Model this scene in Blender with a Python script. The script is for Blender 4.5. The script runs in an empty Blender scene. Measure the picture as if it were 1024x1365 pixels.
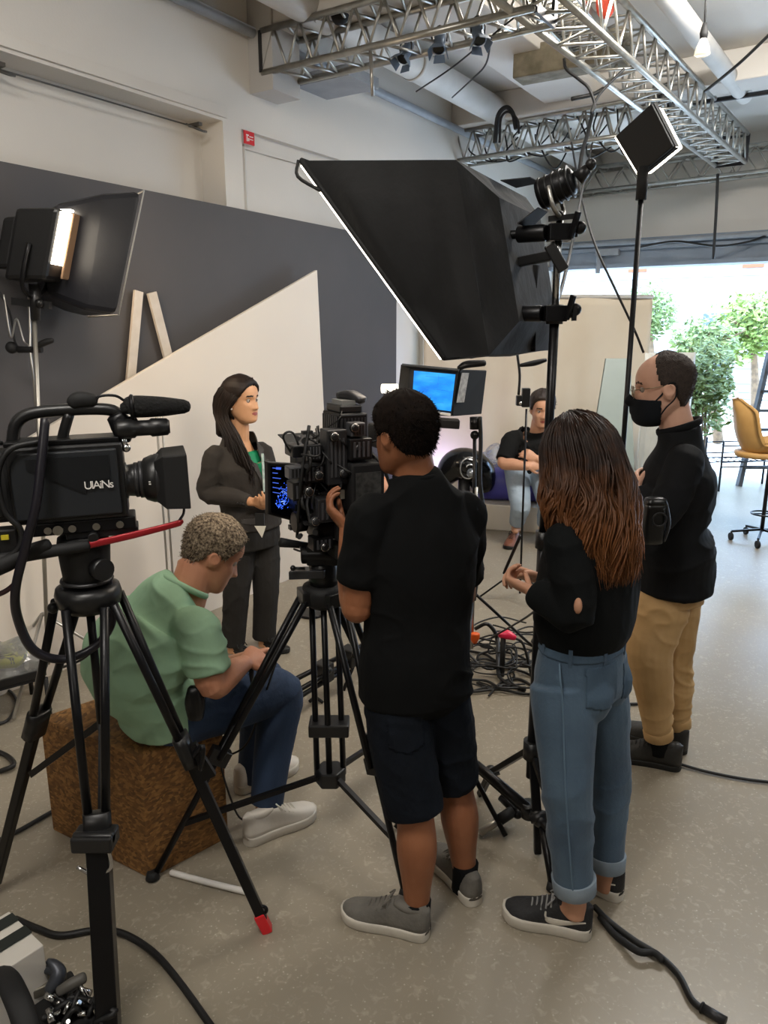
import bpy, bmesh, math, random
import numpy as np
from mathutils import Vector, Matrix, noise
random.seed(7)
SC = bpy.context.scene
COL = SC.collection
V = Vector
rad = math.radians
# ---------------------------------------------------------------- the camera of the photograph
FPX, PITCH, CAMH = 1000.0, rad(13.6), 1.92
SP, CP = math.sin(PITCH), math.cos(PITCH)
def ray(px, py):
    u = 682.5 - py
    return V((px - 512.0, FPX*CP + u*SP, -FPX*SP + u*CP))
CAMP = V((0, 0, CAMH))
def at(px, py, Y):
    r = ray(px, py); return CAMP + r*(Y/r.y)
def onz(px, py, z=0.0):
    r = ray(px, py); return CAMP + r*((z-CAMH)/r.z)
def onplane(px, py, p, n):
    r = ray(px, py); return CAMP + r*((p-CAMP).dot(n)/r.dot(n))
def ppm(p):
    "pixels per metre at a point"
    return FPX/(p.y*CP - (p.z-CAMH)*SP)
# room axes: DW runs along the long side wall (away), DX across the room (to the right)
TH = rad(33)
DW = V((math.sin(TH), math.cos(TH), 0)); DX = V((math.cos(TH), -math.sin(TH), 0)); UP = V((0, 0, 1))
# ---------------------------------------------------------------- materials
def lin(c):
    return c/12.92 if c <= .04045 else ((c+.055)/1.055)**2.4
def rgb(h):
    if isinstance(h, str):
        h = h.lstrip('#'); return tuple(lin(int(h[i:i+2], 16)/255) for i in (0, 2, 4)) + (1,)
    return tuple(h) + ((1,) if len(h) == 3 else ())
MATS = {}
def mat(name, c, rough=.5, metal=0, c2=None, nscale=6, bump=0, bscale=40, stretch=None, emit=None, estr=0, spec=.5, alpha=1, trans=0, detail=4, sheen=0, coat=0):
    if name in MATS: return MATS[name]
    m = bpy.data.materials.new(name); MATS[name] = m
    m.use_nodes = True
    nt = m.node_tree; b = nt.nodes['Principled BSDF']; L = nt.links
    b.inputs['Base Color'].default_value = rgb(c)
    b.inputs['Roughness'].default_value = rough
    b.inputs['Metallic'].default_value = metal
    b.inputs['Specular IOR Level'].default_value = spec
    b.inputs['Alpha'].default_value = alpha
    b.inputs['Transmission Weight'].default_value = trans
    b.inputs['Sheen Weight'].default_value = sheen
    b.inputs['Coat Weight'].default_value = coat
    if emit:
        b.inputs['Emission Color'].default_value = rgb(emit); b.inputs['Emission Strength'].default_value = estr
    if c2 or bump:
        tc = nt.nodes.new('ShaderNodeTexCoord'); mp = nt.nodes.new('ShaderNodeMapping')
        L.new(tc.outputs['Object'], mp.inputs['Vector'])
        if stretch: mp.inputs['Scale'].default_value = stretch
        if c2:
            n = nt.nodes.new('ShaderNodeTexNoise'); n.inputs['Scale'].default_value = nscale; n.inputs['Detail'].default_value = detail
            L.new(mp.outputs[0], n.inputs['Vector'])
            r = nt.nodes.new('ShaderNodeValToRGB'); r.color_ramp.elements[0].position = .35; r.color_ramp.elements[1].position = .65
            r.color_ramp.elements[0].color = rgb(c); r.color_ramp.elements[1].color = rgb(c2)
            L.new(n.outputs['Fac'], r.inputs[0]); L.new(r.outputs[0], b.inputs['Base Color'])
        if bump:
            n2 = nt.nodes.new('ShaderNodeTexNoise'); n2.inputs['Scale'].default_value = bscale; n2.inputs['Detail'].default_value = 5
            L.new(mp.outputs[0], n2.inputs['Vector'])
            bp = nt.nodes.new('ShaderNodeBump'); bp.inputs['Strength'].default_value = bump; bp.inputs['Distance'].default_value = .02
            L.new(n2.outputs['Fac'], bp.inputs['Height']); L.new(bp.outputs[0], b.inputs['Normal'])
    return m
# ---------------------------------------------------------------- mesh building (world coordinates)
ORG = {}
def catmull(P, k):
    P = [V(p) for p in P]
    if len(P) < 3 or k <= 1: 
        return P if k <= 1 else [P[0].lerp(P[-1], i/k) for i in range(k)] + [P[-1]]
    out = []
    for i in range(len(P)-1):
        p0 = P[i-1] if i else P[0]*2-P[1]; p1 = P[i]; p2 = P[i+1]; p3 = P[i+2] if i+2 < len(P) else P[-1]*2-P[-2]
        for j in range(k):
            t = j/k
            out.append(.5*((2*p1)+(p2-p0)*t+(2*p0-5*p1+4*p2-p3)*t*t+(3*p1-p0-3*p2+p3)*t**3))
    return out + [P[-1]]
class MB:
    def __init__(s): s.v = []; s.f = []; s.m = []; s.sm = []; s.mi = 0
    def add(s, vs, fs, smooth=True):
        o = len(s.v); s.v.extend(V(v) for v in vs)
        for f in fs: s.f.append([i+o for i in f]); s.m.append(s.mi); s.sm.append(smooth)
        return s
    def hexa(s, q, smooth=False):
        "8 corners: bottom ring 0-3, top ring 4-7"
        return s.add(q, [(3,2,1,0),(4,5,6,7),(0,1,5,4),(1,2,6,5),(2,3,7,6),(3,0,4,7)], smooth)
    def box(s, c, size, ax=None, ay=None, az=None):
        ax = V(ax).normalized() if ax else V((1,0,0)); az = V(az).normalized() if az else UP.copy()
        ay = V(ay).normalized() if ay else az.cross(ax).normalized()
        c = V(c); a, b, d = ax*size[0]/2, ay*size[1]/2, az*size[2]/2
        return s.hexa([c-a-b-d, c+a-b-d, c+a+b-d, c-a+b-d, c-a-b+d, c+a-b+d, c+a+b+d, c-a+b+d])
    def bar(s, p0, p1, w, h=None, up=None):
        "rectangular bar from p0 to p1"
        p0, p1 = V(p0), V(p1); d = p1-p0; h = h or w
        u = V(up) if up else (UP if abs(d.normalized().z) < .95 else V((0,1,0)))
        a = d.cross(u).normalized(); b = a.cross(d).normalized()
        return s.box((p0+p1)/2, (d.length, w, h), d, a, b)
    def prism(s, poly, off):
        "closed polygon extruded by off"
        n = len(poly); P = [V(p) for p in poly]; off = V(off)
        return s.add(P + [p+off for p in P], [list(range(n))[::-1], list(range(n, 2*n))] + [(i, (i+1) % n, (i+1) % n+n, i+n) for i in range(n)], False)
    def loft(s, P, R, axis=None, n=14, k=4, cap=.6, smooth=True, expo=1.0):
        """closed tube through P; R = radius or (ra, rb) per point, ra along axis"""
        P = [V(p) for p in P]
        if not isinstance(R, (list, tuple)) or (isinstance(R, tuple) and len(R) == 2 and len(P) != 2): R = [R]*len(P)
        RR = [V((r, r, 0)) if not isinstance(r, (tuple, list)) else V((r[0], r[1], 0)) for r in R]
        Q = catmull(P, k); QR = catmull(RR, k) if k > 1 else RR
        T = []
        for i in range(len(Q)):
            t = Q[min(i+1, len(Q)-1)]-Q[max(i-1, 0)]
            T.append(t.normalized() if t.length > 1e-9 else UP.copy())
        if cap:
            h0 = min(QR[0].x, QR[0].y)*cap; h1 = min(QR[-1].x, QR[-1].y)*cap
            a = [Q[0]-T[0]*h0*c for c in (.98, .75)]; b = [Q[-1]+T[-1]*h1*c for c in (.75, .98)]
            Q = a+Q+b; QR = [QR[0]*.25, QR[0]*.7]+QR+[QR[-1]*.7, QR[-1]*.25]; T = [T[0]]*2+T+[T[-1]]*2
        ring = []; prev = None
        for i, (q, r, t) in enumerate(zip(Q, QR, T)):
            if axis is not None:
                ax = V(axis[min(i, len(axis)-1)] if isinstance(axis, list) else axis)
                a = (ax - t*ax.dot(t))
                a = a.normalized() if a.length > 1e-6 else t.orthogonal().normalized()
            else:
                a = (prev - t*prev.dot(t)).normalized() if prev is not None else t.orthogonal().normalized()
            prev = a; b = t.cross(a)
            rg = []
            for j in range(n):
                th = 2*math.pi*j/n; c, d = math.cos(th), math.sin(th)
                if expo != 1.0: c = math.copysign(abs(c)**expo, c); d = math.copysign(abs(d)**expo, d)
                rg.append(q+a*(max(r.x, 1e-5)*c)+b*(max(r.y, 1e-5)*d))
            ring.append(rg)
        vs = [p for rg in ring for p in rg]; fs = []
        for i in range(len(ring)-1):
            for j in range(n):
                fs.append((i*n+j, i*n+(j+1) % n, (i+1)*n+(j+1) % n, (i+1)*n+j))
        fs.append(list(range(n))[::-1]); fs.append([(len(ring)-1)*n+j for j in range(n)])
        return s.add(vs, fs, smooth)
    def tube(s, P, r, n=8, k=5): return s.loft(P, [r]*len(P) if not isinstance(r, list) else r, None, n, k, .3)
    def cyl(s, p0, p1, r, r1=None, n=18):
        "flat-ended cylinder or cone; cap faces flat"
        p0, p1 = V(p0), V(p1); r1 = r if r1 is None else r1
        t = (p1-p0).normalized(); a = t.orthogonal().normalized(); b = t.cross(a)
        A = [p0+(a*math.cos(2*math.pi*j/n)+b*math.sin(2*math.pi*j/n))*r for j in range(n)]
        B = [p1+(a*math.cos(2*math.pi*j/n)+b*math.sin(2*math.pi*j/n))*r1 for j in range(n)]
        o = len(s.v); s.add(A+B, [(j, (j+1) % n, (j+1) % n+n, j+n) for j in range(n)], True)
        s.f += [[o+j for j in range(n)][::-1], [o+n+j for j in range(n)]]; s.m += [s.mi]*2; s.sm += [False]*2
        return s
    def lathe(s, p0, axis, prof, n=24, cap=True):
        "prof: (distance along axis, radius)"
        t = V(axis).normalized(); a = t.orthogonal().normalized(); b = t.cross(a); p0 = V(p0)
        vs = [p0+t*h+(a*math.cos(2*math.pi*j/n)+b*math.sin(2*math.pi*j/n))*max(r, 1e-4) for h, r in prof for j in range(n)]
        fs = [(i*n+j, i*n+(j+1) % n, (i+1)*n+(j+1) % n, (i+1)*n+j) for i in range(len(prof)-1) for j in range(n)]
        if cap: fs += [list(range(n))[::-1], [(len(prof)-1)*n+j for j in range(n)]]
        return s.add(vs, fs, True)
    def ball(s, c, r, n=14, ax=None):
        c = V(c); r = V(r) if isinstance(r, (tuple, list, Vector)) else V((r, r, r)); A = ax or (V((1,0,0)), V((0,1,0)), UP)
        vs = []; m = n//2
        for i in range(1, m):
            ph = math.pi*i/m
            for j in range(n):
                th = 2*math.pi*j/n
                vs.append(c+A[0]*(r.x*math.sin(ph)*math.cos(th))+A[1]*(r.y*math.sin(ph)*math.sin(th))+A[2]*(r.z*math.cos(ph)))
        fs = [(i*n+j, (i+1)*n+j, (i+1)*n+(j+1) % n, i*n+(j+1) % n) for i in range(m-2) for j in range(n)]
        k = len(vs); vs += [c+A[2]*r.z, c-A[2]*r.z]
        fs += [(k, j, (j+1) % n) for j in range(n)] + [(k+1, (m-2)*n+(j+1) % n, (m-2)*n+j) for j in range(n)]
        return s.add(vs, fs, True)
    def ring(s, c, normal, R, r, n=24, m=8, arc=2*math.pi, start=0.0, up=None):
        t = V(normal).normalized(); a = (V(up)-t*V(up).dot(t)).normalized() if up else t.orthogonal().normalized(); b = t.cross(a)
        P = [V(c)+(a*math.cos(start+arc*j/n)+b*math.sin(start+arc*j/n))*R for j in range(n+1)]
        return s.loft(P, [r]*(n+1), None, m, 1, .1)
    def mesh(s, name, org):
        me = bpy.data.meshes.new(name)
        me.from_pydata([tuple(v-org) for v in s.v], [], s.f)
        me.polygons.foreach_set('material_index', s.m); me.polygons.foreach_set('use_smooth', s.sm)
        me.update(); return me
    def build(s, name, m, parent=None, bevel=0, weld=False):
        if parent is not None: org = ORG[parent.name]
        else:
            P = np.array([tuple(v) for v in s.v]); lo, hi = P.min(0), P.max(0)
            org = V(((lo[0]+hi[0])/2, (lo[1]+hi[1])/2, lo[2]))
        me = s.mesh(name, org)
        return link(name, me, m, parent, org, bevel)
def link(name, me, m, parent, org, bevel=0):
    o = bpy.data.objects.new(name, me); COL.objects.link(o)
    for x in (m if isinstance(m, (list, tuple)) else [m]): me.materials.append(x)
    ORG[o.name] = V(org)
    if parent is not None: o.parent = parent
    else: o.location = org
    if bevel:
        b = o.modifiers.new('soft_edges', 'BEVEL'); b.width = bevel; b.segments = 2; b.limit_method = 'ANGLE'; b.angle_limit = rad(40)
    return o
def tag(o, label, cat, group=None, kind=None):
    o['label'] = label; o['category'] = cat
    if group: o['group'] = group
    if kind: o['kind'] = kind
    return o
def thing(name, loc, label, cat, group=None):
    o = bpy.data.objects.new(name, None); COL.objects.link(o); o.location = loc; o.empty_display_size = .1
    ORG[o.name] = V(loc); return tag(o, label, cat, group)
def struct(o): o['kind'] = 'structure'; return o
def copy_tree(o, parent=None):
    kids = list(o.children); c = o.copy(); COL.objects.link(c); ORG[c.name] = ORG[o.name].copy()
    if parent is not None: c.parent = parent
    for k in kids: copy_tree(k, c)
    return c
def remesh(mb, voxel, smooth=6, fac=.5, org=V((0,0,0))):
    "fuse overlapping closed pieces into one continuous skin"
    me = mb.mesh('tmp', org)
    o = bpy.data.objects.new('tmp', me); COL.objects.link(o)
    r = o.modifiers.new('r', 'REMESH'); r.mode = 'VOXEL'; r.voxel_size = voxel; r.adaptivity = 0
    if smooth:
        q = o.modifiers.new('s', 'SMOOTH'); q.iterations = smooth; q.factor = fac
    dg = bpy.context.evaluated_depsgraph_get(); dg.update()
    out = bpy.data.meshes.new_from_object(o.evaluated_get(dg))
    bpy.data.objects.remove(o); bpy.data.meshes.remove(me)
    out.polygons.foreach_set('use_smooth', [True]*len(out.polygons))
    return out
def verts(me):
    a = np.empty(len(me.vertices)*3); me.vertices.foreach_get('co', a); return a.reshape(-1, 3)
def set_verts(me, a): me.vertices.foreach_set('co', np.ascontiguousarray(a).ravel()); me.update()
def ripple(me, amp, freq, seed=0, mask=None, crease=1.0):
    "cloth folds: soft waves plus sharper creases pushed in along the normals"
    a = verts(me); nn = np.empty(len(a)*3); me.vertices.foreach_get('normal', nn); nn = nn.reshape(-1, 3)
    fx = freq if isinstance(freq, (tuple, list)) else (freq,)*3
    def one(p):
        x, y, z = p[0]*fx[0]+seed, p[1]*fx[1]-seed, p[2]*fx[2]
        w = noise.noise((x*.5, y*.5, z*.5+3)); q = noise.noise((x*1.1+w, y*1.1, z*2.0+1.6*w+seed)); q2 = noise.noise((x*2.0-w, y*2.0+w, z*3.2+seed*2))
        return .8*noise.noise((x, y, z))+crease*1.7*((1-min(1, abs(q)*2.0))**2-.22)*max(0, .45+1.3*noise.noise((x*.6+9, y*.6, z*.6)))+.6*((1-min(1, abs(q2)*2.4))**2-.2)*max(0, .3+1.2*noise.noise((x*.8-5, y*.8, z*.8+2)))
    d = np.array([one(p) for p in a])
    if mask is not None: d = d*mask(a)
    set_verts(me, a+nn*(d*amp)[:, None]); return me
# ================================================================ the room
def floor_material():
    m = bpy.data.materials.new('polished_concrete'); m.use_nodes = True; nt = m.node_tree; L = nt.links; b = nt.nodes['Principled BSDF']
    tc = nt.nodes.new('ShaderNodeTexCoord')
    n1 = nt.nodes.new('ShaderNodeTexNoise'); n1.inputs['Scale'].default_value = .9; n1.inputs['Detail'].default_value = 6
    n2 = nt.nodes.new('ShaderNodeTexNoise'); n2.inputs['Scale'].default_value = 34; n2.inputs['Detail'].default_value = 8; n2.inputs['Distortion'].default_value = 1.2
    vo = nt.nodes.new('ShaderNodeTexVoronoi'); vo.inputs['Scale'].default_value = 46; vo.inputs['Randomness'].default_value = 1
    n3 = nt.nodes.new('ShaderNodeTexNoise'); n3.inputs['Scale'].default_value = 60; n3.inputs['Detail'].default_value = 3
    for n in (n1, n2, vo, n3): L.new(tc.outputs['Object'], n.inputs['Vector'])
    r1 = nt.nodes.new('ShaderNodeValToRGB'); e = r1.color_ramp.elements; e[0].position = .3; e[1].position = .72; e[0].color = rgb('#857c6c'); e[1].color = rgb('#9b9282')
    L.new(n1.outputs['Fac'], r1.inputs[0])
    r2 = nt.nodes.new('ShaderNodeValToRGB'); e = r2.color_ramp.elements; e[0].position = .55; e[1].position = .72; e[0].color = (0,0,0,1); e[1].color = (.4,.4,.4,1)
    L.new(n2.outputs['Fac'], r2.inputs[0])
    mx = nt.nodes.new('ShaderNodeMixRGB'); L.new(r2.outputs[0], mx.inputs[0]); L.new(r1.outputs[0], mx.inputs[1]); mx.inputs[2].default_value = rgb('#c3b8a6')
    r3 = nt.nodes.new('ShaderNodeValToRGB'); e = r3.color_ramp.elements; e[0].position = .10; e[1].position = .16; e[0].color = (.8,.8,.8,1); e[1].color = (0,0,0,1)
    L.new(vo.outputs['Distance'], r3.inputs[0])
    mul = nt.nodes.new('ShaderNodeMath'); mul.operation = 'MULTIPLY'; L.new(r3.outputs[0], mul.inputs[0]); L.new(n3.outputs['Fac'], mul.inputs[1])
    mx2 = nt.nodes.new('ShaderNodeMixRGB'); L.new(mul.outputs[0], mx2.inputs[0]); L.new(mx.outputs[0], mx2.inputs[1]); mx2.inputs[2].default_value = rgb('#d6cdbd')
    L.new(mx2.outputs[0], b.inputs['Base Color'])
    rr = nt.nodes.new('ShaderNodeMapRange'); rr.inputs['To Min'].default_value = .26; rr.inputs['To Max'].default_value = .42
    L.new(n2.outputs['Fac'], rr.inputs['Value']); L.new(rr.outputs[0], b.inputs['Roughness'])
    return m
M_FLOOR = floor_material()
M_WALL = mat('white_painted_wall', '#d9d3ca', .75, c2='#d2ccc3', nscale=.8, bump=.05, bscale=60)
M_CEIL = mat('white_painted_ceiling', '#dcd8d1', .8, c2='#cfcac3', nscale=.5, bump=.08, bscale=12)
M_DARK = mat('charcoal_paint', '#4b4849', .7, c2='#474546', nscale=2)
M_PANEL = mat('offwhite_panel_paint', '#ddd3c6', .65, c2='#d9cfc3', nscale=1.5)
M_PIPE = mat('grey_painted_metal', '#9a9da1', .5, c2='#8b8f94', nscale=5)
M_HEAD = mat('blue_grey_beam_paint', '#8b949f', .55, c2='#7d8793', nscale=3)
M_CONC = mat('raw_concrete', '#8f8775', .85, c2='#6f6857', nscale=8, bump=.3, bscale=20)
CZ = 4.2
WD = V((-4.585*.8387, 0, 0))                      # a helper offset is not used below; planes are given by a point and a direction
WP = V((-4.77, 0, 0))                             # a point of the white side wall
def wallp(s, z=0, off=0): return WP + DW*s + DX*off + UP*z      # s metres along the wall, off = into the room
# corner with the opening wall
OP = V((4.3, 9.7, 0))
sc_ = ((OP-WP).dot(DW))
def openp(c, z=0, off=0): return WP + DW*(sc_+off) + DX*c + UP*z  # c metres from the corner along the opening wall, off = outwards
S0, S1 = -9.0, sc_
# floor and ceiling
f = MB(); q = [wallp(S0, 0, -.3), wallp(S0, 0, 12), openp(12, 0, .4), openp(-.3, 0, .4)]
f.hexa([p-UP*.15 for p in q]+q); struct(f.build('floor', M_FLOOR))
c = MB(); c.hexa([p+UP*CZ for p in q]+[p+UP*(CZ+.15) for p in q]); struct(c.build('ceiling', M_CEIL))
# side wall with recesses: built from slabs
ALC_Z = 3.32
pa = onplane(297, 165, WP, DX); sa = (pa-WP).dot(DW)       # right end of the tall recess
pb = onplane(322, 172, WP, DX); sb = (pb-WP).dot(DW)
w = MB()
def slab(s0, s1, z0, z1, t0=0, t1=-.3): w.hexa([wallp(s0, z0, t1), wallp(s0, z0, t0), wallp(s1, z0, t0), wallp(s1, z0, t1), wallp(s0, z1, t1), wallp(s0, z1, t0), wallp(s1, z1, t0), wallp(s1, z1, t1)])
slab(S0, S1, ALC_Z, CZ); slab(sa, sb, 0, ALC_Z); slab(S0, sa, 0, ALC_Z, -.22, -.3)
slab(sb, sb+2.6, 0, pb.z, -.05, -.3); slab(sb, sb+2.6, pb.z, ALC_Z); slab(sb+2.6, S1, 0, ALC_Z)
struct(w.build('wall_left', M_WALL))
t = MB()
t.hexa([wallp(S0, ALC_Z+.02, 0), wallp(S0, ALC_Z+.02, .02), wallp(sa+.03, ALC_Z+.02, .02), wallp(sa+.03, ALC_Z+.02, 0), wallp(S0, ALC_Z+.09, 0), wallp(S0, ALC_Z+.09, .012), wallp(sa+.03, ALC_Z+.09, .012), wallp(sa+.03, ALC_Z+.09, 0)])
struct(t.build('trim_1', M_WALL))
t = MB()
z2 = pb.z
t.bar(wallp(sb+.05, 1.0, -.04), wallp(sb+.05, z2-.1, -.04), .03, .03); t.bar(wallp(sb+.05, z2-.1, -.04), wallp(sb+2.5, z2-.1, -.04), .03, .03)
struct(t.build('trim_2', M_WALL))
# curtain rail in the recess
o = thing('curtain_rail', wallp(sa-1.5, ALC_Z-.06, -.12), 'thin dark steel rail under the top edge of the tall wall recess', 'rail')
t = MB(); t.tube([wallp(sa-5, ALC_Z-.06, -.1), wallp(sa-.12, ALC_Z-.06, -.1)], .005, 8, 1); t.build('rod', mat('dark_steel', '#5a5650', .5, .6), o)
for s in (sa-1.55, sa-.16):
    t = MB(); t.box(wallp(s, ALC_Z-.045, -.1), (.03, .10, .02), DW, DX); t.tube([wallp(s-.12, ALC_Z-.07, -.06), wallp(s, ALC_Z-.09, -.04), wallp(s+.08, ALC_Z-.075, -.08)], .008, 6, 4); t.build('bracket', MATS['dark_steel'], o)
# opening wall: jamb at the corner, header, upper wall
OZ = 2.72
w = MB()
def oslab(c0, c1, z0, z1, t0=0, t1=.25): w.hexa([openp(c0, z0, t0), openp(c1, z0, t0), openp(c1, z0, t1), openp(c0, z0, t1), openp(c0, z1, t0), openp(c1, z1, t0), openp(c1, z1, t1), openp(c0, z1, t1)])
oslab(-.3, .12, 0, OZ); oslab(-.3, 12, 3.08, CZ); oslab(7.5, 12, 0, OZ)
struct(w.build('wall_back', M_WALL))
w = MB(); oslab(0, 12, OZ, 3.08, -.12, .2); struct(w.build('trim_3', M_HEAD))
w = MB(); oslab(0, 12, 2.93, 2.97, -.2, -.12); oslab(0, 12, OZ, OZ+.05, -.17, -.12); struct(w.build('trim_4', M_HEAD))
# walls out of the picture that close the room
w = MB(); w.hexa([wallp(S0, 0, 12), wallp(S0, 0, 12.2), openp(12.2), openp(12), wallp(S0, CZ, 12), wallp(S0, CZ, 12.2), openp(12.2, CZ), openp(12, CZ)]); struct(w.build('wall_right', M_WALL))
w = MB(); w.hexa([wallp(S0-.2, 0, -.3), wallp(S0-.2, 0, 12.2), wallp(S0, 0, 12.2), wallp(S0, 0, -.3), wallp(S0-.2, CZ, -.3), wallp(S0-.2, CZ, 12.2), wallp(S0, CZ, 12.2), wallp(S0, CZ, -.3)]); struct(w.build('wall_front', M_WALL))
# the dark painted flat standing along the wall
DP = V((-4.585, 0, 0))
def darkp(px, py): return onplane(px, py, DP, DX)
p0, p1 = darkp(0, 203), darkp(529, 320)
sd1 = (p1-DP).dot(DW); zt = 2.80
def dk(s, z, off=0): return DP+DW*s+UP*z+DX*off
t = MB(); t.hexa([dk(-1, .0, -.05), dk(-1, 0, 0), dk(sd1, 0, 0), dk(sd1, 0, -.05), dk(-1, p0.z, -.05), dk(-1, p0.z, 0), dk(sd1, p1.z, 0), dk(sd1, p1.z, -.05)])
tag(t.build('backdrop_flat', M_DARK), 'tall charcoal painted backdrop flat standing along the white wall', 'backdrop flat', kind='thing')
# the white slanted flat
A = onz(442, 750); Bp = onz(0, 928); dv = (Bp-A); dv.z = 0; dv.normalize(); nrm = V((dv.y, -dv.x, 0)); nrm = nrm if nrm.y < 0 else -nrm
def wp(px, py): return onplane(px, py, A, nrm)
k1, k2 = wp(423, 360), wp(140, 525)
k3 = k2+(k2-k1).normalized()*2.5; k3.z = max(k3.z, .2)
poly = [A, k1, k3, V((k3.x, k3.y, 0))]
t = MB(); t.prism(poly, -nrm*.03)
tag(t.build('slanted_flat', M_PANEL, bevel=.003), 'off-white sloped-top flat standing in front of the charcoal backdrop', 'flat', kind='thing')
# two pale battens leaning against the charcoal flat
def batten(a, b, wd, label):
    P, Q = onplane(*a, DP+DX*.03, DX), onplane(*b, DP+DX*.03, DX)
    Q2 = P+(Q-P)*1.45
    t = MB(); t.bar(P, Q2, wd, .02, DX); return tag(t.build('batten', mat('pale_wood', '#cfc6bb', .6, c2='#c2b8ab', nscale=9), bevel=.002), label, 'batten', 'pale battens against the dark flat', )
def wid(a, b): return (onplane(*a, DP, DX)-onplane(*b, DP, DX)).length
batten((184.5, 388), (174, 505), .062, 'near-vertical pale batten against the charcoal flat, wider of two')
batten((202, 390), (223, 472), .068, 'pale batten leaning the other way, second of two on the charcoal flat')
# red sign on the wall
t = MB(); p = onplane(332, 184, WP+DX*.015, DX); o = thing('fire_sign', p-UP*.06, 'small red rectangular sign on the white wall', 'sign')
t.box(p, (.10, .012, .085), DW, DX); t.build('plate', mat('sign_red', '#d0242c', .4), o)
t = MB(); 
for dx, dz, sx, sz in ((-.024, .014, .024, .008), (-.028, -.010, .008, .034), (.016, .008, .036, .005), (.016, -.010, .036, .005), (-.012, -.014, .008, .02)): t.box(p+DX*.008+DW*dx+UP*dz, (sx, .004, sz), DW, DX)
t.build('pictogram', mat('sign_white', '#f0e8e4', .5), o)
# wall capital (grey block under the truss), conduit and duct along the wall
pc = onplane(352, 100, WP, DX); s = (pc-WP).dot(DW)
t = MB(); t.hexa([wallp(s-.16, 3.55, 0), wallp(s-.16, 3.55, .22), wallp(s+.14, 3.55, .22), wallp(s+.14, 3.55, 0), wallp(s-.16, CZ, 0), wallp(s-.16, CZ, .22), wallp(s+.14, CZ, .22), wallp(s+.14, CZ, 0)])
struct(t.build('trim_5', mat('grey_white_paint', '#b9b6b2', .7), bevel=.004))
t = MB(); t.hexa([wallp(s+.35, 3.72, 0), wallp(s+.35, 3.72, .5), wallp(s+.75, 3.72, .5), wallp(s+.75, 3.72, 0), wallp(s+.35, 3.8, 0), wallp(s+.35, 3.8, .5), wallp(s+.75, 3.8, .5), wallp(s+.75, 3.8, 0)])
struct(t.build('trim_6', M_PIPE, bevel=.004))
t = MB(); t.tube([wallp(-3, 3.93, .05), wallp(S1-.03, 3.93, .05)], .035, 12, 1)
tag(t.build('conduit_pipe', M_PIPE), 'blue grey pipe run along the top of the white wall', 'pipe', kind='thing')
o = thing('ceiling_duct', wallp(4, 3.8, .55), 'large round white duct running along the ceiling beside the wall', 'duct')
t = MB(); t.cyl(wallp(-3, 4.03, .5), wallp(S1-.02, 4.03, .5), .12, n=28); t.build('duct', mat('duct_white', '#cfcac2', .55, c2='#c2bdb5', nscale=3), o)
for i in range(6):
    t = MB(); t.cyl(wallp(i*2.1, 4.03, .5), wallp(i*2.1+.05, 4.03, .5), .126, n=28); t.build('collar', MATS['duct_white'], o)
# ceiling beams
def beam(a, b, wdt, z0, name, m=M_CEIL):
    t = MB(); t.bar(V((a.x, a.y, (z0+CZ)/2)), V((b.x, b.y, (z0+CZ)/2)), wdt, CZ-z0); return struct(t.build(name, m, bevel=.01))
beam(wallp(-3, 0, 1.25), wallp(S1, 0, 1.25), .5, 4.02, 'ceiling_beam_1')
beam(wallp(-3, 0, 4.6), wallp(S1, 0, 4.6), .4, 3.98, 'ceiling_beam_2')
beam(wallp(7.2, 0, 0), wallp(7.2, 0, 12), .35, 3.95, 'ceiling_beam_3')
beam(wallp(10.2, 0, 0), wallp(10.2, 0, 12), .35, 3.95, 'ceiling_beam_4')
# stub of bare concrete beam
p, q = onz(690, 108, 3.86), onz(835, 82, 3.86)
t = MB(); t.bar(p+UP*.1, q+UP*.1, .22, .22); struct(t.build('ceiling_beam_5', M_CONC, bevel=.01))
# beige cloth hung across the corner
M_CLOTH = mat('beige_canvas', '#d3c6b1', .85, c2='#c9bba5', nscale=1.2, bump=.1, bscale=9)
def sheet(a, b, zt, zb, name, m, nx=60, nz=24, amp=.04, fq=5, thick=.01, cone=0):
    a, b = V(a), V(b); d = b-a; nn = V((d.y, -d.x, 0)).normalized()
    t = MB(); vs = []
    for side in (0, 1):
        for j in range(nz+1):
            for i in range(nx+1):
                x = i/nx; z = zt+(zb-zt)*j/nz
                w_ = amp*(noise.noise((x*fq, j/nz*1.2, 3.1))+.5*noise.noise((x*fq*2.7, j/nz*2, 9)))
                vs.append(a+d*x+UP*z+nn*(w_-side*thick))
    k = (nx+1)*(nz+1); fs = []
    for j in range(nz):
        for i in range(nx):
            q = (j*(nx+1)+i, j*(nx+1)+i+1, (j+1)*(nx+1)+i+1, (j+1)*(nx+1)+i); fs.append(q[::-1]); fs.append(tuple(x+k for x in q))
    rim = [i for i in range(nx+1)] + [(j+1)*(nx+1)-1 for j in range(1, nz+1)] + [nz*(nx+1)+i for i in range(nx-1, -1, -1)] + [j*(nx+1) for j in range(nz-1, 0, -1)]
    for i in range(len(rim)): a_, b_ = rim[i], rim[(i+1) % len(rim)]; fs.append((a_, b_, b_+k, a_+k))
    t.add(vs, fs, True); return t.build(name, m)
ca = at(562, 700, 7.75); cb = at(846, 700, 8.0)
o = thing('canvas_curtain', V((ca.x, ca.y, 0)).lerp(V((cb.x, cb.y, 0)), .5), 'wide beige canvas sheet hung across the corner beside the street opening', 'curtain')
cz = at(800, 396, 8.05).z
cl = sheet(V((ca.x, ca.y, 0)), V((cb.x, cb.y, 0)), cz, .02, 'cloth', M_CLOTH)
cl.parent = o; cl.location = ORG[cl.name]-ORG[o.name]
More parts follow.
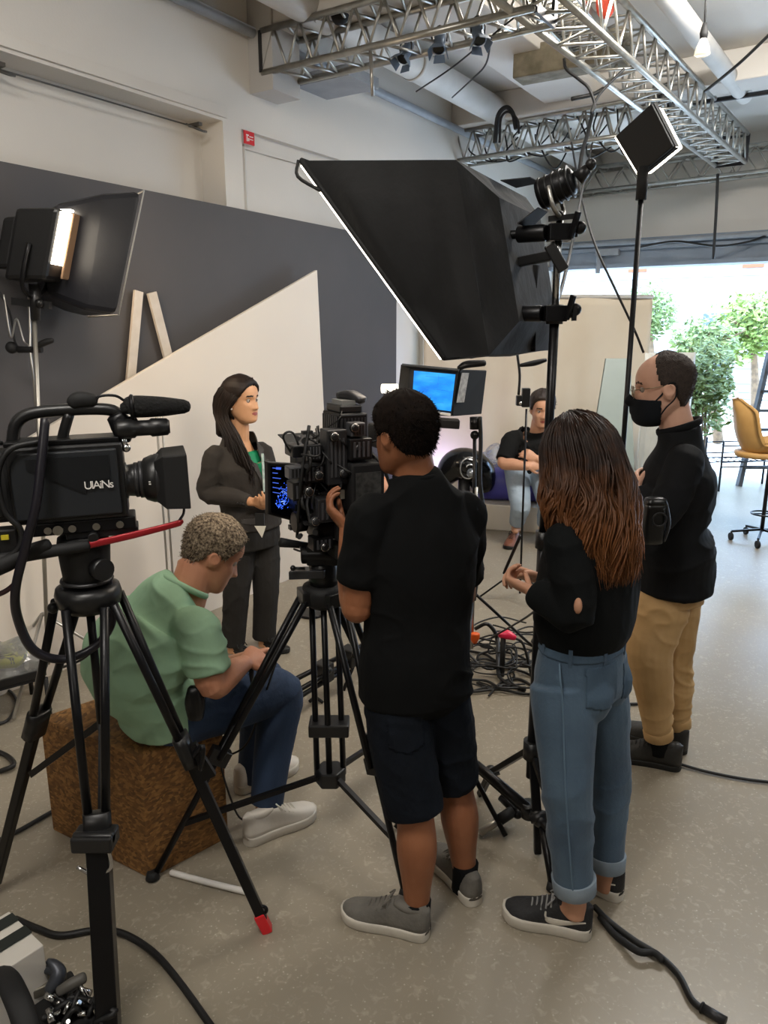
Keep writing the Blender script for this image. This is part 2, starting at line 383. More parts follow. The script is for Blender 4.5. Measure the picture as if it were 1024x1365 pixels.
t = MB(); t.tube([V((ca.x, ca.y, cz)), V((cb.x, cb.y, cz))], .02, 8, 1); t.build('rail', mat('pale_tube', '#bdb6aa', .5), o)
t = MB(); x = at(750, 500, 7.97); t.tube([V((x.x, x.y-.03, cz-.02)), V((x.x-.02, x.y-.03, .3))], .006, 6, 1); t.build('pull_cord', mat('black_rubber', '#141414', .6), o)
# grey-green board and pale sheet leaning by it
M_BOARD = mat('grey_green_board', '#7f8a84', .5, c2='#74807b', nscale=2)
P = [at(808, 478, 6.6), at(841, 478, 6.6), at(848, 700, 6.0), at(772, 700, 6.0)]
t = MB(); t.prism(P, V((0, .03, 0))); tag(t.build('leaning_board', M_BOARD, bevel=.002), 'tall tapered grey green board leaning behind the man in the face mask', 'board', kind='thing')
sa_, sb_ = at(842, 700, 6.9), at(905, 700, 7.1)
o = sheet(V((sa_.x, sa_.y, 0)), V((sb_.x, sb_.y, 0)), at(850, 470, 7).z, .01, 'plastic_sheet', mat('milky_plastic', '#c7c6bf', .35, c2='#b7b8b2', nscale=4), 24, 20, .05, 6, .004)
tag(o, 'pale milky plastic sheet hanging just behind the masked man', 'plastic sheet', kind='thing')
# ---------------------------------------------------------------- outside
M_PAVE = mat('sunlit_paving', '#cfcac2', .8, c2='#c2bdb4', nscale=3)
t = MB(); q = [openp(-14, 0, .4), openp(26, 0, .4), openp(26, 0, 26), openp(-14, 0, 26)]; t.hexa([p-UP*.2 for p in q]+[p-UP*.02 for p in q]); struct(t.build('ground', M_PAVE))
M_BLD = mat('pale_render', '#a9a49b', .8, c2='#a09a90', nscale=2); M_OR = mat('terracotta_paint', '#8e5230', .8); M_GL = mat('grey_glass', '#39444c', .2)
bl = thing('street_building', openp(5, 0, 16), 'pale sunlit building across the street with terracotta wall strips', 'building')
t = MB(); t.box(openp(6, 4.5, 17), (34, 2, 9), DX, DW); t.build('wall', M_BLD, bl)
t = MB()
for z in (3.6, 6.6): t.box(openp(6, z, 15.6), (34, .4, .12), DX, DW)
t.build('canopy_slab', mat('slab_grey', '#85888a', .8), bl)
for i, cx in enumerate((-4, -.5, 3.2, 6.6, 10, 14)):
    for z in (1.6, 4.9):
        t = MB(); t.box(openp(cx, z, 15.98), (.9, .08, 1.7), DX, DW); fr = t.build('window', M_GL, bl)
        t = MB(); t.box(openp(cx, z, 15.93), (.06, .04, 1.7), DX, DW); t.box(openp(cx, z, 15.93), (.9, .04, .06), DX, DW); t.build('pane_bar', M_BLD, fr)
    t = MB(); t.box(openp(cx+.85, 4.9, 15.97), (.6, .08, 2.2), DX, DW); t.build('wall_strip', M_OR, bl)
t = MB()
for z in (.35, .7, 1.05, 1.4): t.bar(openp(-6, z, 9), openp(18, z, 9), .05, .05)
for k in range(13): t.bar(openp(-6+2*k, 0, 9), openp(-6+2*k, 1.45, 9), .06, .06)
tag(t.build('street_railing', mat('pale_rail', '#6d6f72', .5)), 'low pale railing along the far side of the street', 'railing', kind='thing')
M_LEAF = mat('green_leaf', '#5c6c33', .6, c2='#758244', nscale=8); M_LEAF2 = mat('yellow_green_leaf', '#8b9a4a', .6, c2='#76883f', nscale=8)
M_BARK = mat('bark_brown', '#7a6248', .9, c2='#5f4c38', nscale=12)
def leaves(c, r, n, size, seed):
    rnd = random.Random(seed); t = MB()
    for i in range(n):
        d = V((rnd.gauss(0, 1), rnd.gauss(0, 1), rnd.gauss(0, 1))).normalized(); k = rnd.random()**.4
        lump = .75+.35*noise.noise(d*2.2+V((seed, 0, 0)))
        p = c+V((d.x*r[0], d.y*r[1], d.z*r[2]))*k*lump
        a = V((rnd.gauss(0, 1), rnd.gauss(0, 1), rnd.gauss(0, .6))).normalized(); b = a.orthogonal().normalized(); s = size*(.6+.8*rnd.random())
        nrm_ = a.cross(b)*s*.15
        t.add([p-a*s, p+b*s*.45+nrm_, p+a*s, p-b*s*.45+nrm_], [(0, 1, 2, 3)], False)
    return t
def tree(px, base, c, r, n, m, label, size=.07, seed=1):
    b = onz(*base); c_ = at(*c, b.y)
    o = thing('street_tree', b, label, 'tree', None)
    t = MB(); t.loft([b, b.lerp(c_, .5)+V((.03, 0, 0)), c_], [.09, .075, .03], None, 10, 4, .1)
    for k in range(6):
        rn = random.Random(seed*10+k); e = c_+V((rn.uniform(-1, 1)*r[0], rn.uniform(-1, 1)*r[1], rn.uniform(-.2, .8)*r[2]))*.7
        t.tube([b.lerp(c_, .75), b.lerp(c_, .9).lerp(e, .4), e], [.03, .02, .008], 6, 4)
    t.build('trunk', M_BARK, o)
    leaves(c_, r, n, size, seed).build('foliage', m, o)
tree(0, (1006, 575), (1003, 432), (1.0, .9, .85), 1500, M_LEAF2, 'yellow green street tree with bare brown trunk beyond the stool', .085, 3)
tree(0, (958, 590), (938, 455), (.75, .7, .5), 900, M_LEAF, 'green shrubby tree just behind the masked mans head, upper crown', .07, 5)
tree(0, (868, 570), (866, 418), (.7, .7, .75), 900, M_LEAF, 'green tree outside beside the edge of the beige canvas', .07, 8)
b = onz(935, 625); o = thing('street_shrub', b, 'bushy green shrub outside the opening behind the masked man', 'shrub')
c_ = at(940, 515, b.y)
t = MB()
for k in range(7):
    rn = random.Random(k); t.tube([b+V((rn.uniform(-.1, .1), rn.uniform(-.1, .1), 0)), c_+V((rn.uniform(-.4, .4), rn.uniform(-.3, .3), rn.uniform(-.3, .4)))], [.02, .008], 6, 2)
t.build('stem', M_BARK, o); leaves(c_, (.52, .5, .85), 1800, .055, 11).build('foliage', M_LEAF, o)
# dark frame leaning outside at the right edge
a, b = at(1002, 560, 9.2), at(1024, 480, 9.2)
o = thing('slatted_stand', onz(1010, 640), 'dark slatted wooden stand beside the street opening, behind the stool', 'stand')
t = MB(); d = V((.32, 0, 0))
M_DKW = mat('dark_grey_wood', '#4b4843', .7, c2='#3c3935', nscale=7)
base = onz(985, 648); top = at(1026, 470, base.y+.2)
for k in (0, 1): 
    t = MB(); t.bar(base+d*k*2.2, top+d*k*2.2, .05, .08); t.build('rail', M_DKW, o)
for k in range(1, 7):
    t = MB(); e = base.lerp(top, k/7); t.bar(e, e+d*2.2, .1, .03); t.build('tread', M_DKW, o)
# ================================================================ people
def skin(name, c, c2): return mat(name, c, .48, c2=c2, nscale=7, bump=.06, bscale=140, spec=.35)
def cloth(name, c, c2=None, rough=.85, bump=.25, bscale=9, nscale=5, sheen=.15): return mat(name, c, rough, c2=c2 or c, nscale=nscale, bump=bump, bscale=bscale, sheen=0, spec=.2)
HEADT = [(-.120, .060, .010, .016), (-.114, .078, .000, .034), (-.100, .086, -.018, .047), (-.080, .088, -.045, .056), (-.058, .086, -.068, .063), (-.030, .085, -.083, .068),
         (0, .082, -.094, .0715), (.022, .088, -.100, .0735), (.045, .088, -.101, .074), (.065, .081, -.096, .071), (.085, .067, -.082, .062), (.101, .046, -.062, .047), (.112, .020, -.036, .027), (.118, -.004, -.014, .007)]
HZ = [r[0] for r in HEADT]
def hrow(z): return [np.interp(z, HZ, [r[k] for r in HEADT]) for k in (1, 2, 3)]
def head_pts(nz=56, nt=72, face=True, nose=1.0, offset=None):
    "grid of local head points (x right, y forward, z up); offset(theta, z) pushes outwards"
    zs = [-.120+.238*(.5-.5*math.cos(math.pi*i/nz)) for i in range(nz+1)]; G = []
    for z in zs:
        f, b, w = hrow(z); cy, hy = (f+b)/2, (f-b)/2
        for j in range(nt):
            th = 2*math.pi*j/nt; s, c = math.sin(th), math.cos(th)
            e = .82; x = w*math.copysign(abs(s)**e, s); y = cy+hy*math.copysign(abs(c)**(.9), c)
            if face and c > 0:
                g = lambda x0, z0, sx, sz: math.exp(-((x-x0)/sx)**2-((z-z0)/sz)**2)
                ridge = math.exp(-(x/(.009+.007*max(0, min(1, -z/.04))))**2)
                if -.05 < z < .025: k = max(0, min(1, (.022-z)/.058)); y += nose*ridge*(.003+.024*k**1.2)*(1 if z > -.040 else max(0, 1-(-.040-z)/.010))
                y += nose*.006*(g(.012, -.036, .007, .008)+g(-.012, -.036, .007, .008))
                y -= .013*(g(.031, .002, .017, .012)+g(-.031, .002, .017, .012))
                y += .004*(g(.030, .022, .022, .008)+g(-.030, .022, .022, .008))
                y += .006*(g(0, -.060, .022, .0055)+g(0, -.072, .019, .006))-.004*g(0, -.0662, .022, .002)
                y += .005*g(0, -.100, .018, .012)+.004*(g(.045, -.028, .02, .02)+g(-.045, -.028, .02, .02))
            if offset:
                d = V((x*1.1, y-cy, (z-.01)*.8)).normalized(); o = offset(th, z); x += d.x*o; y += d.y*o; zz = z+d.z*o
            else: zz = z
            G.append(V((x, y, zz)))
    fs = [(i*nt+j, i*nt+(j+1) % nt, (i+1)*nt+(j+1) % nt, (i+1)*nt+j) for i in range(nz) for j in range(nt)]
    fs.append(list(range(nt))[::-1]); fs.append([nz*nt+j for j in range(nt)])
    return G, fs
class Frame:
    def __init__(s, c, f, sc=1.0, roll=0.0):
        s.c = V(c); s.f = nm_(f); s.r = nm_(s.f.cross(UP)); s.u = s.r.cross(s.f); s.sc = sc
        if roll: q = Matrix.Rotation(roll, 3, s.f); s.r = q@s.r; s.u = q@s.u
    def __call__(s, p): return s.c+(s.r*p[0]+s.f*p[1]+s.u*p[2])*s.sc
    def inv(s, a):                                              # numpy rows of world points -> local
        d = (a-np.array(s.c))/s.sc; return np.stack([d@np.array(s.r), d@np.array(s.f), d@np.array(s.u)], 1)
def nm_(v): return V(v).normalized()
def add_head(mb, fr, nose=1.0):
    G, fs = head_pts(nose=nose); mb.add([fr(p) for p in G], [f[::-1] for f in fs])
    for s in (-1, 1):
        mb.ball(fr((.073*s, -.008, -.008)), V((.008, .019, .031))*fr.sc, 14, (fr.r, nm_(fr.f-fr.u*.15), nm_(fr.u+fr.f*.15)))
        mb.ring(fr((.079*s, -.010, -.004)), fr.r, .017*fr.sc, .005*fr.sc, 18, 6)
SHORT = [(0, .080), (30, .076), (50, .058), (64, .030), (74, .000), (84, .004), (98, .012), (112, -.022), (140, -.048), (180, -.056)]
BALD = [(0, .117), (32, .114), (52, .106), (66, .078), (76, .020), (86, .000), (98, .010), (112, -.030), (140, -.064), (180, -.074)]
def hair_cap(fr, line, thick, rough=.004, freq=45, top=0.0, seed=0):
    tx, ty = [a for a, _ in line], [b for _, b in line]
    def off(th, z):
        a = abs(math.degrees(th)); a = 360-a if a > 180 else a
        k = (z-np.interp(a, tx, ty))/.010; k = max(-1, min(1, k))
        n = noise.noise((math.sin(th)*.07*freq, math.cos(th)*.09*freq+seed, z*freq))
        return (thick*min(1, .35+.65*max(k, 0))+top*max(0, z-.03)/.09+rough*n) if k > 0 else -.016
    G, fs = head_pts(70, 96, False, offset=off)
    mb = MB(); mb.add([fr(p) for p in G], [f[::-1] for f in fs]); return mb
def tufts(mb, fr, line, n, length, r, seed, thick, back=.5, zmin=-1.0, spread=.5):
    rn = random.Random(seed); tx, ty = [a for a, _ in line], [b for _, b in line]
    k = 0
    while k < n:
        th = rn.uniform(0, 2*math.pi); z = rn.uniform(-.07, .117); a = abs(math.degrees(th)); a = 360-a if a > 180 else a
        if z < np.interp(a, tx, ty)+.004 or z < zmin: continue
        k += 1; f, b, w = hrow(z); cy, hy = (f+b)/2, (f-b)/2
        s, c = math.sin(th), math.cos(th); p = V((w*math.copysign(abs(s)**.82, s), cy+hy*math.copysign(abs(c)**.9, c), z)); nn = V((p.x*1.1, p.y-cy, (z-.01)*.8)).normalized()
        p = p+nn*(thick*.7); d = nn*.6+V((rn.gauss(0, spread), rn.gauss(0, spread)-back, rn.gauss(0, spread)))*.6
        mb.tube([fr(p), fr(p+d*length*.5), fr(p+d*length+V((0, 0, -length*.2)))], [r*fr.sc, r*.8*fr.sc, r*.25*fr.sc], 4, 2)
def add_hand(mb, w, d, pn, s, curl=.5, sc=1.0, spread=.1, thumb=.5, r0=.026):
    "hand at wrist w; d = finger direction, pn = palm normal (the way the palm looks), s = +1 if the thumb lies along d x pn"
    d = nm_(d); pn = nm_(V(pn)-d*V(pn).dot(d)); sd = d.cross(pn)*s
    kn = w+d*.088*sc
    mb.loft([w-d*.02*sc, w+d*.02*sc, w+d*.055*sc, kn], [(r0*sc, r0*.75*sc), (.030*sc, .017*sc), (.040*sc, .016*sc), (.041*sc, .0125*sc)], sd, 14, 3, .4)
    for i, (o, L_) in enumerate(((.030, .072), (.0105, .082), (-.0095, .077), (-.029, .060))):
        p = w+(d*(.084-.004*abs(i-1))+sd*o)*sc; a = 0; P = [p-d*.012*sc, p]; R = [.0095*sc, .0095*sc]; dd = d
        for k, (fr_, an) in enumerate(((.45, 1.0), (.32, 1.15), (.23, .8))):
            a += curl*an*(1+.06*i); dd = d*math.cos(a)+pn*math.sin(a)+sd*(spread*(1.5-i)/1.5)*.5
            p = p+nm_(dd)*L_*fr_*sc; P.append(p); R.append((.0088-.0011*k)*sc)
        mb.loft(P, R, None, 10, 3, .8)
    t0 = w+(d*.022+sd*.026+pn*.004)*sc; td = nm_(d*.75+sd*.75+pn*.35); t1 = t0+td*.036*sc; t2 = t1+nm_(d*.8+sd*.25*(1-thumb)+pn*thumb)*.033*sc; t3 = t2+nm_(d*.8-sd*.3*thumb+pn*thumb*.9)*.027*sc
    mb.loft([t0, t1, t2, t3], [.0135*sc, .0115*sc, .0098*sc, .0082*sc], None, 10, 3, .8)
def limb(mb, a, b, c, ra, rb, rc, mid=1.0, n=16):
    "two-segment limb with a bend at b"
    mb.loft([a, V(a).lerp(b, .5), b, V(b).lerp(c, .38), c], [ra, (ra+rb)/2*1.02, rb, (rb*.98)*mid, rc], None, n, 4, .7)
def torso(mb, T, ax, n=24, cap=.5, expo=.88): mb.loft([t[0] for t in T], [(t[1], t[2]) for t in T], ax, n, 5, cap, expo=expo)
def finish(me, name, m, root, sub=None):
    o = link(name, me, m, sub or root, ORG[root.name]); return o
def strip(me, fn, off, root_org, min_faces=1):
    "a copy of the faces chosen by fn(world centres, normals), lifted by off: patches, seams, lapels"
    bm = bmesh.new(); bm.from_mesh(me); bm.normal_update()
    C_ = np.array([tuple(f.calc_center_median()) for f in bm.faces])+np.array(root_org); N_ = np.array([tuple(f.normal) for f in bm.faces])
    keep = fn(C_, N_)
    bmesh.ops.delete(bm, geom=[f for f, k in zip(bm.faces, keep) if not k], context='FACES')
    for v in bm.verts: v.co += v.normal*off
    out = bpy.data.meshes.new('strip'); bm.to_mesh(out); bm.free()
    return out
def solid(o, t): m = o.modifiers.new('thickness', 'SOLIDIFY'); m.thickness = t; m.offset = -.5; return o
def eyes(fr, root, iris='#2c1a10'):
    for s in (-1, 1):
        t = MB(); c = fr((.031*s, .0665, .002)); t.ball(c, .0115*fr.sc, 14); t.mi = 1; t.ball(fr((.031*s, .0728, .002)), .0064*fr.sc, 10)
        t.build('eye', [mat('eye_white', '#a89f96', .3), mat('iris_dark', iris, .2)], root)
def paint_face(me, fr, root_org, lips=True, brow=True, stub=None):
    "material slots of the body: 0 skin, 1 lips, 2 brows, 3 stubble"
    c = np.empty(len(me.polygons)*3); me.polygons.foreach_get('center', c); L_ = fr.inv(c.reshape(-1, 3)+np.array(root_org)); x, y, z = L_.T
    mi = np.zeros(len(x), int)
    if stub: mi[(y > .0) & (z < -.028) & (z > -.13) & (np.abs(x) < .07) & ~((np.abs(x) < .03) & (z > -.05))] = 3
    if lips: mi[(y > .05) & (np.abs(x) < .023) & (np.abs(z+.066) < .0095*(1-(x/.026)**2))] = 1
    if brow: mi[(y > .05) & (np.abs(np.abs(x)-.031) < .018) & (np.abs(z-.0235-.003*np.cos((np.abs(x)-.031)*80)) < .0038)] = 2
    me.polygons.foreach_set('material_index', mi.astype(np.int32))
LIP = mat('lip', '#9a5048', .4); BROW = mat('dark_brow', '#1d1410', .8)
def shoe(heel, toe, root, m_up, m_sole, L_=.285, w=.05, h=.075, name='shoe', logo=None, lace=None, lining=None, sole_h=.028, collar=.085, mid=None):
    "a sneaker: sole, upper, laces, all from heel point to toe direction on the floor"
    heel = V(heel); d = V(toe)-heel; d.z = 0; d.normalize(); s = d.cross(UP)
    def P(x, y, z): return heel+d*(x*L_)+s*y+UP*z
    prof = [(-.024, .002), (-.018, .012), (-.008, .020), (.01, .028), (.05, .034), (.10, .037), (.28, .036), (.45, .039), (.62, .047), (.76, .050), (.88, .043), (.96, .028), (1.0, .010)]
    def wdt(x): return np.interp(x, [a for a, _ in prof], [b for _, b in prof])*w/.05
    xs = [-.024+1.024*(.5-.5*math.cos(math.pi*i/30)) for i in range(31)]
    def outline(g): return [(x, wdt(x)*g) for x in xs]
    t = MB(); vs = []; fs = []; o = outline(1.0); n = 2*len(o)
    for z, g in ((0.0, .93), (.004, 1.0), (sole_h*.8, 1.03), (sole_h, .98)):
        for x, y in o: vs.append(P(x+(.004 if g > 1 else 0), y*g, z+(.012 if x > .9 else 0)*(x-.9)*10*.6))
        for x, y in reversed(o): vs.append(P(x+(.004 if g > 1 else 0), -y*g, z+(.012 if x > .9 else 0)*(x-.9)*10*.6))
    for k in range(3): fs += [(k*n+j, k*n+(j+1) % n, (k+1)*n+(j+1) % n, (k+1)*n+j) for j in range(n)]
    fs += [list(range(n))[::-1], [3*n+j for j in range(n)]]; t.add(vs, [f[::-1] for f in fs], True)
    sole = t
    top = [(-.01, h*1.12), (.06, h*1.22), (.16, h*1.10), (.28, h*1.08), (.40, h*1.20), (.50, h*1.04), (.62, h*.84), (.76, h*.70), (.88, h*.62), (.96, h*.52), (1.0, h*.40)]
    def ht(x): return np.interp(x, [a for a, _ in top], [b for _, b in top])
    t = MB(); vs = []; m = 16; xs2 = [-.022+1.012*(.5-.5*math.cos(math.pi*i/30)) for i in range(31)]
    for x in xs2:
        y = wdt(x)*.97; hh = ht(x)
        for j in range(m):
            th = math.pi*j/(m-1); c, s_ = math.cos(th), math.sin(th)
            vs.append(P(x, y*math.copysign(abs(c)**.6, c)*(1-.12*s_), sole_h*.7+(hh-sole_h*.7)*abs(s_)**.75))
    fs = [(i*m+j, i*m+j+1, (i+1)*m+j+1, (i+1)*m+j) for i in range(30) for j in range(m-1)]
    fs += [[j for j in range(m)][::-1], [30*m+j for j in range(m)]]; fs += [(i*m, (i+1)*m, (i+1)*m+m-1, i*m+m-1) for i in range(30)]
    t.add(vs, fs, True)
    up = t.build(name, m_up, root); sole.build('sole', m_sole, up)
    t = MB()
    for k in range(5):
        x = .44+.055*k; hh = ht(x)+.002; t.tube([P(x, -.030*w/.05, hh-.016), P(x, 0, hh+.003), P(x+.015, .030*w/.05, hh-.016)], .0032, 6, 4)
    t.tube([P(.44, 0, ht(.44)), P(.40, .025, ht(.42)+.012), P(.47, .035, ht(.45)-.008)], .003, 6, 4); t.tube([P(.44, 0, ht(.44)), P(.41, -.025, ht(.42)+.014), P(.48, -.034, ht(.45)-.006)], .003, 6, 4)
    t.build('laces', lace or m_sole, up)
    t = MB(); t.loft([P(.06, 0, h*1.05), P(.22, 0, h*1.02), P(.36, 0, h*1.12)], [(.024, .014), (.029, .018), (.024, .014)], s, 14, 3, .5); t.build('collar', lining or m_up, up)
    if logo:
        for sg in (-1, 1):
            t = MB(); Q_ = [(.05, .072), (.20, .062), (.33, .055), (.43, .055), (.485, .064), (.495, .082)]; R_ = [.002, .007, .011, .012, .009, .003]; P_ = []
            for x, z in Q_:
                hh = ht(x); s_ = max(0, min(.98, (z-sole_h*.7)/(hh-sole_h*.7)))**(1/.75); c_ = math.sqrt(1-s_*s_); P_.append(P(x, sg*(wdt(x)*.97*c_**.6*(1-.12*s_)+.0005), z))
            t.loft(P_, [(r, .0025) for r in R_], [UP]*3+[UP+d*.3]*30, 8, 4, .3); t.build('swoosh', logo, up)
    return up
def person(loc, label): return thing('person', V((loc.x, loc.y, 0)), label, 'person')
# ---------------------------------------------------------------- 1. operator in black
fbody = nm_((-.32, .95, 0)); rt = fbody.cross(UP)
pel = at(554, 905, 2.22)
op = person(pel, 'man in black t-shirt and dark denim shorts, back turned, operating the cinema camera')
SK1 = skin('tan_skin', '#9c6647', '#8f5b3e')
neck = at(557, 628, 2.25); H1 = Frame(at(538, 580, 2.25), (-.62, .77, -.06), 1.02)
shL, shR = at(494, 688, 2.17), at(618, 684, 2.31); elL, elR = at(476, 806, 2.17), at(612, 800, 2.44); wrL, wrR = at(464, 706, 2.29), at(530, 668, 2.56)
hL, hR = at(526, 935, 2.185), at(587, 928, 2.26); kL, kR = at(553, 1085, 2.12), at(607, 1050, 2.29); aL, aR = at(556, 1218, 2.085), at(620, 1168, 2.25)
hb_ = nm_(hR-hL)
chest = (shL+shR)/2+V((0, 0, -.10))
def tT(g, low=-.03): return [(pel+V((0, 0, low)), .176+g, .125+g), (pel+V((0, 0, .06)), .174+g, .122+g), (pel.lerp(chest, .45), .160+g, .105+g), (pel.lerp(chest, .8), .175+g, .118+g), (chest+V((0, 0, .03)), .178+g, .112+g), ((shL+shR)/2+V((0, 0, .040)), .135+g, .082+g), (neck+V((0, 0, -.03)), .075+g, .066+g)]
b = MB(); torso(b, tT(-.03), rt)
b.loft([neck+V((0, 0, -.06)), neck.lerp(H1.c, .4), H1((0, -.02, -.05))], [(.068, .066), (.060, .062), (.058, .062)], rt, 16, 4, .3)
add_head(b, H1)
for s_, e_, w_ in ((shL, elL, wrL), (shR, elR, wrR)):
    limb(b, s_, e_, w_, .052, .050, .029, 1.03)
b.ball(elL+V((0, -.004, -.006)), .05)
add_hand(b, wrL, at(424, 660, 2.33)-wrL, V((.9, .1, .1)), 1, .55, 1.05); add_hand(b, wrR, at(500, 640, 2.62)-wrR, V((-.2, .6, -.7)), -1, .35, 1.1)
for h_, k_, a_ in ((hL, kL, aL), (hR, kR, aR)):
    b.loft([h_+V((0, 0, .04)), h_.lerp(k_, .5), k_, k_.lerp(a_, .32)-fbody*.012, k_.lerp(a_, .7)-fbody*.004, a_, a_-V((0, 0, .05))], [.08, .075, .061, .066, .048, .039, .04], None, 18, 4, .4)
    b.loft([a_-V((0, 0, .02)), a_-V((0, 0, .05))+fbody*.08], [.036, .03], None, 12, 2, .5)
me = remesh(b, .0048, 4, .5, ORG[op.name]); paint_face(me, H1, ORG[op.name]); finish(me, 'body', [SK1, LIP, BROW, SK1], op)
HB = mat('near_black_hair', '#120d0b', .85, c2='#1c140f', nscale=60, stretch=(1, 1, .3), spec=.12)
hm = hair_cap(H1, SHORT, .011, .003, 60, .008, 1); tufts(hm, H1, SHORT, 3200, .016, .0013, 4, .009, .35, spread=.35); 
rn = random.Random(5)
for k in range(170):
    p = V((rn.uniform(-.01, .055), rn.uniform(.02, .075), rn.uniform(.085, .105))); e = p+V((rn.uniform(-.01, .03), rn.uniform(-.0, .03), rn.uniform(.015, .034))); hm.tube([H1(p), H1(p.lerp(e, .6)+V((.004, 0, .004))), H1(e)], [.003, .002, .0006], 4, 2)
hm.build('hair', HB, op)
TEE = cloth('black_cotton', '#08090a', '#0b0c0d', .9, .3, 7)
c = MB(); torso(c, tT(.010, -.05), rt, 28)
for s_, e_ in ((shL, elL), (shR, elR)):
    e2 = s_.lerp(e_, .73); c.loft([s_+(neck-s_)*.32+V((0, 0, -.035)), s_.lerp(e_, .0), s_.lerp(e_, .35), e2], [.062, .070, .072, .070], None, 18, 4, .25)
me = remesh(c, .006, 8, .5, ORG[op.name]); ripple(me, .008, (5, 5, 4), 3); finish(me, 'shirt', TEE, op)
c = MB(); c.ring(neck+V((0, 0, -.012))+fbody*.004, nm_((H1.c-neck)+V((0, 0, .35))), .070, .0075, 28, 8); c.build('collar', TEE, op)
DEN_D = cloth('dark_denim', '#0c1119', '#10161f', .85, .15, 60, 14)
c = MB(); torso(c, [(pel+V((0, 0, -.07)), .160, .118), (pel+V((0, 0, .0)), .172, .122), (pel+V((0, 0, .07)), .168, .118)], rt, 24, .2)
for h_, k_, f2, r0, r1 in ((hL, kL, .97, .100, .096), (hR, kR, .93, .098, .088)):
    c.loft([h_+V((0, 0, .0)), h_.lerp(k_, .4), h_.lerp(k_, f2)], [r0, (r0+r1)/2+.004, r1], None, 20, 4, .08)
me = remesh(c, .006, 5, .5, ORG[op.name]); ripple(me, .004, (7, 7, 5), 6); so_ = finish(me, 'shorts', DEN_D, op)
def pocket(me, root, c0, ax, uz, w, h, nrm, m, name, thick=.003, sub=None):
    c0 = np.array(c0); ax = np.array(ax); uz = np.array(uz); nr = np.array(nrm)
    def fn(C_, N_):
        d = C_-c0; x = d@ax; z = d@uz; return (np.abs(x) < w) & (z < h) & (z > -h-.25*(w-np.abs(x))*1.0) & (N_@nr > .15) & (np.abs(d@nr) < .14)
    o = finish(strip(me, fn, .002, ORG[root.name]), name, m, root, sub); return solid(o, thick)
STI = mat('stitch_tan', '#5a5a58', .8)
pocket(me, op, pel-fbody*.12-rt*.075+V((0, 0, -.10)), rt, UP, .055, .06, -fbody, DEN_D, 'back_pocket', .004, so_)
SOCK = cloth('black_sock', '#0d0e10'); 
for a_ in (aL, aR): c = MB(); c.loft([a_+V((0, 0, .055)), a_, a_-V((0, 0, .05))], [(.046, .046), (.043, .045), (.045, .048)], None, 16, 3, .1); c.build('sock', SOCK, op)
SUEDE = mat('grey_suede', '#6f6b64', .8, c2='#63605a', nscale=20, bump=.15, bscale=90); SOLEW = mat('off_white_rubber', '#d4cec2', .6, c2='#c6bfb2', nscale=12)
shoe(onz(570, 1249), onz(470, 1222), op, SUEDE, SOLEW, .30, .054, .098, lace=SUEDE, sole_h=.038)
shoe(onz(634, 1207), onz(588, 1149), op, SUEDE, SOLEW, .30, .054, .098, lace=SUEDE, sole_h=.038)
# ---------------------------------------------------------------- 2. woman with long curly hair
fg = nm_((-.76, .65, 0)); rg = fg.cross(UP)
pel = at(775, 880, 2.22)
gi = person(pel, 'woman with long curly brown hair in black sweater and rolled blue jeans, holding a pen')
SK2 = skin('light_tan_skin', '#c9977a', '#bd896c')
H2 = Frame(at(768, 612, 2.26), (-.80, .52, -.30), 1.06); neck = at(786, 668, 2.24)
shL, shR = at(752, 708, 2.12), at(826, 700, 2.36); elL, elR = at(768, 818, 2.03), at(812, 815, 2.36); wrL, wrR = at(709, 788, 2.14), at(722, 772, 2.36)
hL, hR = at(752, 910, 2.155), at(797, 908, 2.275); kL, kR = at(756, 1045, 2.075), at(812, 1040, 2.28); aL, aR = at(767, 1200, 2.06), at(808, 1165, 2.24)
hx = nm_((hR-hL)); mid_ = (shL+shR)/2
def gT(g): return [(pel+V((0, 0, -.06)), .165+g, .118+g), (pel+V((0, 0, .03)), .158+g, .112+g), (pel.lerp(mid_, .38), .128+g, .098+g), (pel.lerp(mid_, .75), .155+g, .115+g), (mid_+V((0, 0, -.03)), .155+g, .100+g), (mid_+V((0, 0, .015)), .125+g, .075+g), (neck, .06+g, .055+g)]
b = MB(); torso(b, gT(-.03), rg); b.loft([pel+V((0, 0, .03)), pel+V((0, 0, .17))], [(.138, .098), (.122, .092)], rg, 20, 3, .4)
b.loft([neck+V((0, 0, -.06)), neck.lerp(H2.c, .4), H2((0, -.02, -.05))], [.056, .050, .052], rg, 14, 4, .3); add_head(b, H2)
for s_, e_, w_ in ((shL, elL, wrL), (shR, elR, wrR)): limb(b, s_+V((0, 0, -.03)), e_, w_, .034, .036, .024)
add_hand(b, wrL, at(682, 776, 2.20)-wrL, V((.25, .55, .75)), 1, .75, .95, .05, .8, .024)
add_hand(b, wrR, at(668, 756, 2.40)-wrR, V((.1, -.55, -.6)), 1, .62, .98, .1, .5, .024)
for h_, k_, a_ in ((hL, kL, aL), (hR, kR, aR)):
    b.loft([h_+V((0, 0, .04)), h_.lerp(k_, .5), k_, k_.lerp(a_, .32)-fg*.012, a_, a_-V((0, 0, .05))], [.07, .065, .05, .05, .036, .038], None, 18, 4, .4)
    b.loft([a_-V((0, 0, .02)), a_-V((0, 0, .045))+fg*.045], [.034, .03], None, 12, 2, .5)
me = remesh(b, .0045, 3, .5, ORG[gi.name]); paint_face(me, H2, ORG[gi.name]); finish(me, 'body', [SK2, LIP, BROW, SK2], gi); eyes(H2, gi)
SWE = cloth('black_knit', '#090b0c', '#0d1011', .9, .25, 8)
c = MB(); mk = pel.lerp(mid_, .16)
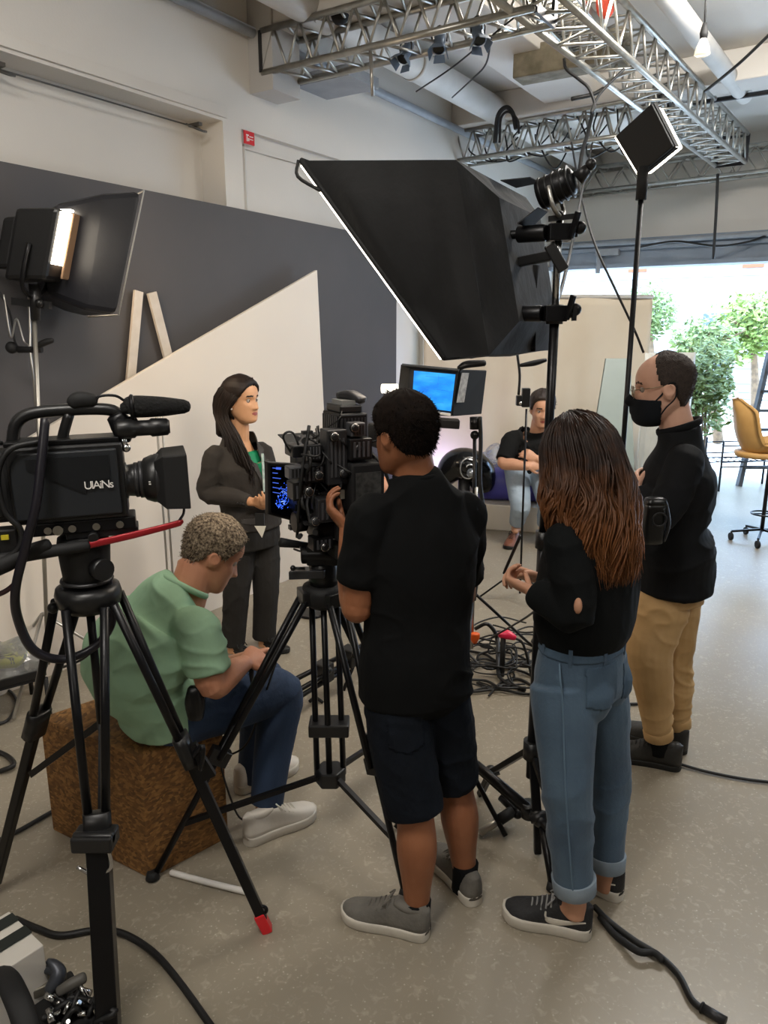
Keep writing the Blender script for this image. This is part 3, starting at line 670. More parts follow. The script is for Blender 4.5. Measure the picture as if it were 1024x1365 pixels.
torso(c, [(mk, .158, .124), (pel.lerp(mid_, .30), .178, .140), (pel.lerp(mid_, .55), .182, .142), (pel.lerp(mid_, .8), .178, .130), (mid_+V((0, 0, -.02)), .150, .104), (mid_+V((0, 0, .04)), .115, .078), (neck+V((0, 0, .0)), .068, .062)], rg, 28, .15)
for s_, e_, w_ in ((shL, elL, wrL), (shR, elR, wrR)):
    c.loft([s_.lerp(mid_, .4)+V((0, 0, -.045)), s_+V((0, 0, -.032)), s_.lerp(e_, .5), e_, e_.lerp(w_, .5), e_.lerp(w_, .86), e_.lerp(w_, .95)], [.046, .054, .062, .060, .054, .046, .040], None, 18, 4, .2)
me = remesh(c, .006, 8, .5, ORG[gi.name]); ripple(me, .009, (5, 5, 4), 12); sw = finish(me, 'sweater', SWE, gi)
c = MB(); q = elL.lerp(shL, .10)+(CAMP-elL).normalized()*.056-fg*.01; c.ball(q, (.012, .014, .024), 12); c.build('elbow_tear', SK2, sw)['label'] = 'bare skin showing through a tear at the elbow'
JEA = mat('blue_denim', '#53697c', .85, c2='#44586c', nscale=5, bump=.12, bscale=90, sheen=.1)
JEA2 = mat('pale_denim_cuff', '#8b98a3', .85, c2='#7d8b97', nscale=12)
c = MB(); torso(c, [(pel+V((0, 0, -.10)), .160, .128), (pel+V((0, 0, -.04)), .170, .130), (pel+V((0, 0, .03)), .165, .124), (pel+V((0, 0, .085)), .150, .114)], rg, 26, .06)
for h_, k_, a_, r_ in ((hL, kL, aL, 1.0), (hR, kR, aR, .92)):
    e_ = k_.lerp(a_, .84); c.loft([h_+V((0, 0, -.01)), h_.lerp(k_, .35), h_.lerp(k_, .75), k_, k_.lerp(a_, .4), e_], [.106*r_, .100*r_, .086*r_, .080*r_, .072*r_, .062*r_], None, 20, 4, .05)
for s_ in (-1, 1): c.ball(pel-fg*.058+rg*.070*s_+V((0, 0, -.075)), (.080, .080, .095))
me = remesh(c, .0055, 5, .5, ORG[gi.name]); ripple(me, .0045, (6, 6, 6), 4, lambda a: np.where(a[:, 2] < .72, 1.0, .4)); je = finish(me, 'jeans', JEA, gi)
bkv = nm_(-fg+(-rg)*.25)
pn_ = nm_(-fg*.85-rg*.5); pocket(me, gi, at(794, 905, 2.12), pn_.cross(UP), UP, .062, .060, pn_, mat('denim_pocket', '#4d6275', .85, c2='#405467', nscale=7, bump=.1, bscale=90), 'back_pocket', .004, je)
pocket(me, gi, pel-fg*.12+rg*.09+V((0, 0, -.045)), rg, UP, .055, .06, -fg, MATS['denim_pocket'], 'back_pocket', .004, je)
def bandz(me, root, fn, off, m, name, sub): o = finish(strip(me, fn, off, ORG[root.name]), name, m, root, sub); return solid(o, .004)
zt = (pel.z+.055); bandz(me, gi, lambda C_, N_: (C_[:, 2] > zt-.0) & (C_[:, 2] < zt+.034) & (np.abs(N_[:, 2]) < .8), .003, MATS['denim_pocket'], 'waistband', je)
for k in range(8):
    c = MB(); th = k*math.pi/4+.3; q = pel+rg*math.cos(th)*.162+fg*math.sin(th)*.124+V((0, 0, .07)); c.bar(q-V((0, 0, .03)), q+V((0, 0, .028)), .012, .008, rg*math.cos(th)+fg*math.sin(th)); c.build('belt_loop', JEA, je)
SEAM = mat('denim_seam', '#5f7689', .85)
for h_, k_, a_, sd in ((hL, kL, aL, -rg),):
    c = MB(); P = []
    for u in range(13):
        v = u/12; q = (pel+V((0, 0, .05))-rg*.15).lerp(h_, min(1, v*5)) if v < .2 else (h_.lerp(k_, (v-.2)/.4) if v < .6 else k_.lerp(a_, (v-.6)/.4*.82))
        rr_ = np.interp(v, [0, .1, .2, .4, .6, .8, 1], [.02, .085, .108, .098, .083, .077, .066]); P.append(q+nm_(sd*.9-fg*.42)*rr_)
    c.loft(P, [(.0035, .003)]*13, None, 6, 3, .2); c.build('side_seam', SEAM, je)
for k_, a_, r_ in ((kL, aL, .066), (kR, aR, .061)):
    c = MB(); d = nm_(k_-a_); e_ = k_.lerp(a_, .84); prof = [(-.026, r_-.006), (-.028, r_+.001), (-.026, r_+.003), (.022, r_+.005), (.025, r_+.003), (.022, r_-.006)]; c.lathe(e_, d, prof, 24, True); c.build('rolled_cuff', JEA2, je)
BLS = mat('black_shoe_mesh', '#1e1e20', .7, c2='#28282a', nscale=40, bump=.15, bscale=120); SW_ = mat('swoosh_cream', '#d6cfc2', .6); LCE = mat('grey_lace', '#8d8d8c', .8)
shoe(onz(786, 1247), onz(684, 1222), gi, BLS, SOLEW, .285, .055, .10, logo=SW_, lace=LCE, sole_h=.042)
shoe(onz(828, 1199), onz(772, 1173), gi, BLS, SOLEW, .275, .052, .10, logo=SW_, lace=LCE, sole_h=.042)
# her hair: an inner mass and many wavy locks
def ombre(name, z0, z1, c0, c1):
    m = bpy.data.materials.new(name); m.use_nodes = True; nt = m.node_tree; L = nt.links; b = nt.nodes['Principled BSDF']
    tc = nt.nodes.new('ShaderNodeTexCoord'); sp = nt.nodes.new('ShaderNodeSeparateXYZ'); L.new(tc.outputs['Object'], sp.inputs[0])
    nz = nt.nodes.new('ShaderNodeTexNoise'); nz.inputs['Scale'].default_value = 22; L.new(tc.outputs['Object'], nz.inputs['Vector'])
    mr = nt.nodes.new('ShaderNodeMapRange'); mr.inputs['From Min'].default_value = z0; mr.inputs['From Max'].default_value = z1; L.new(sp.outputs['Z'], mr.inputs['Value'])
    ad = nt.nodes.new('ShaderNodeMath'); ad.operation = 'MULTIPLY_ADD'; L.new(nz.outputs['Fac'], ad.inputs[0]); ad.inputs[1].default_value = .7; ad.inputs[2].default_value = -.35
    a2 = nt.nodes.new('ShaderNodeMath'); L.new(mr.outputs[0], a2.inputs[0]); L.new(ad.outputs[0], a2.inputs[1])
    r = nt.nodes.new('ShaderNodeValToRGB'); r.color_ramp.elements[0].color = rgb(c0); r.color_ramp.elements[1].color = rgb(c1); r.color_ramp.elements[1].position = .85
    L.new(a2.outputs[0], r.inputs[0]); L.new(r.outputs[0], b.inputs['Base Color']); b.inputs['Roughness'].default_value = .5; b.inputs['Specular IOR Level'].default_value = .35
    return m
HZ0 = at(775, 722, 2.2).z; HZ1 = H2.c.z+.02
HG = ombre('brown_curly_hair', HZ1, HZ0, '#24150e', '#7a4c2a')
hm = MB(); topc = H2((0, -.012, .0))
path = [H2((0, -.01, .075)), H2((0, -.025, .03)), H2((0, -.045, -.05)), at(792, 660, 2.19), at(800, 690, 2.165), at(806, 712, 2.16)]
hm.loft(path, [(.058, .072), (.080, .088), (.080, .082), (.086, .066), (.085, .055), (.06, .03)], rg, 24, 5, .6)
rn = random.Random(31); lowc = at(797, 690, 2.165)
CL = [(rn.uniform(0, 6.3), rn.uniform(7, 11), rn.uniform(.006, .020)) for _ in range(64)]
for k in range(2500):
    th = rn.choice((-1, 1))*rn.uniform(.62, math.pi); a = abs(th); lay = rn.uniform(-.012, .020); ph0 = rn.uniform(.04, 1.0)
    sx, cx = math.sin(th), math.cos(th); P = []
    L_ = np.interp(a, [.62, 1.2, 2.0, math.pi], [.20, .27, .36, .37])*rn.uniform(.72, 1.05); ph = rn.uniform(0, 6.3); cl_ = CL[int((th+math.pi)/(2*math.pi)*31.9)+32*(lay > .004)]; ph = cl_[0]+rn.gauss(0, .6); fq = cl_[1]; amp = cl_[2]*rn.uniform(.7, 1.2)
    if k >= 1500: lay = rn.uniform(-.022, .002); amp *= .35
    for q in range(4):                                         # over the skull from the parting
        f_ = ph0+(1.52-ph0)*q/3; P.append(H2((sx*math.sin(f_)*(.086+lay), cx*math.sin(f_)*(.106+lay)-.012, math.cos(f_)*(.126+lay)-.004)))
    p0 = P[-1]; out = nm_(V((p0.x-topc.x, p0.y-topc.y, 0))); tanv = out.cross(UP); dr = V((lowc.x-topc.x, lowc.y-topc.y, 0)); n = 12
    for j in range(1, n):
        u = j/(n-1); w_ = amp*min(1, u*2.5)
        P.append(V((p0.x, p0.y, p0.z-u*L_))+dr*(u**1.1*.95)+out*(.022*math.sin(min(1, u*1.6)*1.57)-.030*max(0, u-.55)+w_*math.cos(ph+u*fq))+tanv*(w_*1.3*math.sin(ph+u*fq)))
    r0 = rn.uniform(.0022, .0046); m_ = len(P)
    hm.loft(P, [r0*np.interp(i/(m_-1), [0, .15, .75, 1], [.5, 1, .9, .1]) for i in range(m_)], None, 4, 1, .1)
hair = hm.build('hair', HG, gi)
# pen and phone in her hands
p0, p1 = at(677, 752, 2.44), at(693, 716, 2.40)
t = MB(); t.loft([p0-(p1-p0)*.35, p0, p1, p1+(p1-p0)*.06], [.0045, .0055, .0055, .003], None, 10, 2, .5)
tag(t.build('pen', mat('black_pen', '#141416', .3)), 'slim black pen held up in the hand of the curly haired woman', 'pen')
# ---------------------------------------------------------------- 3. man in the face mask
fm = nm_((-.95, .28, 0)); rm = fm.cross(UP)
pel = at(893, 765, 3.15)
mm = person(pel, 'balding man in dark face mask, dark jacket and khaki trousers, arms crossed')
SK3 = skin('ruddy_skin', '#e2b39b', '#d6a48b')
H3 = Frame(at(884, 517, 3.15), (-.97, .22, -.10), 1.22); neck = at(906, 560, 3.15)
shL, shR = at(913, 618, 3.0), at(897, 610, 3.31); elL, elR = at(883, 688, 2.93), at(868, 672, 3.36); wrL, wrR = at(849, 655, 3.10), at(858, 664, 3.06)
hL, hR = at(884, 785, 3.10), at(899, 780, 3.21); kL, kR = at(866, 868, 3.04), at(895, 862, 3.22); aL, aR = at(879, 990, 3.05), at(903, 974, 3.2)
mid_ = (shL+shR)/2; belly = pel.lerp(mid_, .42)+fm*.03
def mT(g): return [(pel+V((0, 0, -.06)), .175+g, .13+g), (pel+V((0, 0, .05)), .178+g, .14+g), (belly, .17+g, .145+g), (pel.lerp(mid_, .8), .19+g, .14+g), (mid_+V((0, 0, -.04)), .185+g, .12+g), (mid_+V((0, 0, .03)), .15+g, .088+g), (neck, .075+g, .072+g)]
b = MB(); torso(b, mT(-.04), rm)
b.loft([neck+V((0, 0, -.06)), neck.lerp(H3.c, .45), H3((0, -.02, -.05))], [.072, .066, .068], rm, 16, 4, .3); add_head(b, H3)
for s_, e_, w_ in ((shL, elL, wrL), (shR, elR, wrR)): limb(b, s_, e_, w_, .05, .045, .03)
add_hand(b, wrL, at(843, 630, 3.22)-wrL, V((.9, .3, 0)), -1, .5, 1.05); add_hand(b, wrR, V((.3, -.5, .2)), V((.5, .3, -.5)), 1, .5, 1.05)
for h_, k_, a_ in ((hL, kL, aL), (hR, kR, aR)):
    b.loft([h_+V((0, 0, .04)), h_.lerp(k_, .5), k_, k_.lerp(a_, .32)-fm*.012, a_, a_-V((0, 0, .05))], [.098, .085, .06, .06, .04, .042], None, 18, 4, .4)
    b.loft([a_-V((0, 0, .02)), a_-V((0, 0, .045))+fm*.045], [.036, .03], None, 12, 2, .5)
me = remesh(b, .005, 3, .5, ORG[mm.name]); paint_face(me, H3, ORG[mm.name], lips=False); finish(me, 'body', [SK3, LIP, mat('brown_brow', '#4a3226', .8), SK3], mm); eyes(H3, mm)
def maskfn(C_, N_):
    x, y, z = H3.inv(C_).T; top = np.interp(np.abs(x), [0, .02, .05, .075], [-.012, -.022, -.028, -.034]); bot = np.interp(y, [-.02, .03, .07], [-.10, -.128, -.14])
    return (y > .012) & (z < top) & (z > bot) & (np.abs(x) < .085) & ((N_@np.array(H3.f) > -.2) | (N_@np.array(H3.u) < -.3))
mk_ = strip(me, maskfn, .010, ORG[mm.name])
a = verts(mk_)+np.array(ORG[mm.name]); L_ = H3.inv(a); pk = np.exp(-(L_[:, 0]/.045)**2-((L_[:, 2]+.055)/.05)**2); a = a+np.outer(pk*.016, np.array(H3.f)); set_verts(mk_, a-np.array(ORG[mm.name]))
MASK = cloth('navy_black_mask', '#14171c', '#191d23', .8, .1, 60)
fmask = finish(mk_, 'face_mask', MASK, mm); solid(fmask, .004)
sm_ = fmask.modifiers.new('sm', 'SMOOTH'); sm_.iterations = 12; sm_.factor = .6
c = MB()
for s_ in (-1, 1):
    c.tube([H3((.064*s_, .030, -.035)), H3((.073*s_, .012, -.015)), H3((.080*s_, -.012, .020)), H3((.080*s_, -.030, .018))], .0028*1.2, 6, 4); c.tube([H3((.060*s_, .02, -.09)), H3((.073*s_, -.0, -.06)), H3((.080*s_, -.028, -.03)), H3((.080*s_, -.034, .01))], .0026*1.2, 6, 4)
c.build('ear_loop', MASK, mm)
HBR = mat('cropped_brown_hair', '#2b221c', .8, c2='#3a2e27', nscale=90, bump=.3, bscale=220)
hm = hair_cap(H3, BALD, .007, .002, 80, 0, 3); tufts(hm, H3, BALD, 500, .008, .0013, 6, .006, .3); hm.build('hair', HBR, mm)
c = MB()
for s_ in (-1, 1):
    c.ring(H3((.031*s_, .098, -.004)), H3.f, .0205*H3.sc, .0016, 22, 6); c.tube([H3((.052*s_, .096, .004)), H3((.073*s_, .05, .008)), H3((.078*s_, -.01, .012))], .0018, 6, 4)
c.tube([H3((-.011, .10, -.002)), H3((0, .106, .002)), H3((.011, .10, -.002))], .0016, 6, 3); c.build('spectacles', mat('thin_gold_wire', '#9a8a70', .3, .8), mm)
JAC = cloth('charcoal_jacket', '#0e0f11', '#121316', .8, .25, 6)
hem = pel+V((0, 0, -.05))
c = MB(); torso(c, [(hem-fm*.01, .205, .165), (pel+V((0, 0, .08))-fm*.008, .205, .165), (belly, .195, .165), (pel.lerp(mid_, .8), .21, .158), (mid_+V((0, 0, -.03)), .20, .135), (mid_+V((0, 0, .06)), .135, .095), (neck+V((0, 0, -.03)), .085, .084)], rm, 28, .08)
for s_, e_, w_ in ((shL, elL, wrL), (shR, elR, wrR)):
    c.loft([s_.lerp(mid_, .3), s_, s_.lerp(e_, .5), e_, e_.lerp(w_, .45), e_.lerp(w_, .85)], [.066, .072, .073, .068, .062, .054], None, 18, 4, .2)
me = remesh(c, .0065, 7, .5, ORG[mm.name]); ripple(me, .010, (4, 4, 4), 21); jc_ = finish(me, 'jacket', JAC, mm)
c = MB(); nn_ = nm_((H3.c-neck)+V((0, 0, .25))); c.loft([neck+V((0, 0, -.028))+rm*.083*math.sin(a)+fm*.083*math.cos(a)+UP*(.002-.030*math.cos(a)) for a in [i*2*math.pi/20+.12 for i in range(20)]], [(.016, .007)]*20, nn_, 8, 2, .2); c.build('collar', JAC, jc_)
KHA = mat('khaki_cotton', '#c6a271', .85, c2='#ba9664', nscale=5, bump=.2, bscale=10)
c = MB(); torso(c, [(pel+V((0, 0, -.10)), .178, .142), (pel+V((0, 0, -.02)), .184, .146), (pel+V((0, 0, .05)), .18, .145)], rm, 24, .1)
for h_, k_, a_ in ((hL, kL, aL), (hR, kR, aR)):
    c.loft([h_+V((0, 0, .0)), h_.lerp(k_, .4), k_, k_.lerp(a_, .45), k_.lerp(a_, .88)], [.114, .116, .102, .082, .060], None, 20, 4, .06)
me = remesh(c, .006, 5, .5, ORG[mm.name]); ripple(me, .007, (5, 5, 5), 9); tr_ = finish(me, 'trousers', KHA, mm)
for a_, k_ in ((aL, kL), (aR, kR)): c = MB(); c.lathe(k_.lerp(a_, .86), nm_(a_-k_), [(-.01, .062), (0, .066), (.035, .064), (.04, .058)], 22); c.build('hem', KHA, tr_)
BLK = mat('black_leather', '#232220', .55, c2='#2b2a28', nscale=14, bump=.1, bscale=60); BSO = mat('black_sole', '#191918', .7)
for a_ in (aL, aR): c = MB(); c.loft([a_+V((0, 0, .06)), a_, a_-V((0, 0, .05))], [.046, .045, .047], None, 14, 3, .1); c.build('sock', SOCK, mm)
shoe(onz(906, 1025), onz(826, 1008), mm, BLK, BSO, .32, .060, .105, lace=BSO)
shoe(onz(914, 1004), onz(838, 978), mm, BLK, BSO, .31, .058, .105, lace=BSO)
pc0 = at(872, 690, 2.80); o = thing('belt_pouch', pc0, 'glossy black equipment pouch clipped at the waist of the masked man', 'pouch')
c = MB(); c.loft([pc0+V((0, 0, -.10)), pc0+V((0, 0, -.02)), pc0+V((.0, 0, .055))], [(.038, .026), (.044, .03), (.042, .03)], nm_((1, .1, 0)), 18, 4, .2, expo=.6); c.build('pouch_body', mat('black_gloss_vinyl', '#0d0d0e', .3), o)
c = MB(); c.loft([pc0+V((0, 0, .055)), pc0+V((0, 0, .075))], [(.045, .033), (.038, .026)], nm_((1, .1, 0)), 18, 2, .3, expo=.6); c.build('lid', mat('black_gloss_vinyl', '#0d0d0e', .3), o)
c = MB(); c.ring(pc0+V((.010, -.031, .0)), V((0, 1, 0)), .026, .004, 22, 6); c.tube([pc0+V((.038, -.01, .06)), pc0+V((.052, -.02, -.02)), pc0+V((.042, -.01, -.09))], .007, 6, 4); c.build('loop_strap', mat('black_strap', '#202022', .35), o)
# ---------------------------------------------------------------- 4. presenter
fp_ = nm_((.80, -.60, 0)); rp_ = fp_.cross(UP)
pel = at(334, 700, 4.36)
pr = person(pel, 'woman with long straight dark hair in charcoal trouser suit and green blouse, hands clasped')
SK4 = skin('warm_tan_skin', '#d8a47c', '#cc966e')
H4 = Frame(at(322, 533, 4.36), (.88, -.47, -.02), 1.10); neck = at(318, 573, 4.40)
shR, shL = at(286, 610, 4.26), at(350, 604, 4.48); elR, elL = at(276, 657, 4.24), at(362, 655, 4.42); wrR, wrL = at(336, 669, 4.13), at(352, 672, 4.18)
hR, hL = at(321, 712, 4.32), at(350, 708, 4.42); kR, kL = at(316, 785, 4.27), at(355, 780, 4.37); aR, aL = at(311, 858, 4.28), at(352, 850, 4.38)
mid_ = (shL+shR)/2
def pT(g): return [(pel+V((0, 0, -.08)), .185+g, .135+g), (pel+V((0, 0, .03)), .178+g, .132+g), (pel.lerp(mid_, .42), .148+g, .118+g), (pel.lerp(mid_, .74), .168+g, .145+g), (mid_+V((0, 0, -.06)), .170+g, .128+g), (mid_+V((0, 0, .015)), .135+g, .082+g), (neck+V((0, 0, -.01)), .062+g, .06+g)]
b = MB(); torso(b, pT(-.02), rp_)
b.loft([neck+V((0, 0, -.07)), neck.lerp(H4.c, .4), H4((0, -.02, -.05))], [.060, .054, .054], rp_, 16, 4, .3); add_head(b, H4, .9)
for s_, e_, w_ in ((shR, elR, wrR), (shL, elL, wrL)): limb(b, s_, e_, w_, .045, .04, .025)
add_hand(b, wrR, at(362, 670, 4.10)-wrR, V((.1, .8, .3)), -1, .35, .98); add_hand(b, wrL, at(356, 668, 4.08)-wrL, V((-.3, .2, .9)), 1, .5, .95)
for h_, k_, a_ in ((hL, kL, aL), (hR, kR, aR)):
    b.loft([h_+V((0, 0, .04)), h_.lerp(k_, .5), k_, k_.lerp(a_, .32)-fp_*.012, a_, a_-V((0, 0, .05))], [.10, .085, .058, .058, .036, .038], None, 18, 4, .4)
    b.loft([a_-V((0, 0, .02)), a_-V((0, 0, .055))+fp_*.06, a_-V((0, 0, .07))+fp_*.13], [.034, .034, .022], None, 12, 3, .6)
me = remesh(b, .0046, 3, .5, ORG[pr.name]); paint_face(me, H4, ORG[pr.name]); finish(me, 'body', [SK4, LIP, BROW, SK4], pr); eyes(H4, pr)
BLO = cloth('emerald_blouse', '#1f8a5e', '#1b7a52', .5, .15, 12)
c = MB(); torso(c, pT(-.002)[1:-1], rp_, 24, .2); me = remesh(c, .007, 5, .5, ORG[pr.name]); finish(me, 'blouse', BLO, pr)
SUIT = cloth('charcoal_suit', '#34302d', '#3a3632', .82, .12, 40)
c = MB(); TT = [(pel+V((0, 0, -.0)), .205, .155), (pel+V((0, 0, .08)), .192, .146), (pel.lerp(mid_, .42), .164, .134), (pel.lerp(mid_, .74), .185, .160), (mid_+V((0, 0, -.05)), .184, .142), (mid_+V((0, 0, .036)), .132, .092), (neck+V((0, 0, -.01)), .078, .075)]
torso(c, TT, rp_, 28, .08)
for s_, e_, w_ in ((shR, elR, wrR), (shL, elL, wrL)):
    c.loft([s_.lerp(mid_, .3), s_+V((0, 0, .004)), s_.lerp(e_, .5), e_, e_.lerp(w_, .5), e_.lerp(w_, .93)], [.058, .062, .062, .058, .052, .042], None, 18, 4, .15)
me = remesh(c, .0055, 6, .5, ORG[pr.name]); ripple(me, .004, (6, 6, 5), 30)
FPn, RPn = np.array(fp_), np.array(rp_); nb = np.array(neck)
def vneck(C_, N_):
    d = C_-nb; x = d@RPn; y = d@FPn; z = d[:, 2]; return (y > .0) & (z < .05) & (z > -.33) & (np.abs(x) < np.interp(z, [-.33, 0, .05], [.0, .075, .085])) & (N_@FPn > -.5)
bm = bmesh.new(); bm.from_mesh(me); C_ = np.array([tuple(f.calc_center_median()) for f in bm.faces])+np.array(ORG[pr.name]); N_ = np.array([tuple(f.normal) for f in bm.faces])
kill = vneck(C_, N_); bmesh.ops.delete(bm, geom=[f for f, k in zip(bm.faces, kill) if k], context='FACES'); bm.to_mesh(me); bm.free()
jk = finish(me, 'blazer', SUIT, pr)
def lap(C_, N_):
    d = C_-nb; x = d@RPn; y = d@FPn; z = d[:, 2]; e = np.interp(z, [-.33, 0, .05], [.0, .075, .085]); wl = np.interp(z, [-.34, -.12, -.10, .06], [.0, .055, .04, .035]); return (y > -.04) & (z < .06) & (z > -.34) & (np.abs(x) >= e-.004) & (np.abs(x) < e+wl) & (N_@FPn > -.5)
lp = finish(strip(me, lap, .006, ORG[pr.name]), 'lapel', mat('charcoal_lapel', '#3b3734', .75), pr, jk); solid(lp, .006)
pocket(me, pr, pel.lerp(mid_, .16)+fp_*.12+rp_*.10, rp_, UP, .055, .012, nm_(fp_+rp_*.5), mat('charcoal_lapel', '#3b3734', .75), 'pocket_flap', .006, jk)
c = MB(); e_ = elR.lerp(wrR, .88)
for k in range(3): c.ball(elR.lerp(wrR, .76+.06*k)+V((-.01, -.045, -.01)), .007, 8)
c.build('cuff_buttons', K if 'K' in globals() else mat('black_plastic', '#161617', .38), jk)
c = MB(); torso(c, [(pel+V((0, 0, -.12)), .180, .140), (pel+V((0, 0, -.04)), .190, .144), (pel+V((0, 0, .05)), .182, .138)], rp_, 24, .1)
for h_, k_, a_ in ((hR, kR, aR), (hL, kL, aL)):
    c.loft([h_+V((0, 0, .04)), h_.lerp(k_, .4), k_, k_.lerp(a_, .5), k_.lerp(a_, 1.0)], [.102, .096, .080, .075, .073], None, 20, 4, .05)
me = remesh(c, .006, 5, .5, ORG[pr.name]); ripple(me, .004, (7, 7, 4), 33); finish(me, 'trousers', cloth('charcoal_trousers', '#262422', '#2b2927', .85, .12, 40), pr)
for a_ in (aR, aL):
    hl = V((a_.x, a_.y, 0))-fp_*.03; shoe(hl, hl+fp_, pr, mat('black_heel', '#151413', .35), BSO, .24, .044, .055, lace=BSO)
HP = mat('straight_dark_hair', '#17100c', .55, c2='#231710', nscale=30, stretch=(1, 1, .15), spec=.3)
LONG = [(0, .078), (25, .070), (45, .050), (62, .020), (78, .010), (95, .000), (110, -.05), (150, -.11), (180, -.115)]
hm = hair_cap(H4, LONG, .014, .001, 20, .004, 7)
rn = random.Random(9)
hm.loft([H4((0, -.06, .05)), H4((0, -.085, -.02)), H4((.02, -.095, -.10)), H4((.045, -.09, -.19))], [(.06, .04), (.075, .045), (.075, .04), (.06, .03)], H4.r, 18, 4, .5)
for k in range(260):
    side_ = 1 if rn.random() < .72 else -1; u = rn.random()
    p0 = V((side_*rn.uniform(.0, .03), rn.uniform(-.03, .065), .118-rn.uniform(0, .006)))
    p1 = V((side_*(.078+.008*rn.random()), np.interp(u, [0, 1], [-.085, .030]), .035+.03*rn.random()-.03*u)); p2 = V((side_*(.082+.006*rn.random()), p1.y-.035-.02*u, -.07))
    if side_ > 0: p3 = V((.088+.03*rn.random(), -.05+.09*u+.02*rn.random(), -.17)); p4 = V((.080+.04*rn.random(), -.02+.13*u+.02*rn.random(), -.27-.05*rn.random())); p5 = V((.060+.05*rn.random(), .02+.12*u, -.33-.12*u*rn.random()))
    else: p3 = V((-.075, -.09, -.15)); p4 = V((-.06, -.10, -.22)); p5 = V((-.05, -.10, -.27))
    hm.loft([H4(p) for p in (p0, p1, p2, p3, p4, p5)], [.003, .0055, .006, .0055, .004, .001], None, 5, 3, .2)
hm.build('hair', HP, pr)
c = MB(); c.ball(H4((.078, -.004, -.042)), .006, 10); c.build('earring', mat('pearl', '#efe6e0', .2), pr)
lo_ = [mid_+fp_*.155+V((0, 0, .02))-rp_*.04, pel.lerp(mid_, .74)+fp_*.165-rp_*.015, pel.lerp(mid_, .5)+fp_*.165]
c = MB(); c.loft(lo_, [(.010, .0025)]*3, rp_, 8, 5, .1); c.box(lo_[-1]+V((0, 0, -.04)), (.06, .006, .08), rp_, fp_); c.build('lanyard', mat('pale_lanyard', '#b9c4bc', .5, c2='#8fa79a', nscale=40), pr)
cq = at(347, 705, 4.10); o = thing('clip_badge', cq, 'small dark clip with white card at the waist of the woman in the suit', 'badge')
c = MB(); c.bar(cq+V((0, 0, .09)), cq+V((0, 0, .02)), .05, .02); c.build('holder', mat('black_matte2', '#121212', .6), o)
c = MB(); c.prism([cq+V((-.03, -.012, .02)), cq+V((.035, -.012, .02)), cq+V((.01, -.012, -.05))], V((0, .004, 0))); c.build('card', mat('white_card', '#d9d5c8', .5), o)
# ---------------------------------------------------------------- 5. man in green, sitting
fs1 = nm_((.76, .65, 0)); rs1 = fs1.cross(UP)
pel = at(222, 962, 2.52); pel.z = .585
gm = person(pel, 'man in pale green t-shirt and blue jeans sitting hunched on the chipboard box')
SK5 = skin('rosy_skin', '#c98f70', '#bd8163')
H5 = Frame(at(284, 737, 2.62), (.78, .34, -.52), 1.12); neck = at(246, 782, 2.55)
shR, shL = at(264, 840, 2.37), at(172, 824, 2.64); elR, elL = at(283, 912, 2.35), at(275, 905, 2.80); wrR, wrL = at(326, 884, 2.50), at(330, 878, 2.66)
hR, hL = pel+rs1*.10, pel-rs1*.10; kR, kL = at(374, 922, 2.72), at(352, 905, 2.96); aR, aL = at(354, 1082, 2.60), at(335, 1050, 2.88)
mid_ = (shL+shR)/2; up1 = nm_(mid_-pel); bk_ = pel.lerp(mid_, .5)-fs1*.11-rs1*.045
def sT(g): return [(pel+V((0, 0, -.06)), .165+g, .12+g), (pel+V((0, 0, .05))-fs1*.02, .170+g, .125+g), (bk_+V((0, 0, -.02)), .172+g, .118+g), (pel.lerp(mid_, .82)-fs1*.05, .188+g, .125+g), (mid_-fs1*.005, .180+g, .112+g), (mid_.lerp(neck, .6)+V((0, 0, .01)), .120+g, .082+g), (neck, .07+g, .068+g)]
b = MB(); torso(b, sT(-.03), rs1)
b.loft([neck-up1*.06, neck.lerp(H5.c, .45)+V((-.01, 0, 0)), H5((0, -.035, -.05))], [.074, .067, .066], rs1, 16, 4, .3); add_head(b, H5)
for s_, e_, w_ in ((shR, elR, wrR), (shL, elL, wrL)): limb(b, s_, e_, w_, .055, .052, .031, 1.02)
add_hand(b, wrR, at(348, 868, 2.60)-wrR, V((-.2, .5, -.7)), -1, .95, 1.1, .02, .8); add_hand(b, wrL, at(345, 872, 2.72)-wrL, V((.2, -.6, -.6)), 1, .8, 1.1)
for h_, k_, a_ in ((hR, kR, aR), (hL, kL, aL)):
    b.loft([h_, h_.lerp(k_, .5)+V((0, 0, .01)), k_, k_.lerp(a_, .32)-fs1*.02, a_, a_-V((0, 0, .05))], [.085, .075, .055, .055, .04, .042], None, 18, 4, .4)
    b.loft([a_-V((0, 0, .02)), a_-V((0, 0, .045))+fs1*.045], [.036, .03], None, 12, 2, .5)
me = remesh(b, .0048, 3, .5, ORG[gm.name]); paint_face(me, H5, ORG[gm.name]); finish(me, 'body', [SK5, LIP, BROW, SK5], gm); eyes(H5, gm)
HS = mat('salt_pepper_hair', '#41342a', .8, c2='#a08f78', nscale=110, bump=.6, bscale=200, spec=.2)
hm = hair_cap(H5, SHORT, .009, .003, 90, .006, 11); tufts(hm, H5, SHORT, 3500, .009, .0015, 12, .008, .0, spread=.8); hm.build('hair', HS, gm)
GRE = cloth('sage_green_cotton', '#9bbd9d', '#92b494', .85, .18, 8)
c = MB(); torso(c, [(pel+V((0, 0, -.045))-fs1*.01, .195, .148), (pel+V((0, 0, .05))-fs1*.03, .198, .150), (bk_, .212, .150), (pel.lerp(mid_, .82)-fs1*.05, .218, .150), (mid_-fs1*.005+V((0, 0, -.01)), .195, .128), (mid_.lerp(neck, .5)+V((0, 0, .018)), .142, .100), (neck-up1*.015, .088, .085)], rs1, 28, .08)
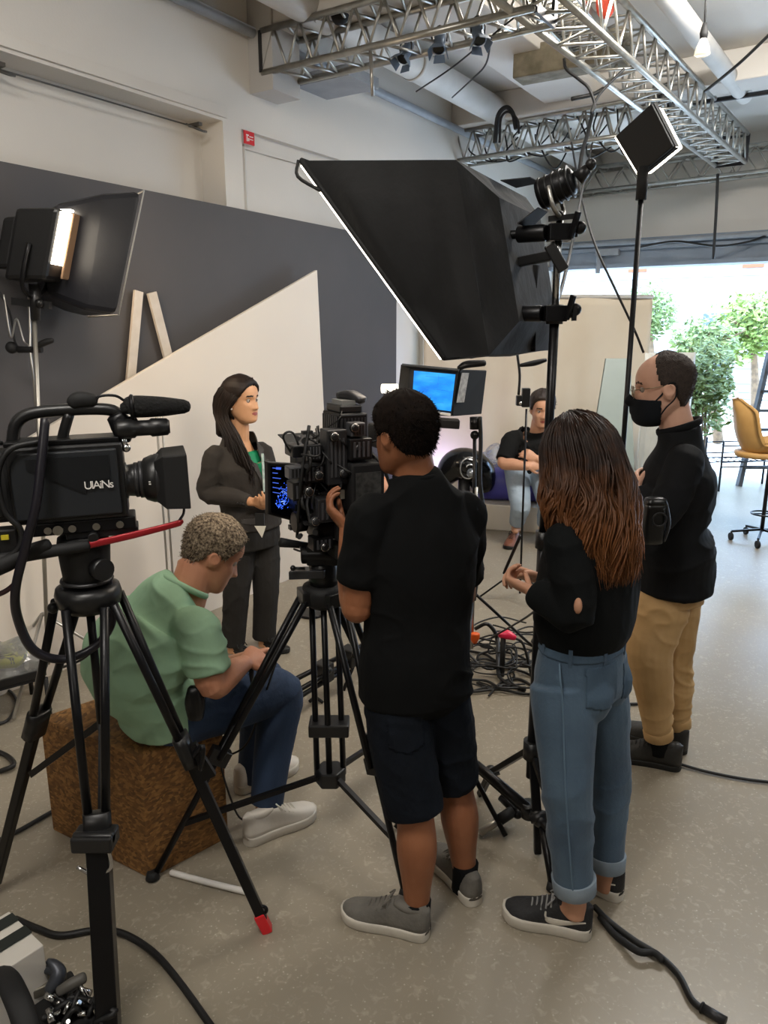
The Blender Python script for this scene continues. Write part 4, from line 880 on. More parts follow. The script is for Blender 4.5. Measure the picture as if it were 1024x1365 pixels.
for s_, e_ in ((shR, elR), (shL, elL)): c.loft([s_.lerp(mid_, .35), s_, s_.lerp(e_, .45), s_.lerp(e_, .74)], [.070, .076, .076, .076], None, 20, 4, .08)
me = remesh(c, .006, 7, .5, ORG[gm.name]); ripple(me, .0065, (5, 5, 4.5), 17); sh_g = finish(me, 'shirt', GRE, gm)
nn_ = nm_(H5.c-neck+V((0, 0, .06))); c = MB(); c.ring(neck+nn_*.004, nn_, .081, .012, 30, 8); c.build('collar', GRE, sh_g)
JE2 = mat('navy_denim', '#2b3e5a', .85, c2='#23344d', nscale=6, bump=.12, bscale=80)
c = MB(); torso(c, [(pel+V((0, 0, -.075)), .172, .132), (pel+V((0, 0, .0)), .178, .136), (pel+V((0, 0, .05)), .172, .132)], rs1, 24, .1)
for h_, k_, a_ in ((hR, kR, aR), (hL, kL, aL)):
    c.loft([h_+V((0, 0, -.01)), h_.lerp(k_, .35), h_.lerp(k_, .75), k_+V((.005, .0, .005)), k_.lerp(a_, .3), k_.lerp(a_, .6), k_.lerp(a_, .93)], [.112, .108, .094, .084, .082, .074, .066], None, 20, 4, .06)
me = remesh(c, .006, 5, .5, ORG[gm.name]); ripple(me, .006, (6, 6, 6), 27); finish(me, 'jeans', JE2, gm)
WSH = mat('white_leather', '#d8d2c8', .5, c2='#cfc8bd', nscale=8, bump=.06, bscale=60); WSO = mat('white_sole', '#cdc7bb', .55)
shoe(onz(328, 1125), onz(404, 1092), gm, WSH, WSO, .31, .057, .105, lace=WSO, sole_h=.04); hl = V((aL.x, aL.y, 0))-fs1*.07; shoe(hl, hl+fs1, gm, WSH, WSO, .31, .057, .105, lace=WSO, sole_h=.04)
cq = at(260, 935, 2.33); o = thing('walkie_pouch', cq, 'black radio pouch with clip at the belt of the man in green', 'pouch'); c = MB(); c.loft([cq+V((0, 0, -.06)), cq, cq+V((.0, .0, .05))], [(.026, .022), (.034, .026), (.022, .018)], V((1, 0, 0)), 14, 3, .4, expo=.6); c.build('case', mat('black_gloss_vinyl', '#0d0d0e', .3), o)
c = MB(); c.cyl(cq+V((.01, 0, .05)), cq+V((.02, 0, .11)), .005, n=8); c.build('aerial', mat('black_strap', '#202022', .35), o)
cq = at(335, 893, 2.55); c = MB(); c.loft([cq+V((.0, .03, .04)), cq, cq+V((.0, -.0, -.05))], [(.008, .012), (.010, .014), (.006, .008)], V((1, 0, 0)), 10, 3, .4); tag(c.build('hand_tool', mat('black_strap', '#202022', .35)), 'small dark tool held in the hands of the man in green', 'tool')
# ---------------------------------------------------------------- 6. man sitting at the back
fb6 = nm_((-.25, -.96, 0)); rb6 = fb6.cross(UP)
pel = at(702, 640, 7.0); pel.z = .69
bm_ = person(pel, 'man in black t-shirt and pale jeans sitting on the blue bench, arms folded')
SK6 = skin('fair_skin', '#d3a081', '#c89374')
H6 = Frame(at(723, 546, 6.86), (-.05, -.98, -.12), 1.32); neck = at(716, 575, 6.93)
shR, shL = at(682, 586, 6.90), at(752, 590, 6.98); elR, elL = at(671, 617, 6.74), at(756, 622, 6.8); wrR, wrL = at(704, 622, 6.60), at(716, 612, 6.62)
hR, hL = pel+rb6*.11, pel-rb6*.11; kR, kL = at(694, 674, 6.62), at(731, 676, 6.62); aR, aL = at(688, 702, 6.72), at(724, 704, 6.7)
mid_ = (shL+shR)/2
def bT(g): return [(pel+V((0, 0, -.07)), .19+g, .14+g), (pel+V((0, 0, .06)), .195+g, .15+g), (pel.lerp(mid_, .5), .19+g, .15+g), (pel.lerp(mid_, .82), .205+g, .15+g), (mid_+V((0, 0, -.02)), .195+g, .125+g), (mid_+V((0, 0, .035)), .14+g, .09+g), (neck, .078+g, .075+g)]
b = MB(); torso(b, bT(-.03), rb6)
b.loft([neck+V((0, 0, -.07)), neck.lerp(H6.c, .4), H6((0, -.02, -.05))], [.076, .07, .072], rb6, 16, 4, .3); add_head(b, H6)
for s_, e_, w_ in ((shR, elR, wrR), (shL, elL, wrL)): limb(b, s_, e_, w_, .06, .055, .036, 1.02)
add_hand(b, wrR, V((.9, .1, .15)), V((0, .8, -.3)), -1, .5, 1.2); add_hand(b, wrL, V((-.8, .1, .4)), V((0, .8, -.3)), 1, .5, 1.2)
for h_, k_, a_ in ((hR, kR, aR), (hL, kL, aL)):
    b.loft([h_, h_.lerp(k_, .5), k_, k_.lerp(a_, .4), a_, a_-V((0, 0, .04))], [.10, .09, .065, .06, .042, .044], None, 16, 4, .4); b.loft([a_, a_-V((0, 0, .03))+fb6*.08], [.036, .03], None, 12, 2, .5)
me = remesh(b, .006, 3, .5, ORG[bm_.name]); paint_face(me, H6, ORG[bm_.name]); finish(me, 'body', [SK6, LIP, BROW, SK6], bm_); eyes(H6, bm_)
hm = hair_cap(H6, SHORT, .013, .004, 50, .016, 15); tufts(hm, H6, SHORT, 250, .018, .0025, 16, .012, .0); hm.build('hair', mat('dark_brown_hair', '#241a15', .6, c2='#33261e', nscale=50), bm_)
c = MB(); torso(c, bT(.014)[0:], rb6, 26, .1)
for s_, e_ in ((shR, elR), (shL, elL)): c.loft([s_.lerp(mid_, .35), s_, s_.lerp(e_, .5), s_.lerp(e_, .88)], [.074, .080, .082, .080], None, 18, 4, .08)
me = remesh(c, .008, 6, .5, ORG[bm_.name]); ripple(me, .008, (5, 5, 5), 41); finish(me, 'shirt', cloth('faded_black_cotton', '#131313', '#181818', .9, .2, 8), bm_)
JE3 = mat('pale_denim', '#9fadb9', .85, c2='#8f9eac', nscale=6, bump=.1, bscale=60)
c = MB(); torso(c, [(pel+V((0, 0, -.08)), .19, .15), (pel+V((0, 0, .03)), .19, .15)], rb6, 22, .2)
for h_, k_, a_ in ((hR, kR, aR), (hL, kL, aL)): c.loft([h_, h_.lerp(k_, .5), k_, k_.lerp(a_, .4), k_.lerp(a_, .85)], [.115, .108, .092, .080, .068], None, 18, 4, .1)
me = remesh(c, .008, 5, .5, ORG[bm_.name]); ripple(me, .005, (6, 6, 6), 45); finish(me, 'jeans', JE3, bm_)
BRN = mat('brown_leather', '#7a4a36', .5, c2='#6a3e2c', nscale=10)
for a_, dx in ((aR, -.15), (aL, .25)):
    hl = V((a_.x, a_.y, 0))-fb6*.05; shoe(hl, hl+fb6+rb6*dx*-1, bm_, BRN, BSO, .31, .06, .10, lace=BSO)
# ================================================================ studio equipment
K = mat('black_plastic', '#161617', .38, c2='#1d1d1e', nscale=12)
KM = mat('black_matte', '#101011', .7)
KG = mat('black_gloss', '#0c0c0d', .18)
KMET = mat('black_anodised', '#1b1b1d', .35, .55)
KGRY = mat('dark_grey_metal', '#3a3a3c', .4, .5)
CHR = mat('chrome', '#c8c8c8', .18, 1)
ALU = mat('raw_aluminium', '#b9b7b0', .34, .85, c2='#a5a39c', nscale=14)
RUB = mat('black_cable_rubber', '#121213', .55)
FAB = mat('black_fabric', '#0b0b0c', .85, c2='#101011', nscale=5, bump=.25, bscale=14, sheen=.05)
RED = mat('red_anodised', '#9c1f27', .35, .3)
WHT = mat('white_plastic', '#e9e5df', .45)
SILV = mat('silver_tube', '#b5b2ac', .3, .8)
LAMP = mat('lamp_glow', '#fff4e0', .5, emit='#fff0d8', estr=9)
ORG_ = mat('orange_plastic', '#f0641e', .4)
def nm(v): return V(v).normalized()
# ---------------------------------------------------------------- trusses
def truss(p0, p1, w, h, label, cells, name='lighting_truss', dense=False):
    p0, p1 = V(p0), V(p1); d = (p1-p0); L_ = d.length; d = d/L_; a = d.cross(UP).normalized(); b = UP
    o = thing(name, p0.lerp(p1, .5), label, 'truss', None)
    cs = [(-1, -1), (1, -1), (1, 1), (-1, 1)]
    for sx, sz in cs:
        t = MB(); off = a*(w/2*sx)+b*(h/2*sz); t.cyl(p0+off, p1+off, .022, n=10); t.build('chord', ALU, o)
    t = MB()
    for i in range(cells):
        u0, u1, um = L_*i/cells, L_*(i+1)/cells, L_*(i+.5)/cells
        for k in range(4):
            c0, c1 = cs[k], cs[(k+1) % 4]
            if dense and k == 0: continue
            o0 = a*(w/2*c0[0])+b*(h/2*c0[1]); o1 = a*(w/2*c1[0])+b*(h/2*c1[1])
            t.cyl(p0+d*u0+o0, p0+d*um+o1, .010, n=6); t.cyl(p0+d*um+o1, p0+d*u1+o0, .010, n=6)
    t.build('bracing', ALU, o)
    if dense:
        t = MB(); nr = int(L_/.07)
        for i in range(nr): t.cyl(p0+d*(L_*i/nr)-a*w/2-b*h/2, p0+d*(L_*i/nr)+a*w/2-b*h/2, .008, n=6)
        t.build('rung_floor', ALU, o)
    for e in (p0, p1):
        t = MB(); 
        for k in range(4):
            c0, c1 = cs[k], cs[(k+1) % 4]
            t.bar(e+a*(w/2*c0[0])+b*(h/2*c0[1]), e+a*(w/2*c1[0])+b*(h/2*c1[1]), .05, .02, d)
        t.build('end_frame', KGRY, o)
    return o
T1a = at(350, 82, 6.0); TZ = T1a.z
T1a = V((T1a.x, T1a.y, TZ))+DX*.12
truss(T1a, T1a+DX*2.02, .28, .26, 'aluminium box truss that runs from the white wall capital to the long truss, carrying spotlights', 9)
T3a, T3b = onz(752, 0, TZ+.02), onz(975, 200, TZ+.02)
d3 = (T3b-T3a).normalized()
truss(T3a-d3*1.2, T3b, .30, .28, 'long aluminium truss running away overhead past the hanging bulb', 20)
T2a = onz(606, 200, TZ); truss(T2a, T2a+(onz(850, 160, TZ)-T2a)*1.12, .26, .28, 'aluminium truss meeting the white wall beyond the black softbox, draped with cables', 11)
T4a = onz(782, 243, TZ); T4b = onz(1024, 212, TZ); truss(T4a-(T4b-T4a)*.5, T4b+(T4b-T4a)*1.4, .28, .28, 'aluminium truss furthest off, parallel to the street opening header', 17)
q = T3a-d3*.25-d3.cross(UP)*.0
aX = d3.cross(UP).normalized()
t0 = onz(740, 0, TZ-.02); tr = thing('cable_tray', t0, 'silver wire cable tray beside the long overhead truss', 'cable tray')
c0, c1 = onz(700, 0, TZ+.1), onz(766, 70, TZ+.1); dd = (c1-c0)
for s in (0, .30):
    t = MB(); t.bar(c0-dd.normalized()*.6+aX*s, c1+aX*s, .015, .05); t.build('side_rail', ALU, tr)
t = MB(); n = 34
for i in range(n): e = (c0-dd.normalized()*.6).lerp(c1, i/n); t.cyl(e, e+aX*.30, .009, n=6)
t.build('rungs', ALU, tr)
# spotlights under the first truss
BLU = mat('blue_grey_lamp_paint', '#6d7d92', .45, .3)
for k, (px, py, lab) in enumerate(((541, 70, 'blue grey spotlight under the truss, first from the white wall'), (586, 56, 'blue grey spotlight under the truss, middle of the three'), (637, 44, 'blue grey spotlight under the truss, third from the white wall'))):
    fr = (T1a+DX*(.95+.36*k)); c = at(px, py, fr.y)
    o = thing('spotlight', c, lab, 'spotlight', 'spotlights under the truss')
    ax = nm((-.35+.25*k, -.4, -.75))
    t = MB(); t.lathe(c-ax*.08, ax, [(0, .015), (.01, .03), (.06, .037), (.10, .034), (.12, .036), (.135, .042)], 18); t.build('housing', BLU, o)
    t = MB(); t.cyl(c+ax*.056, c+ax*.058, .035); t.build('lens', KG, o)
    t = MB(); sd = ax.cross(UP).normalized(); t.tube([c+sd*.045, c+sd*.045+UP*.05, c+UP*.09, c-sd*.045+UP*.05, c-sd*.045], .005, 6, 4); t.tube([c+UP*.09, V((c.x, c.y, fr.z-.13))], .010, 8, 1); t.build('yoke', KGRY, o)
    for j in range(4):
        t = MB(); th = j*math.pi/2; a_ = sd*math.cos(th)+ax.cross(sd)*math.sin(th); b_ = ax.cross(a_)
        t.prism([c+ax*.056+a_*.042-b_*.03, c+ax*.056+a_*.042+b_*.03, c+ax*.10+a_*.058+b_*.038, c+ax*.10+a_*.058-b_*.038], a_*.003); t.build('barn_door', BLU, o)
# things on top of the trusses
p = at(453, 12, 5.6); o = thing('chain_hoist', p, 'small black hoist motor on the nearer overhead truss', 'hoist')
t = MB(); t.loft([p-UP*.07, p, p+UP*.07], [(.05, .04), (.07, .06), (.04, .04)], V((1,0,0)), 12, 4); t.build('motor', KM, o)
t = MB(); t.tube([p+UP*.06, V((p.x, p.y, CZ))], .008, 6, 1); t.tube([p-UP*.07, V((p.x, p.y, TZ+.12))], .012, 6, 1); t.build('chain', KGRY, o)
p = at(808, 3, 5.4); t = MB(); t.loft([p-UP*.06, p, p+UP*.09], [(.05, .05), (.065, .06), (.05, .05)], V((1, 0, 0)), 12, 4)
tag(t.build('red_cover', mat('red_cloth', '#c8452e', .6)), 'small red cap on top of the long overhead truss', 'cover')
# hanging bulb lamp
p = at(937, 62, 5.4); o = thing('hanging_bulb', p, 'clear glass work bulb hanging in a black holder beside the long truss', 'lamp')
t = MB(); t.lathe(p-UP*.055, UP, [(0, .035), (.006, .05), (.05, .042), (.085, .026), (.1, .02)], 16); t.build('glass_bulb', mat('bulb_glass', '#e8e2d6', .12, trans=.5, emit='#fff2d8', estr=.25), o)
t = MB(); t.lathe(p+UP*.045, UP, [(0, .022), (.03, .026), (.06, .02), (.09, .012)], 12); t.build('holder', KM, o)
t = MB(); t.tube([p+UP*.13, V((p.x-.02, p.y, CZ))], .006, 6, 1); t.build('flex', RUB, o)
# ceiling pipes, conduits at the right
t = MB(); a = onz(893, 0, 4.0); b = onz(985, 118, 4.0); t.cyl(a-(b-a), b+(b-a)*.12, .07, n=20); tag(t.build('vent_pipe', MATS['duct_white'] if 'duct_white' in MATS else M_PIPE), 'white pipe on the ceiling above the hanging bulb', 'pipe')
t = MB(); a = onz(925, 138, 3.95); b = onz(1030, 122, 3.95); t.tube([a, b+(b-a)], .022, 8, 1); tag(t.build('steel_conduit', KGRY), 'thin dark conduit across the ceiling beyond the hanging bulb', 'conduit')
hb = [openp(c, 3.02, -.24) for c in (.2, 11)]
t = MB(); t.tube(hb, .03, 8, 1); tag(t.build('header_conduit', M_PIPE), 'blue grey conduit fixed along the header above the street opening', 'conduit')
t = MB(); p = onplane(612, 0, OP, DW)
o = thing('junction_box', openp(1.55, 3.0, -.3), 'blue grey junction box on the header above the canvas', 'junction box')
e = onplane(810, 345, OP-DW*.2, DW); t = MB(); t.box(e+UP*.08, (.3, .1, .08), DX, DW); t.bar(e+UP*.08-DX*.12, e-DX*.12-UP*.18, .05, .05); t.build('housing', M_PIPE, o)
def cable(P, r, label, name='cable', m=RUB, group=None, k=7, cat='cable'):
    t = MB(); t.tube(P, r, 6, k); return tag(t.build(name, m), label, cat, group)
# cables slung from the trusses
def Y_(pts, Y): return [at(x, y, Y if not isinstance(Y, list) else Y[i]) for i, (x, y) in enumerate(pts)]
cable(Y_([(790, 190), (776, 255), (768, 300), (752, 372), (738, 415)], [6.6, 5, 4, 3, 2.62]), .007, 'black cable sagging from the far truss down to the softbox stand clamp', 'hanging_cable')
cable(Y_([(762, 190), (775, 262), (793, 325), (820, 385), (846, 440), (858, 470)], [6.2, 5.4, 5, 4.9, 4.9, 4.9]), .008, 'black cable falling past the canvas towards the masked man', 'hanging_cable')
cable(Y_([(660, 190), (664, 155), (675, 143), (684, 152), (688, 172)], 7.7), .022, 'thick black cable loop standing on the truss beyond the softbox', 'cable_loop')
cable(Y_([(666, 190), (668, 158), (678, 149), (690, 160), (692, 178)], 7.65), .012, 'thinner black cable loop beside the thick loop on the far truss', 'cable_loop')
cable(Y_([(752, 78), (755, 92), (772, 106), (785, 118), (793, 140), (788, 150), (800, 125), (832, 92)], 5.6), .010, 'tangled black cable dangling under the long truss by the concrete stub', 'hanging_cable')
cable(Y_([(762, 132), (790, 126), (805, 118)], 5.7), .014, 'short stiff black cable end sticking out under the long truss', 'hanging_cable')
cable(Y_([(690, 20), (640, 60), (600, 92), (555, 122)], [4.9, 5.3, 5.8, 6.4]), .006, 'thin dark cable from the spotlight truss towards the duct', 'hanging_cable')
cable(Y_([(655, 50), (648, 85), (630, 105), (603, 130)], [5.0, 5.4, 5.8, 6.6]), .006, 'thin dark cable looping below the third spotlight', 'hanging_cable')
cable(Y_([(1030, 42), (985, 85), (940, 122)], [5.5, 5.8, 6.2]), .012, 'black cable pulled taut from the ceiling to the long truss', 'hanging_cable')
cable(Y_([(957, 232), (955, 280), (951, 345)], 8.9), .016, 'straight black drop cable hanging from the far truss to the header', 'hanging_cable')
cable(Y_([(790, 150), (783, 180), (776, 205), (770, 250)], [6.6, 6.3, 6.0, 5.7]), .015, 'bundle of black cable dropping off the far truss near the panel light', 'hanging_cable')
cable(Y_([(850, 330), (900, 322), (955, 328), (1000, 322), (1030, 310)], 9.3), .014, 'black cable drooping along the header above the street opening', 'hanging_cable')
for k in range(9):
    rn = random.Random(40+k); x0 = 640+22*k; e = T2a.lerp(onz(850, 160, TZ), .1+.1*k)
    cable([e+UP*.12, e+V((rn.uniform(-.1, .1), -.05, -.05)), e+V((rn.uniform(.05, .25), -.08, -rn.uniform(.15, .34))), e+V((rn.uniform(.3, .5), 0, -.05)), e+V((.5, 0, .1))], .008, 'thin black cable looped around the far truss beyond the softbox', 'truss_cable', group='cables looped on the far truss')
t = MB(); p = at(497, 95, 5.3); t.cyl(at(494, 68, 5.3), at(497, 128, 5.3), .012, n=8); tag(t.build('drop_rod', SILV), 'thin steel rod hanging below the nearer overhead truss', 'rod')
# ---------------------------------------------------------------- generic tripod
def foot_pad(p, o, m=KM):
    t = MB(); t.loft([p+UP*.045, p+UP*.02, p+UP*.008], [.016, .024, .022], None, 10, 2, .2); return t.build('foot', m, o)
def double_leg(bowl, foot, o, w=.07, r=.011, split=.55, wide=.017, ob=None):
    "two upper tubes joined by a clamp to a single lower tube"
    d = (foot-bowl).normalized(); sd = d.cross(UP).normalized(); m_ = bowl.lerp(foot, split)
    t = MB()
    for s in (-1, 1): t.cyl(bowl+sd*w*s, m_+sd*(w*.42)*s, r, n=12)
    lg = t.build('leg', KMET, o)
    t = MB(); t.loft([m_-d*.05, m_+d*.05], [(w*.42+r*1.3, .022)]*2, sd, 12, 3, .1, expo=.5); t.build('clamp', K, lg)
    t = MB(); t.bar(m_+d*.02, foot-d*.05, wide*2, wide*1.6, sd); t.build('lower_tube', KMET, lg, .004)
    return lg, m_
# ---------------------------------------------------------------- left camera and its tripod
bowl = at(118, 792, 2.0)
o = thing('camera_tripod', V((bowl.x, bowl.y, 0)), 'black tripod with red foot clip carrying the shoulder camera beside the man in green', 'tripod')
footR, footF, footL = onz(357, 1240), onz(147, 1402), onz(-9, 1190)
t = MB(); t.lathe(bowl-UP*.045, UP, [(0, .06), (.02, .085), (.05, .09), (.07, .085), (.075, .07)], 28); t.build('bowl', K, o)
t = MB(); t.lathe(bowl+UP*.03, UP, [(0, .045), (.02, .062), (.06, .066), (.12, .07), (.14, .066), (.15, .05)], 28)
hd = t.build('fluid_head', KM, o)
t = MB(); t.cyl(bowl+V((.05, -.04, .09)), bowl+V((.075, -.06, .09)), .03, n=20); t.build('drag_knob', K, hd)
t = MB(); t.ring(bowl+UP*.045, UP, .066, .006, 28, 6); t.build('ring', KGRY, hd)
t = MB(); t.ball(bowl+V((-.09, -.03, -.03)), .016); t.cyl(bowl+V((-.06, -.02, -.02)), bowl+V((-.095, -.03, -.03)), .007); t.build('lock_lever', K, o)
for ft, sp in ((footR, .42), (footF, .5), (footL, .38)):
    lg, m_ = double_leg(bowl+(V((ft.x, ft.y, bowl.z))-bowl).normalized()*.075-UP*.015, ft, o, .05, .0125, sp, .0165 if ft is not footF else .036)
    if ft is footR:
        d = (footR-bowl).normalized()
        t = MB(); t.bar(ft-d*.075, ft-d*.0, .036, .034); t.build('red_clip', mat('red_plastic', '#d8202a', .35), lg, .004)['label'] = 'bright red foot clip'
        t = MB(); t.ring(ft-d*.09+V((.018, 0, 0)), V((0, 1, 0)), .014, .006, 16, 6); t.build('clip_ring', KMET, lg)
        t = MB(); t.bar(m_-d*.02+V((.02, -.01, 0)), m_+d*.10+V((.03, -.01, 0)), .02, .05); t.tube([m_+V((.02, -.02, -.02)), m_+V((.06, -.03, .03)), m_+V((.05, -.03, -.05))], .008, 6, 4); t.build('leg_lock', KMET, lg)
    elif ft is footF:
        d = (footF-bowl).normalized()
        t = MB(); t.box(m_-UP*.01+V((.0, -.02, 0)), (.11, .07, .045)); t.cyl(m_+V((-.055, -.03, 0)), m_+V((.055, -.03, 0)), .016); t.build('lock_collar', K, lg, .006)
        t = MB(); t.tube([m_+V((.04, -.04, -.02)), m_+V((.045, -.045, -.08)), m_+V((0, -.05, -.10)), m_+V((-.045, -.045, -.08))], .006, 6, 4); t.build('lock_wire', CHR, lg)
t = MB(); t.cyl(bowl-UP*.03, bowl+V((0, 0, -.42)), .012, n=10); t.build('centre_rod', KMET, o)
for ft in (footF, footL):
    e = bowl.lerp(ft, .55); t = MB(); t.bar(bowl+V((0, 0, -.40)), e, .012, .02); t.build('spreader_arm', KMET, o)
foot_pad(footF, o); foot_pad(footL, o)
# the shoulder camera
Oc = at(108, 640, 1.99); ca_ = nm((.955, .297, .02)); cs_ = nm((.297, -.955, 0)); cu_ = cs_.cross(ca_)*-1
if cu_.z < 0: cu_ = -cu_
def C(x, y, z): return Oc+ca_*x+cs_*y+cu_*z      # along the lens, towards the viewer, up
cam_o = thing('shoulder_camera', Oc, 'large black shoulder television camera with a red bar underneath, on the tripod', 'camera')
def cb(t, x0, x1, y0, y1, z0, z1): return t.hexa([C(x0, y0, z0), C(x1, y0, z0), C(x1, y1, z0), C(x0, y1, z0), C(x0, y0, z1), C(x1, y0, z1), C(x1, y1, z1), C(x0, y1, z1)])
t = MB(); cb(t, -.17, .115, -.06, .055, -.1, .105); body = t.build('body', K, cam_o, .008)
t = MB(); t.prism([C(-.16, .056, -.085), C(.10, .056, -.085), C(.10, .056, .09), C(-.14, .056, .09), C(-.16, .056, .06)], cs_*.012); t.build('side_panel', mat('charcoal_panel', '#202327', .45), body, .004)
t = MB(); t.prism([C(-.12, .069, .05), C(.015, .069, -.025), C(.02, .069, .01), C(.08, .069, .012), C(.08, .069, .075), C(-.12, .069, .075)], cs_*.003); t.build('side_inlay', mat('charcoal_inlay', '#1a1c1f', .3), body)
t = MB(); cb(t, -.40, -.165, -.05, .05, -.09, .095); t.build('battery', KM, cam_o, .012)
t = MB(); cb(t, -.37, -.19, .05, .062, -.07, .075); t.build('battery_plate', K, cam_o, .004)
t = MB(); cb(t, -.17, .11, -.05, .05, .105, .118); t.build('top_plate', KMET, cam_o, .003)
# handle
t = MB(); t.loft([C(-.155, 0, .11), C(-.14, 0, .16), C(-.10, 0, .185), C(0, 0, .19), C(.09, 0, .185), C(.12, 0, .165)], [(.016, .016)]*6, cs_, 12, 5, .3); hdl = t.build('handle', K, cam_o)
t = MB(); t.loft([C(-.01, 0, .178), C(-.025, 0, .14), C(-.035, 0, .11)], [(.018, .014)]*3, cs_, 10, 4, .2); t.build('handle_post', K, hdl)
t = MB(); t.loft([C(.105, 0, .17), C(.12, 0, .135), C(.118, 0, .10)], [(.03, .025), (.035, .03), (.03, .02)], cs_, 12, 4, .2, expo=.6); t.build('front_post', KMET, hdl)
t = MB(); t.loft([C(.00, .0, .205), C(.02, 0, .215), C(.055, 0, .212)], [(.02, .018), (.024, .022), (.02, .018)], cs_, 12, 4, .5, expo=.7); t.build('eyecup', KM, hdl)
t = MB(); t.tube([C(.06, .01, .205), C(.07, .01, .222), C(.11, .01, .222), C(.135, .01, .205)], .004, 6, 5); t.build('cold_shoe_loop', KMET, hdl)
mic = t = MB(); t.loft([C(.135, .02, .19), C(.15, .02, .192), C(.22, .02, .189), C(.285, .02, .186)], [.018, .029, .027, .019], None, 18, 5, .9); mc = t.build('microphone', mat('foam_black', '#121212', .95, bump=.5, bscale=120), cam_o)
t = MB(); t.ring(C(.15, .02, .19), ca_, .03, .006, 20, 6); t.bar(C(.15, .02, .16), C(.14, 0, .13), .02); t.build('mic_clamp', KMET, mc)
t = MB(); t.lathe(C(.10, .03, .135), ca_, [(0, .02), (.01, .026), (.05, .026), (.055, .021), (.09, .021), (.095, .025), (.135, .023), (.14, .018)], 20); vf = t.build('viewfinder', K, cam_o)
t = MB(); t.cyl(C(.238, .03, .135), C(.242, .03, .135), .018); t.build('eyepiece_glass', KG, vf)
t = MB(); t.ball(C(.125, .035, .085), .012); t.cyl(C(.12, .03, .12), C(.12, .03, .08), .009); t.build('thumb_screw', CHR, vf)
# lens and hood
t = MB(); t.lathe(C(.11, 0, -.01), ca_, [(0, .05), (.008, .05), (.010, .043), (.03, .045), (.05, .05), (.055, .058), (.075, .066), (.095, .067), (.10, .06)], 30); ln = t.build('lens', K, cam_o)
for x, r in ((.033, .048), (.045, .051), (.088, .0685)):
    t = MB(); t.lathe(C(x+.11, 0, -.01), ca_, [(-.006, r-.004), (-.005, r), (.005, r), (.006, r-.004)], 40); t.build('lens_ring', KGRY, ln)
t = MB(); 
for i in range(6): t.box(C(.180, .064-.004*abs(i-2.5), -.01+.006*(i-2.5)), (.012, .003, .003), ca_, cs_)
t.build('lens_scale', WHT, ln)
def rect_ring(x, w, h, z=-.01): return [C(x, w, z-h), C(x, w, z+h), C(x, -w, z+h), C(x, -w, z-h)]
t = MB(); r0, r1, r2 = rect_ring(.192, .055, .055), rect_ring(.215, .085, .072), rect_ring(.278, .09, .075); i2, i1 = rect_ring(.278, .084, .069), rect_ring(.20, .05, .05)
rings = [r0, r1, r2, i2, i1]; vs = [p for r in rings for p in r]
t.add(vs, [(i*4+j, i*4+(j+1) % 4, (i+1)*4+(j+1) % 4, (i+1)*4+j) for i in range(4) for j in range(4)]+[(3, 2, 1, 0), (16, 17, 18, 19)], False); t.build('hood', KM, ln, .004)
t = MB(); t.lathe(C(.17, 0, -.01), ca_, [(0, .048), (.03, .05)], 24); t.build('front_glass', KG, ln)
# under-side plate, bars
t = MB(); cb(t, -.14, .13, -.04, .05, -.135, -.1); t.build('dovetail_plate', KMET, cam_o, .004)
t = MB()
for x in (-.09, -.03, .03, .09): t.cyl(C(x, .05, -.118), C(x, .062, -.118), .010, n=12)
t.build('plate_screw', CHR, cam_o)
t = MB(); cb(t, -.05, .135, -.03, .045, -.152, -.132); t.cyl(C(.02, .05, -.145), C(.02, .075, -.145), .014); t.build('wedge', K, cam_o, .003)
t = MB(); t.loft([C(-.0, .07, -.165), C(.12, .07, -.148), C(.235, .07, -.128), C(.245, .07, -.122)], [(.006, .0095), (.006, .0095), (.006, .0085), (.006, .011)], cs_, 10, 4, .6, expo=.5); t.build('red_bar', RED, cam_o)['label'] = 'dark red bar'
t = MB(); t.loft([C(-.30, .08, -.185), C(-.12, .075, -.172), (C(.005, .07, -.165))], [.017, .017, .015], None, 12, 4, .4); t.build('pan_handle', KM, cam_o)
t = MB(); t.loft([C(-.40, .09, -.20), C(-.24, .085, -.20), C(-.14, .08, -.165), C(-.09, .075, -.15)], [.022, .024, .02, .016], None, 12, 5, .4); t.build('hand_grip', KM, cam_o)
t = MB(); cb(t, -.36, -.16, .03, .075, -.165, -.10); t.build('rear_module', K, cam_o, .006)
t = MB(); t.box(C(-.19, .08, -.12), (.018, .006, .012), ca_, cs_); t.build('yellow_tag', mat('yellow_plastic', '#c5b52e', .4), cam_o)
t = MB(); t.cyl(C(-.065, .055, -.118), C(-.065, .068, -.118), .013); t.build('white_knob', CHR, cam_o)
rn = random.Random(3); t = MB()
for k in range(7): t.tube([C(-.38+.02*k, .0, .10), C(-.33+.01*k, .03, .12+.01*rn.random()), C(-.25, .02+.01*k, .125), C(-.18, .0, .112)], .006, 6, 5)
t.build('coiled_leads', RUB, cam_o)
fc = bpy.data.curves.new('logo', 'FONT'); fc.body = 'UlAiNs'; fc.size = .030; fc.extrude = .0006; fc.space_character = .8
lo = bpy.data.objects.new('logo_text', fc); COL.objects.link(lo); fc.materials.append(WHT); bpy.context.view_layer.update()
me_ = bpy.data.meshes.new_from_object(lo); bpy.data.objects.remove(lo)
for v in me_.vertices: v.co = C(.012+v.co.x, .0735+v.co.z, -.012+v.co.y)-ORG[cam_o.name]
link('logo', me_, WHT, body, ORG[cam_o.name])
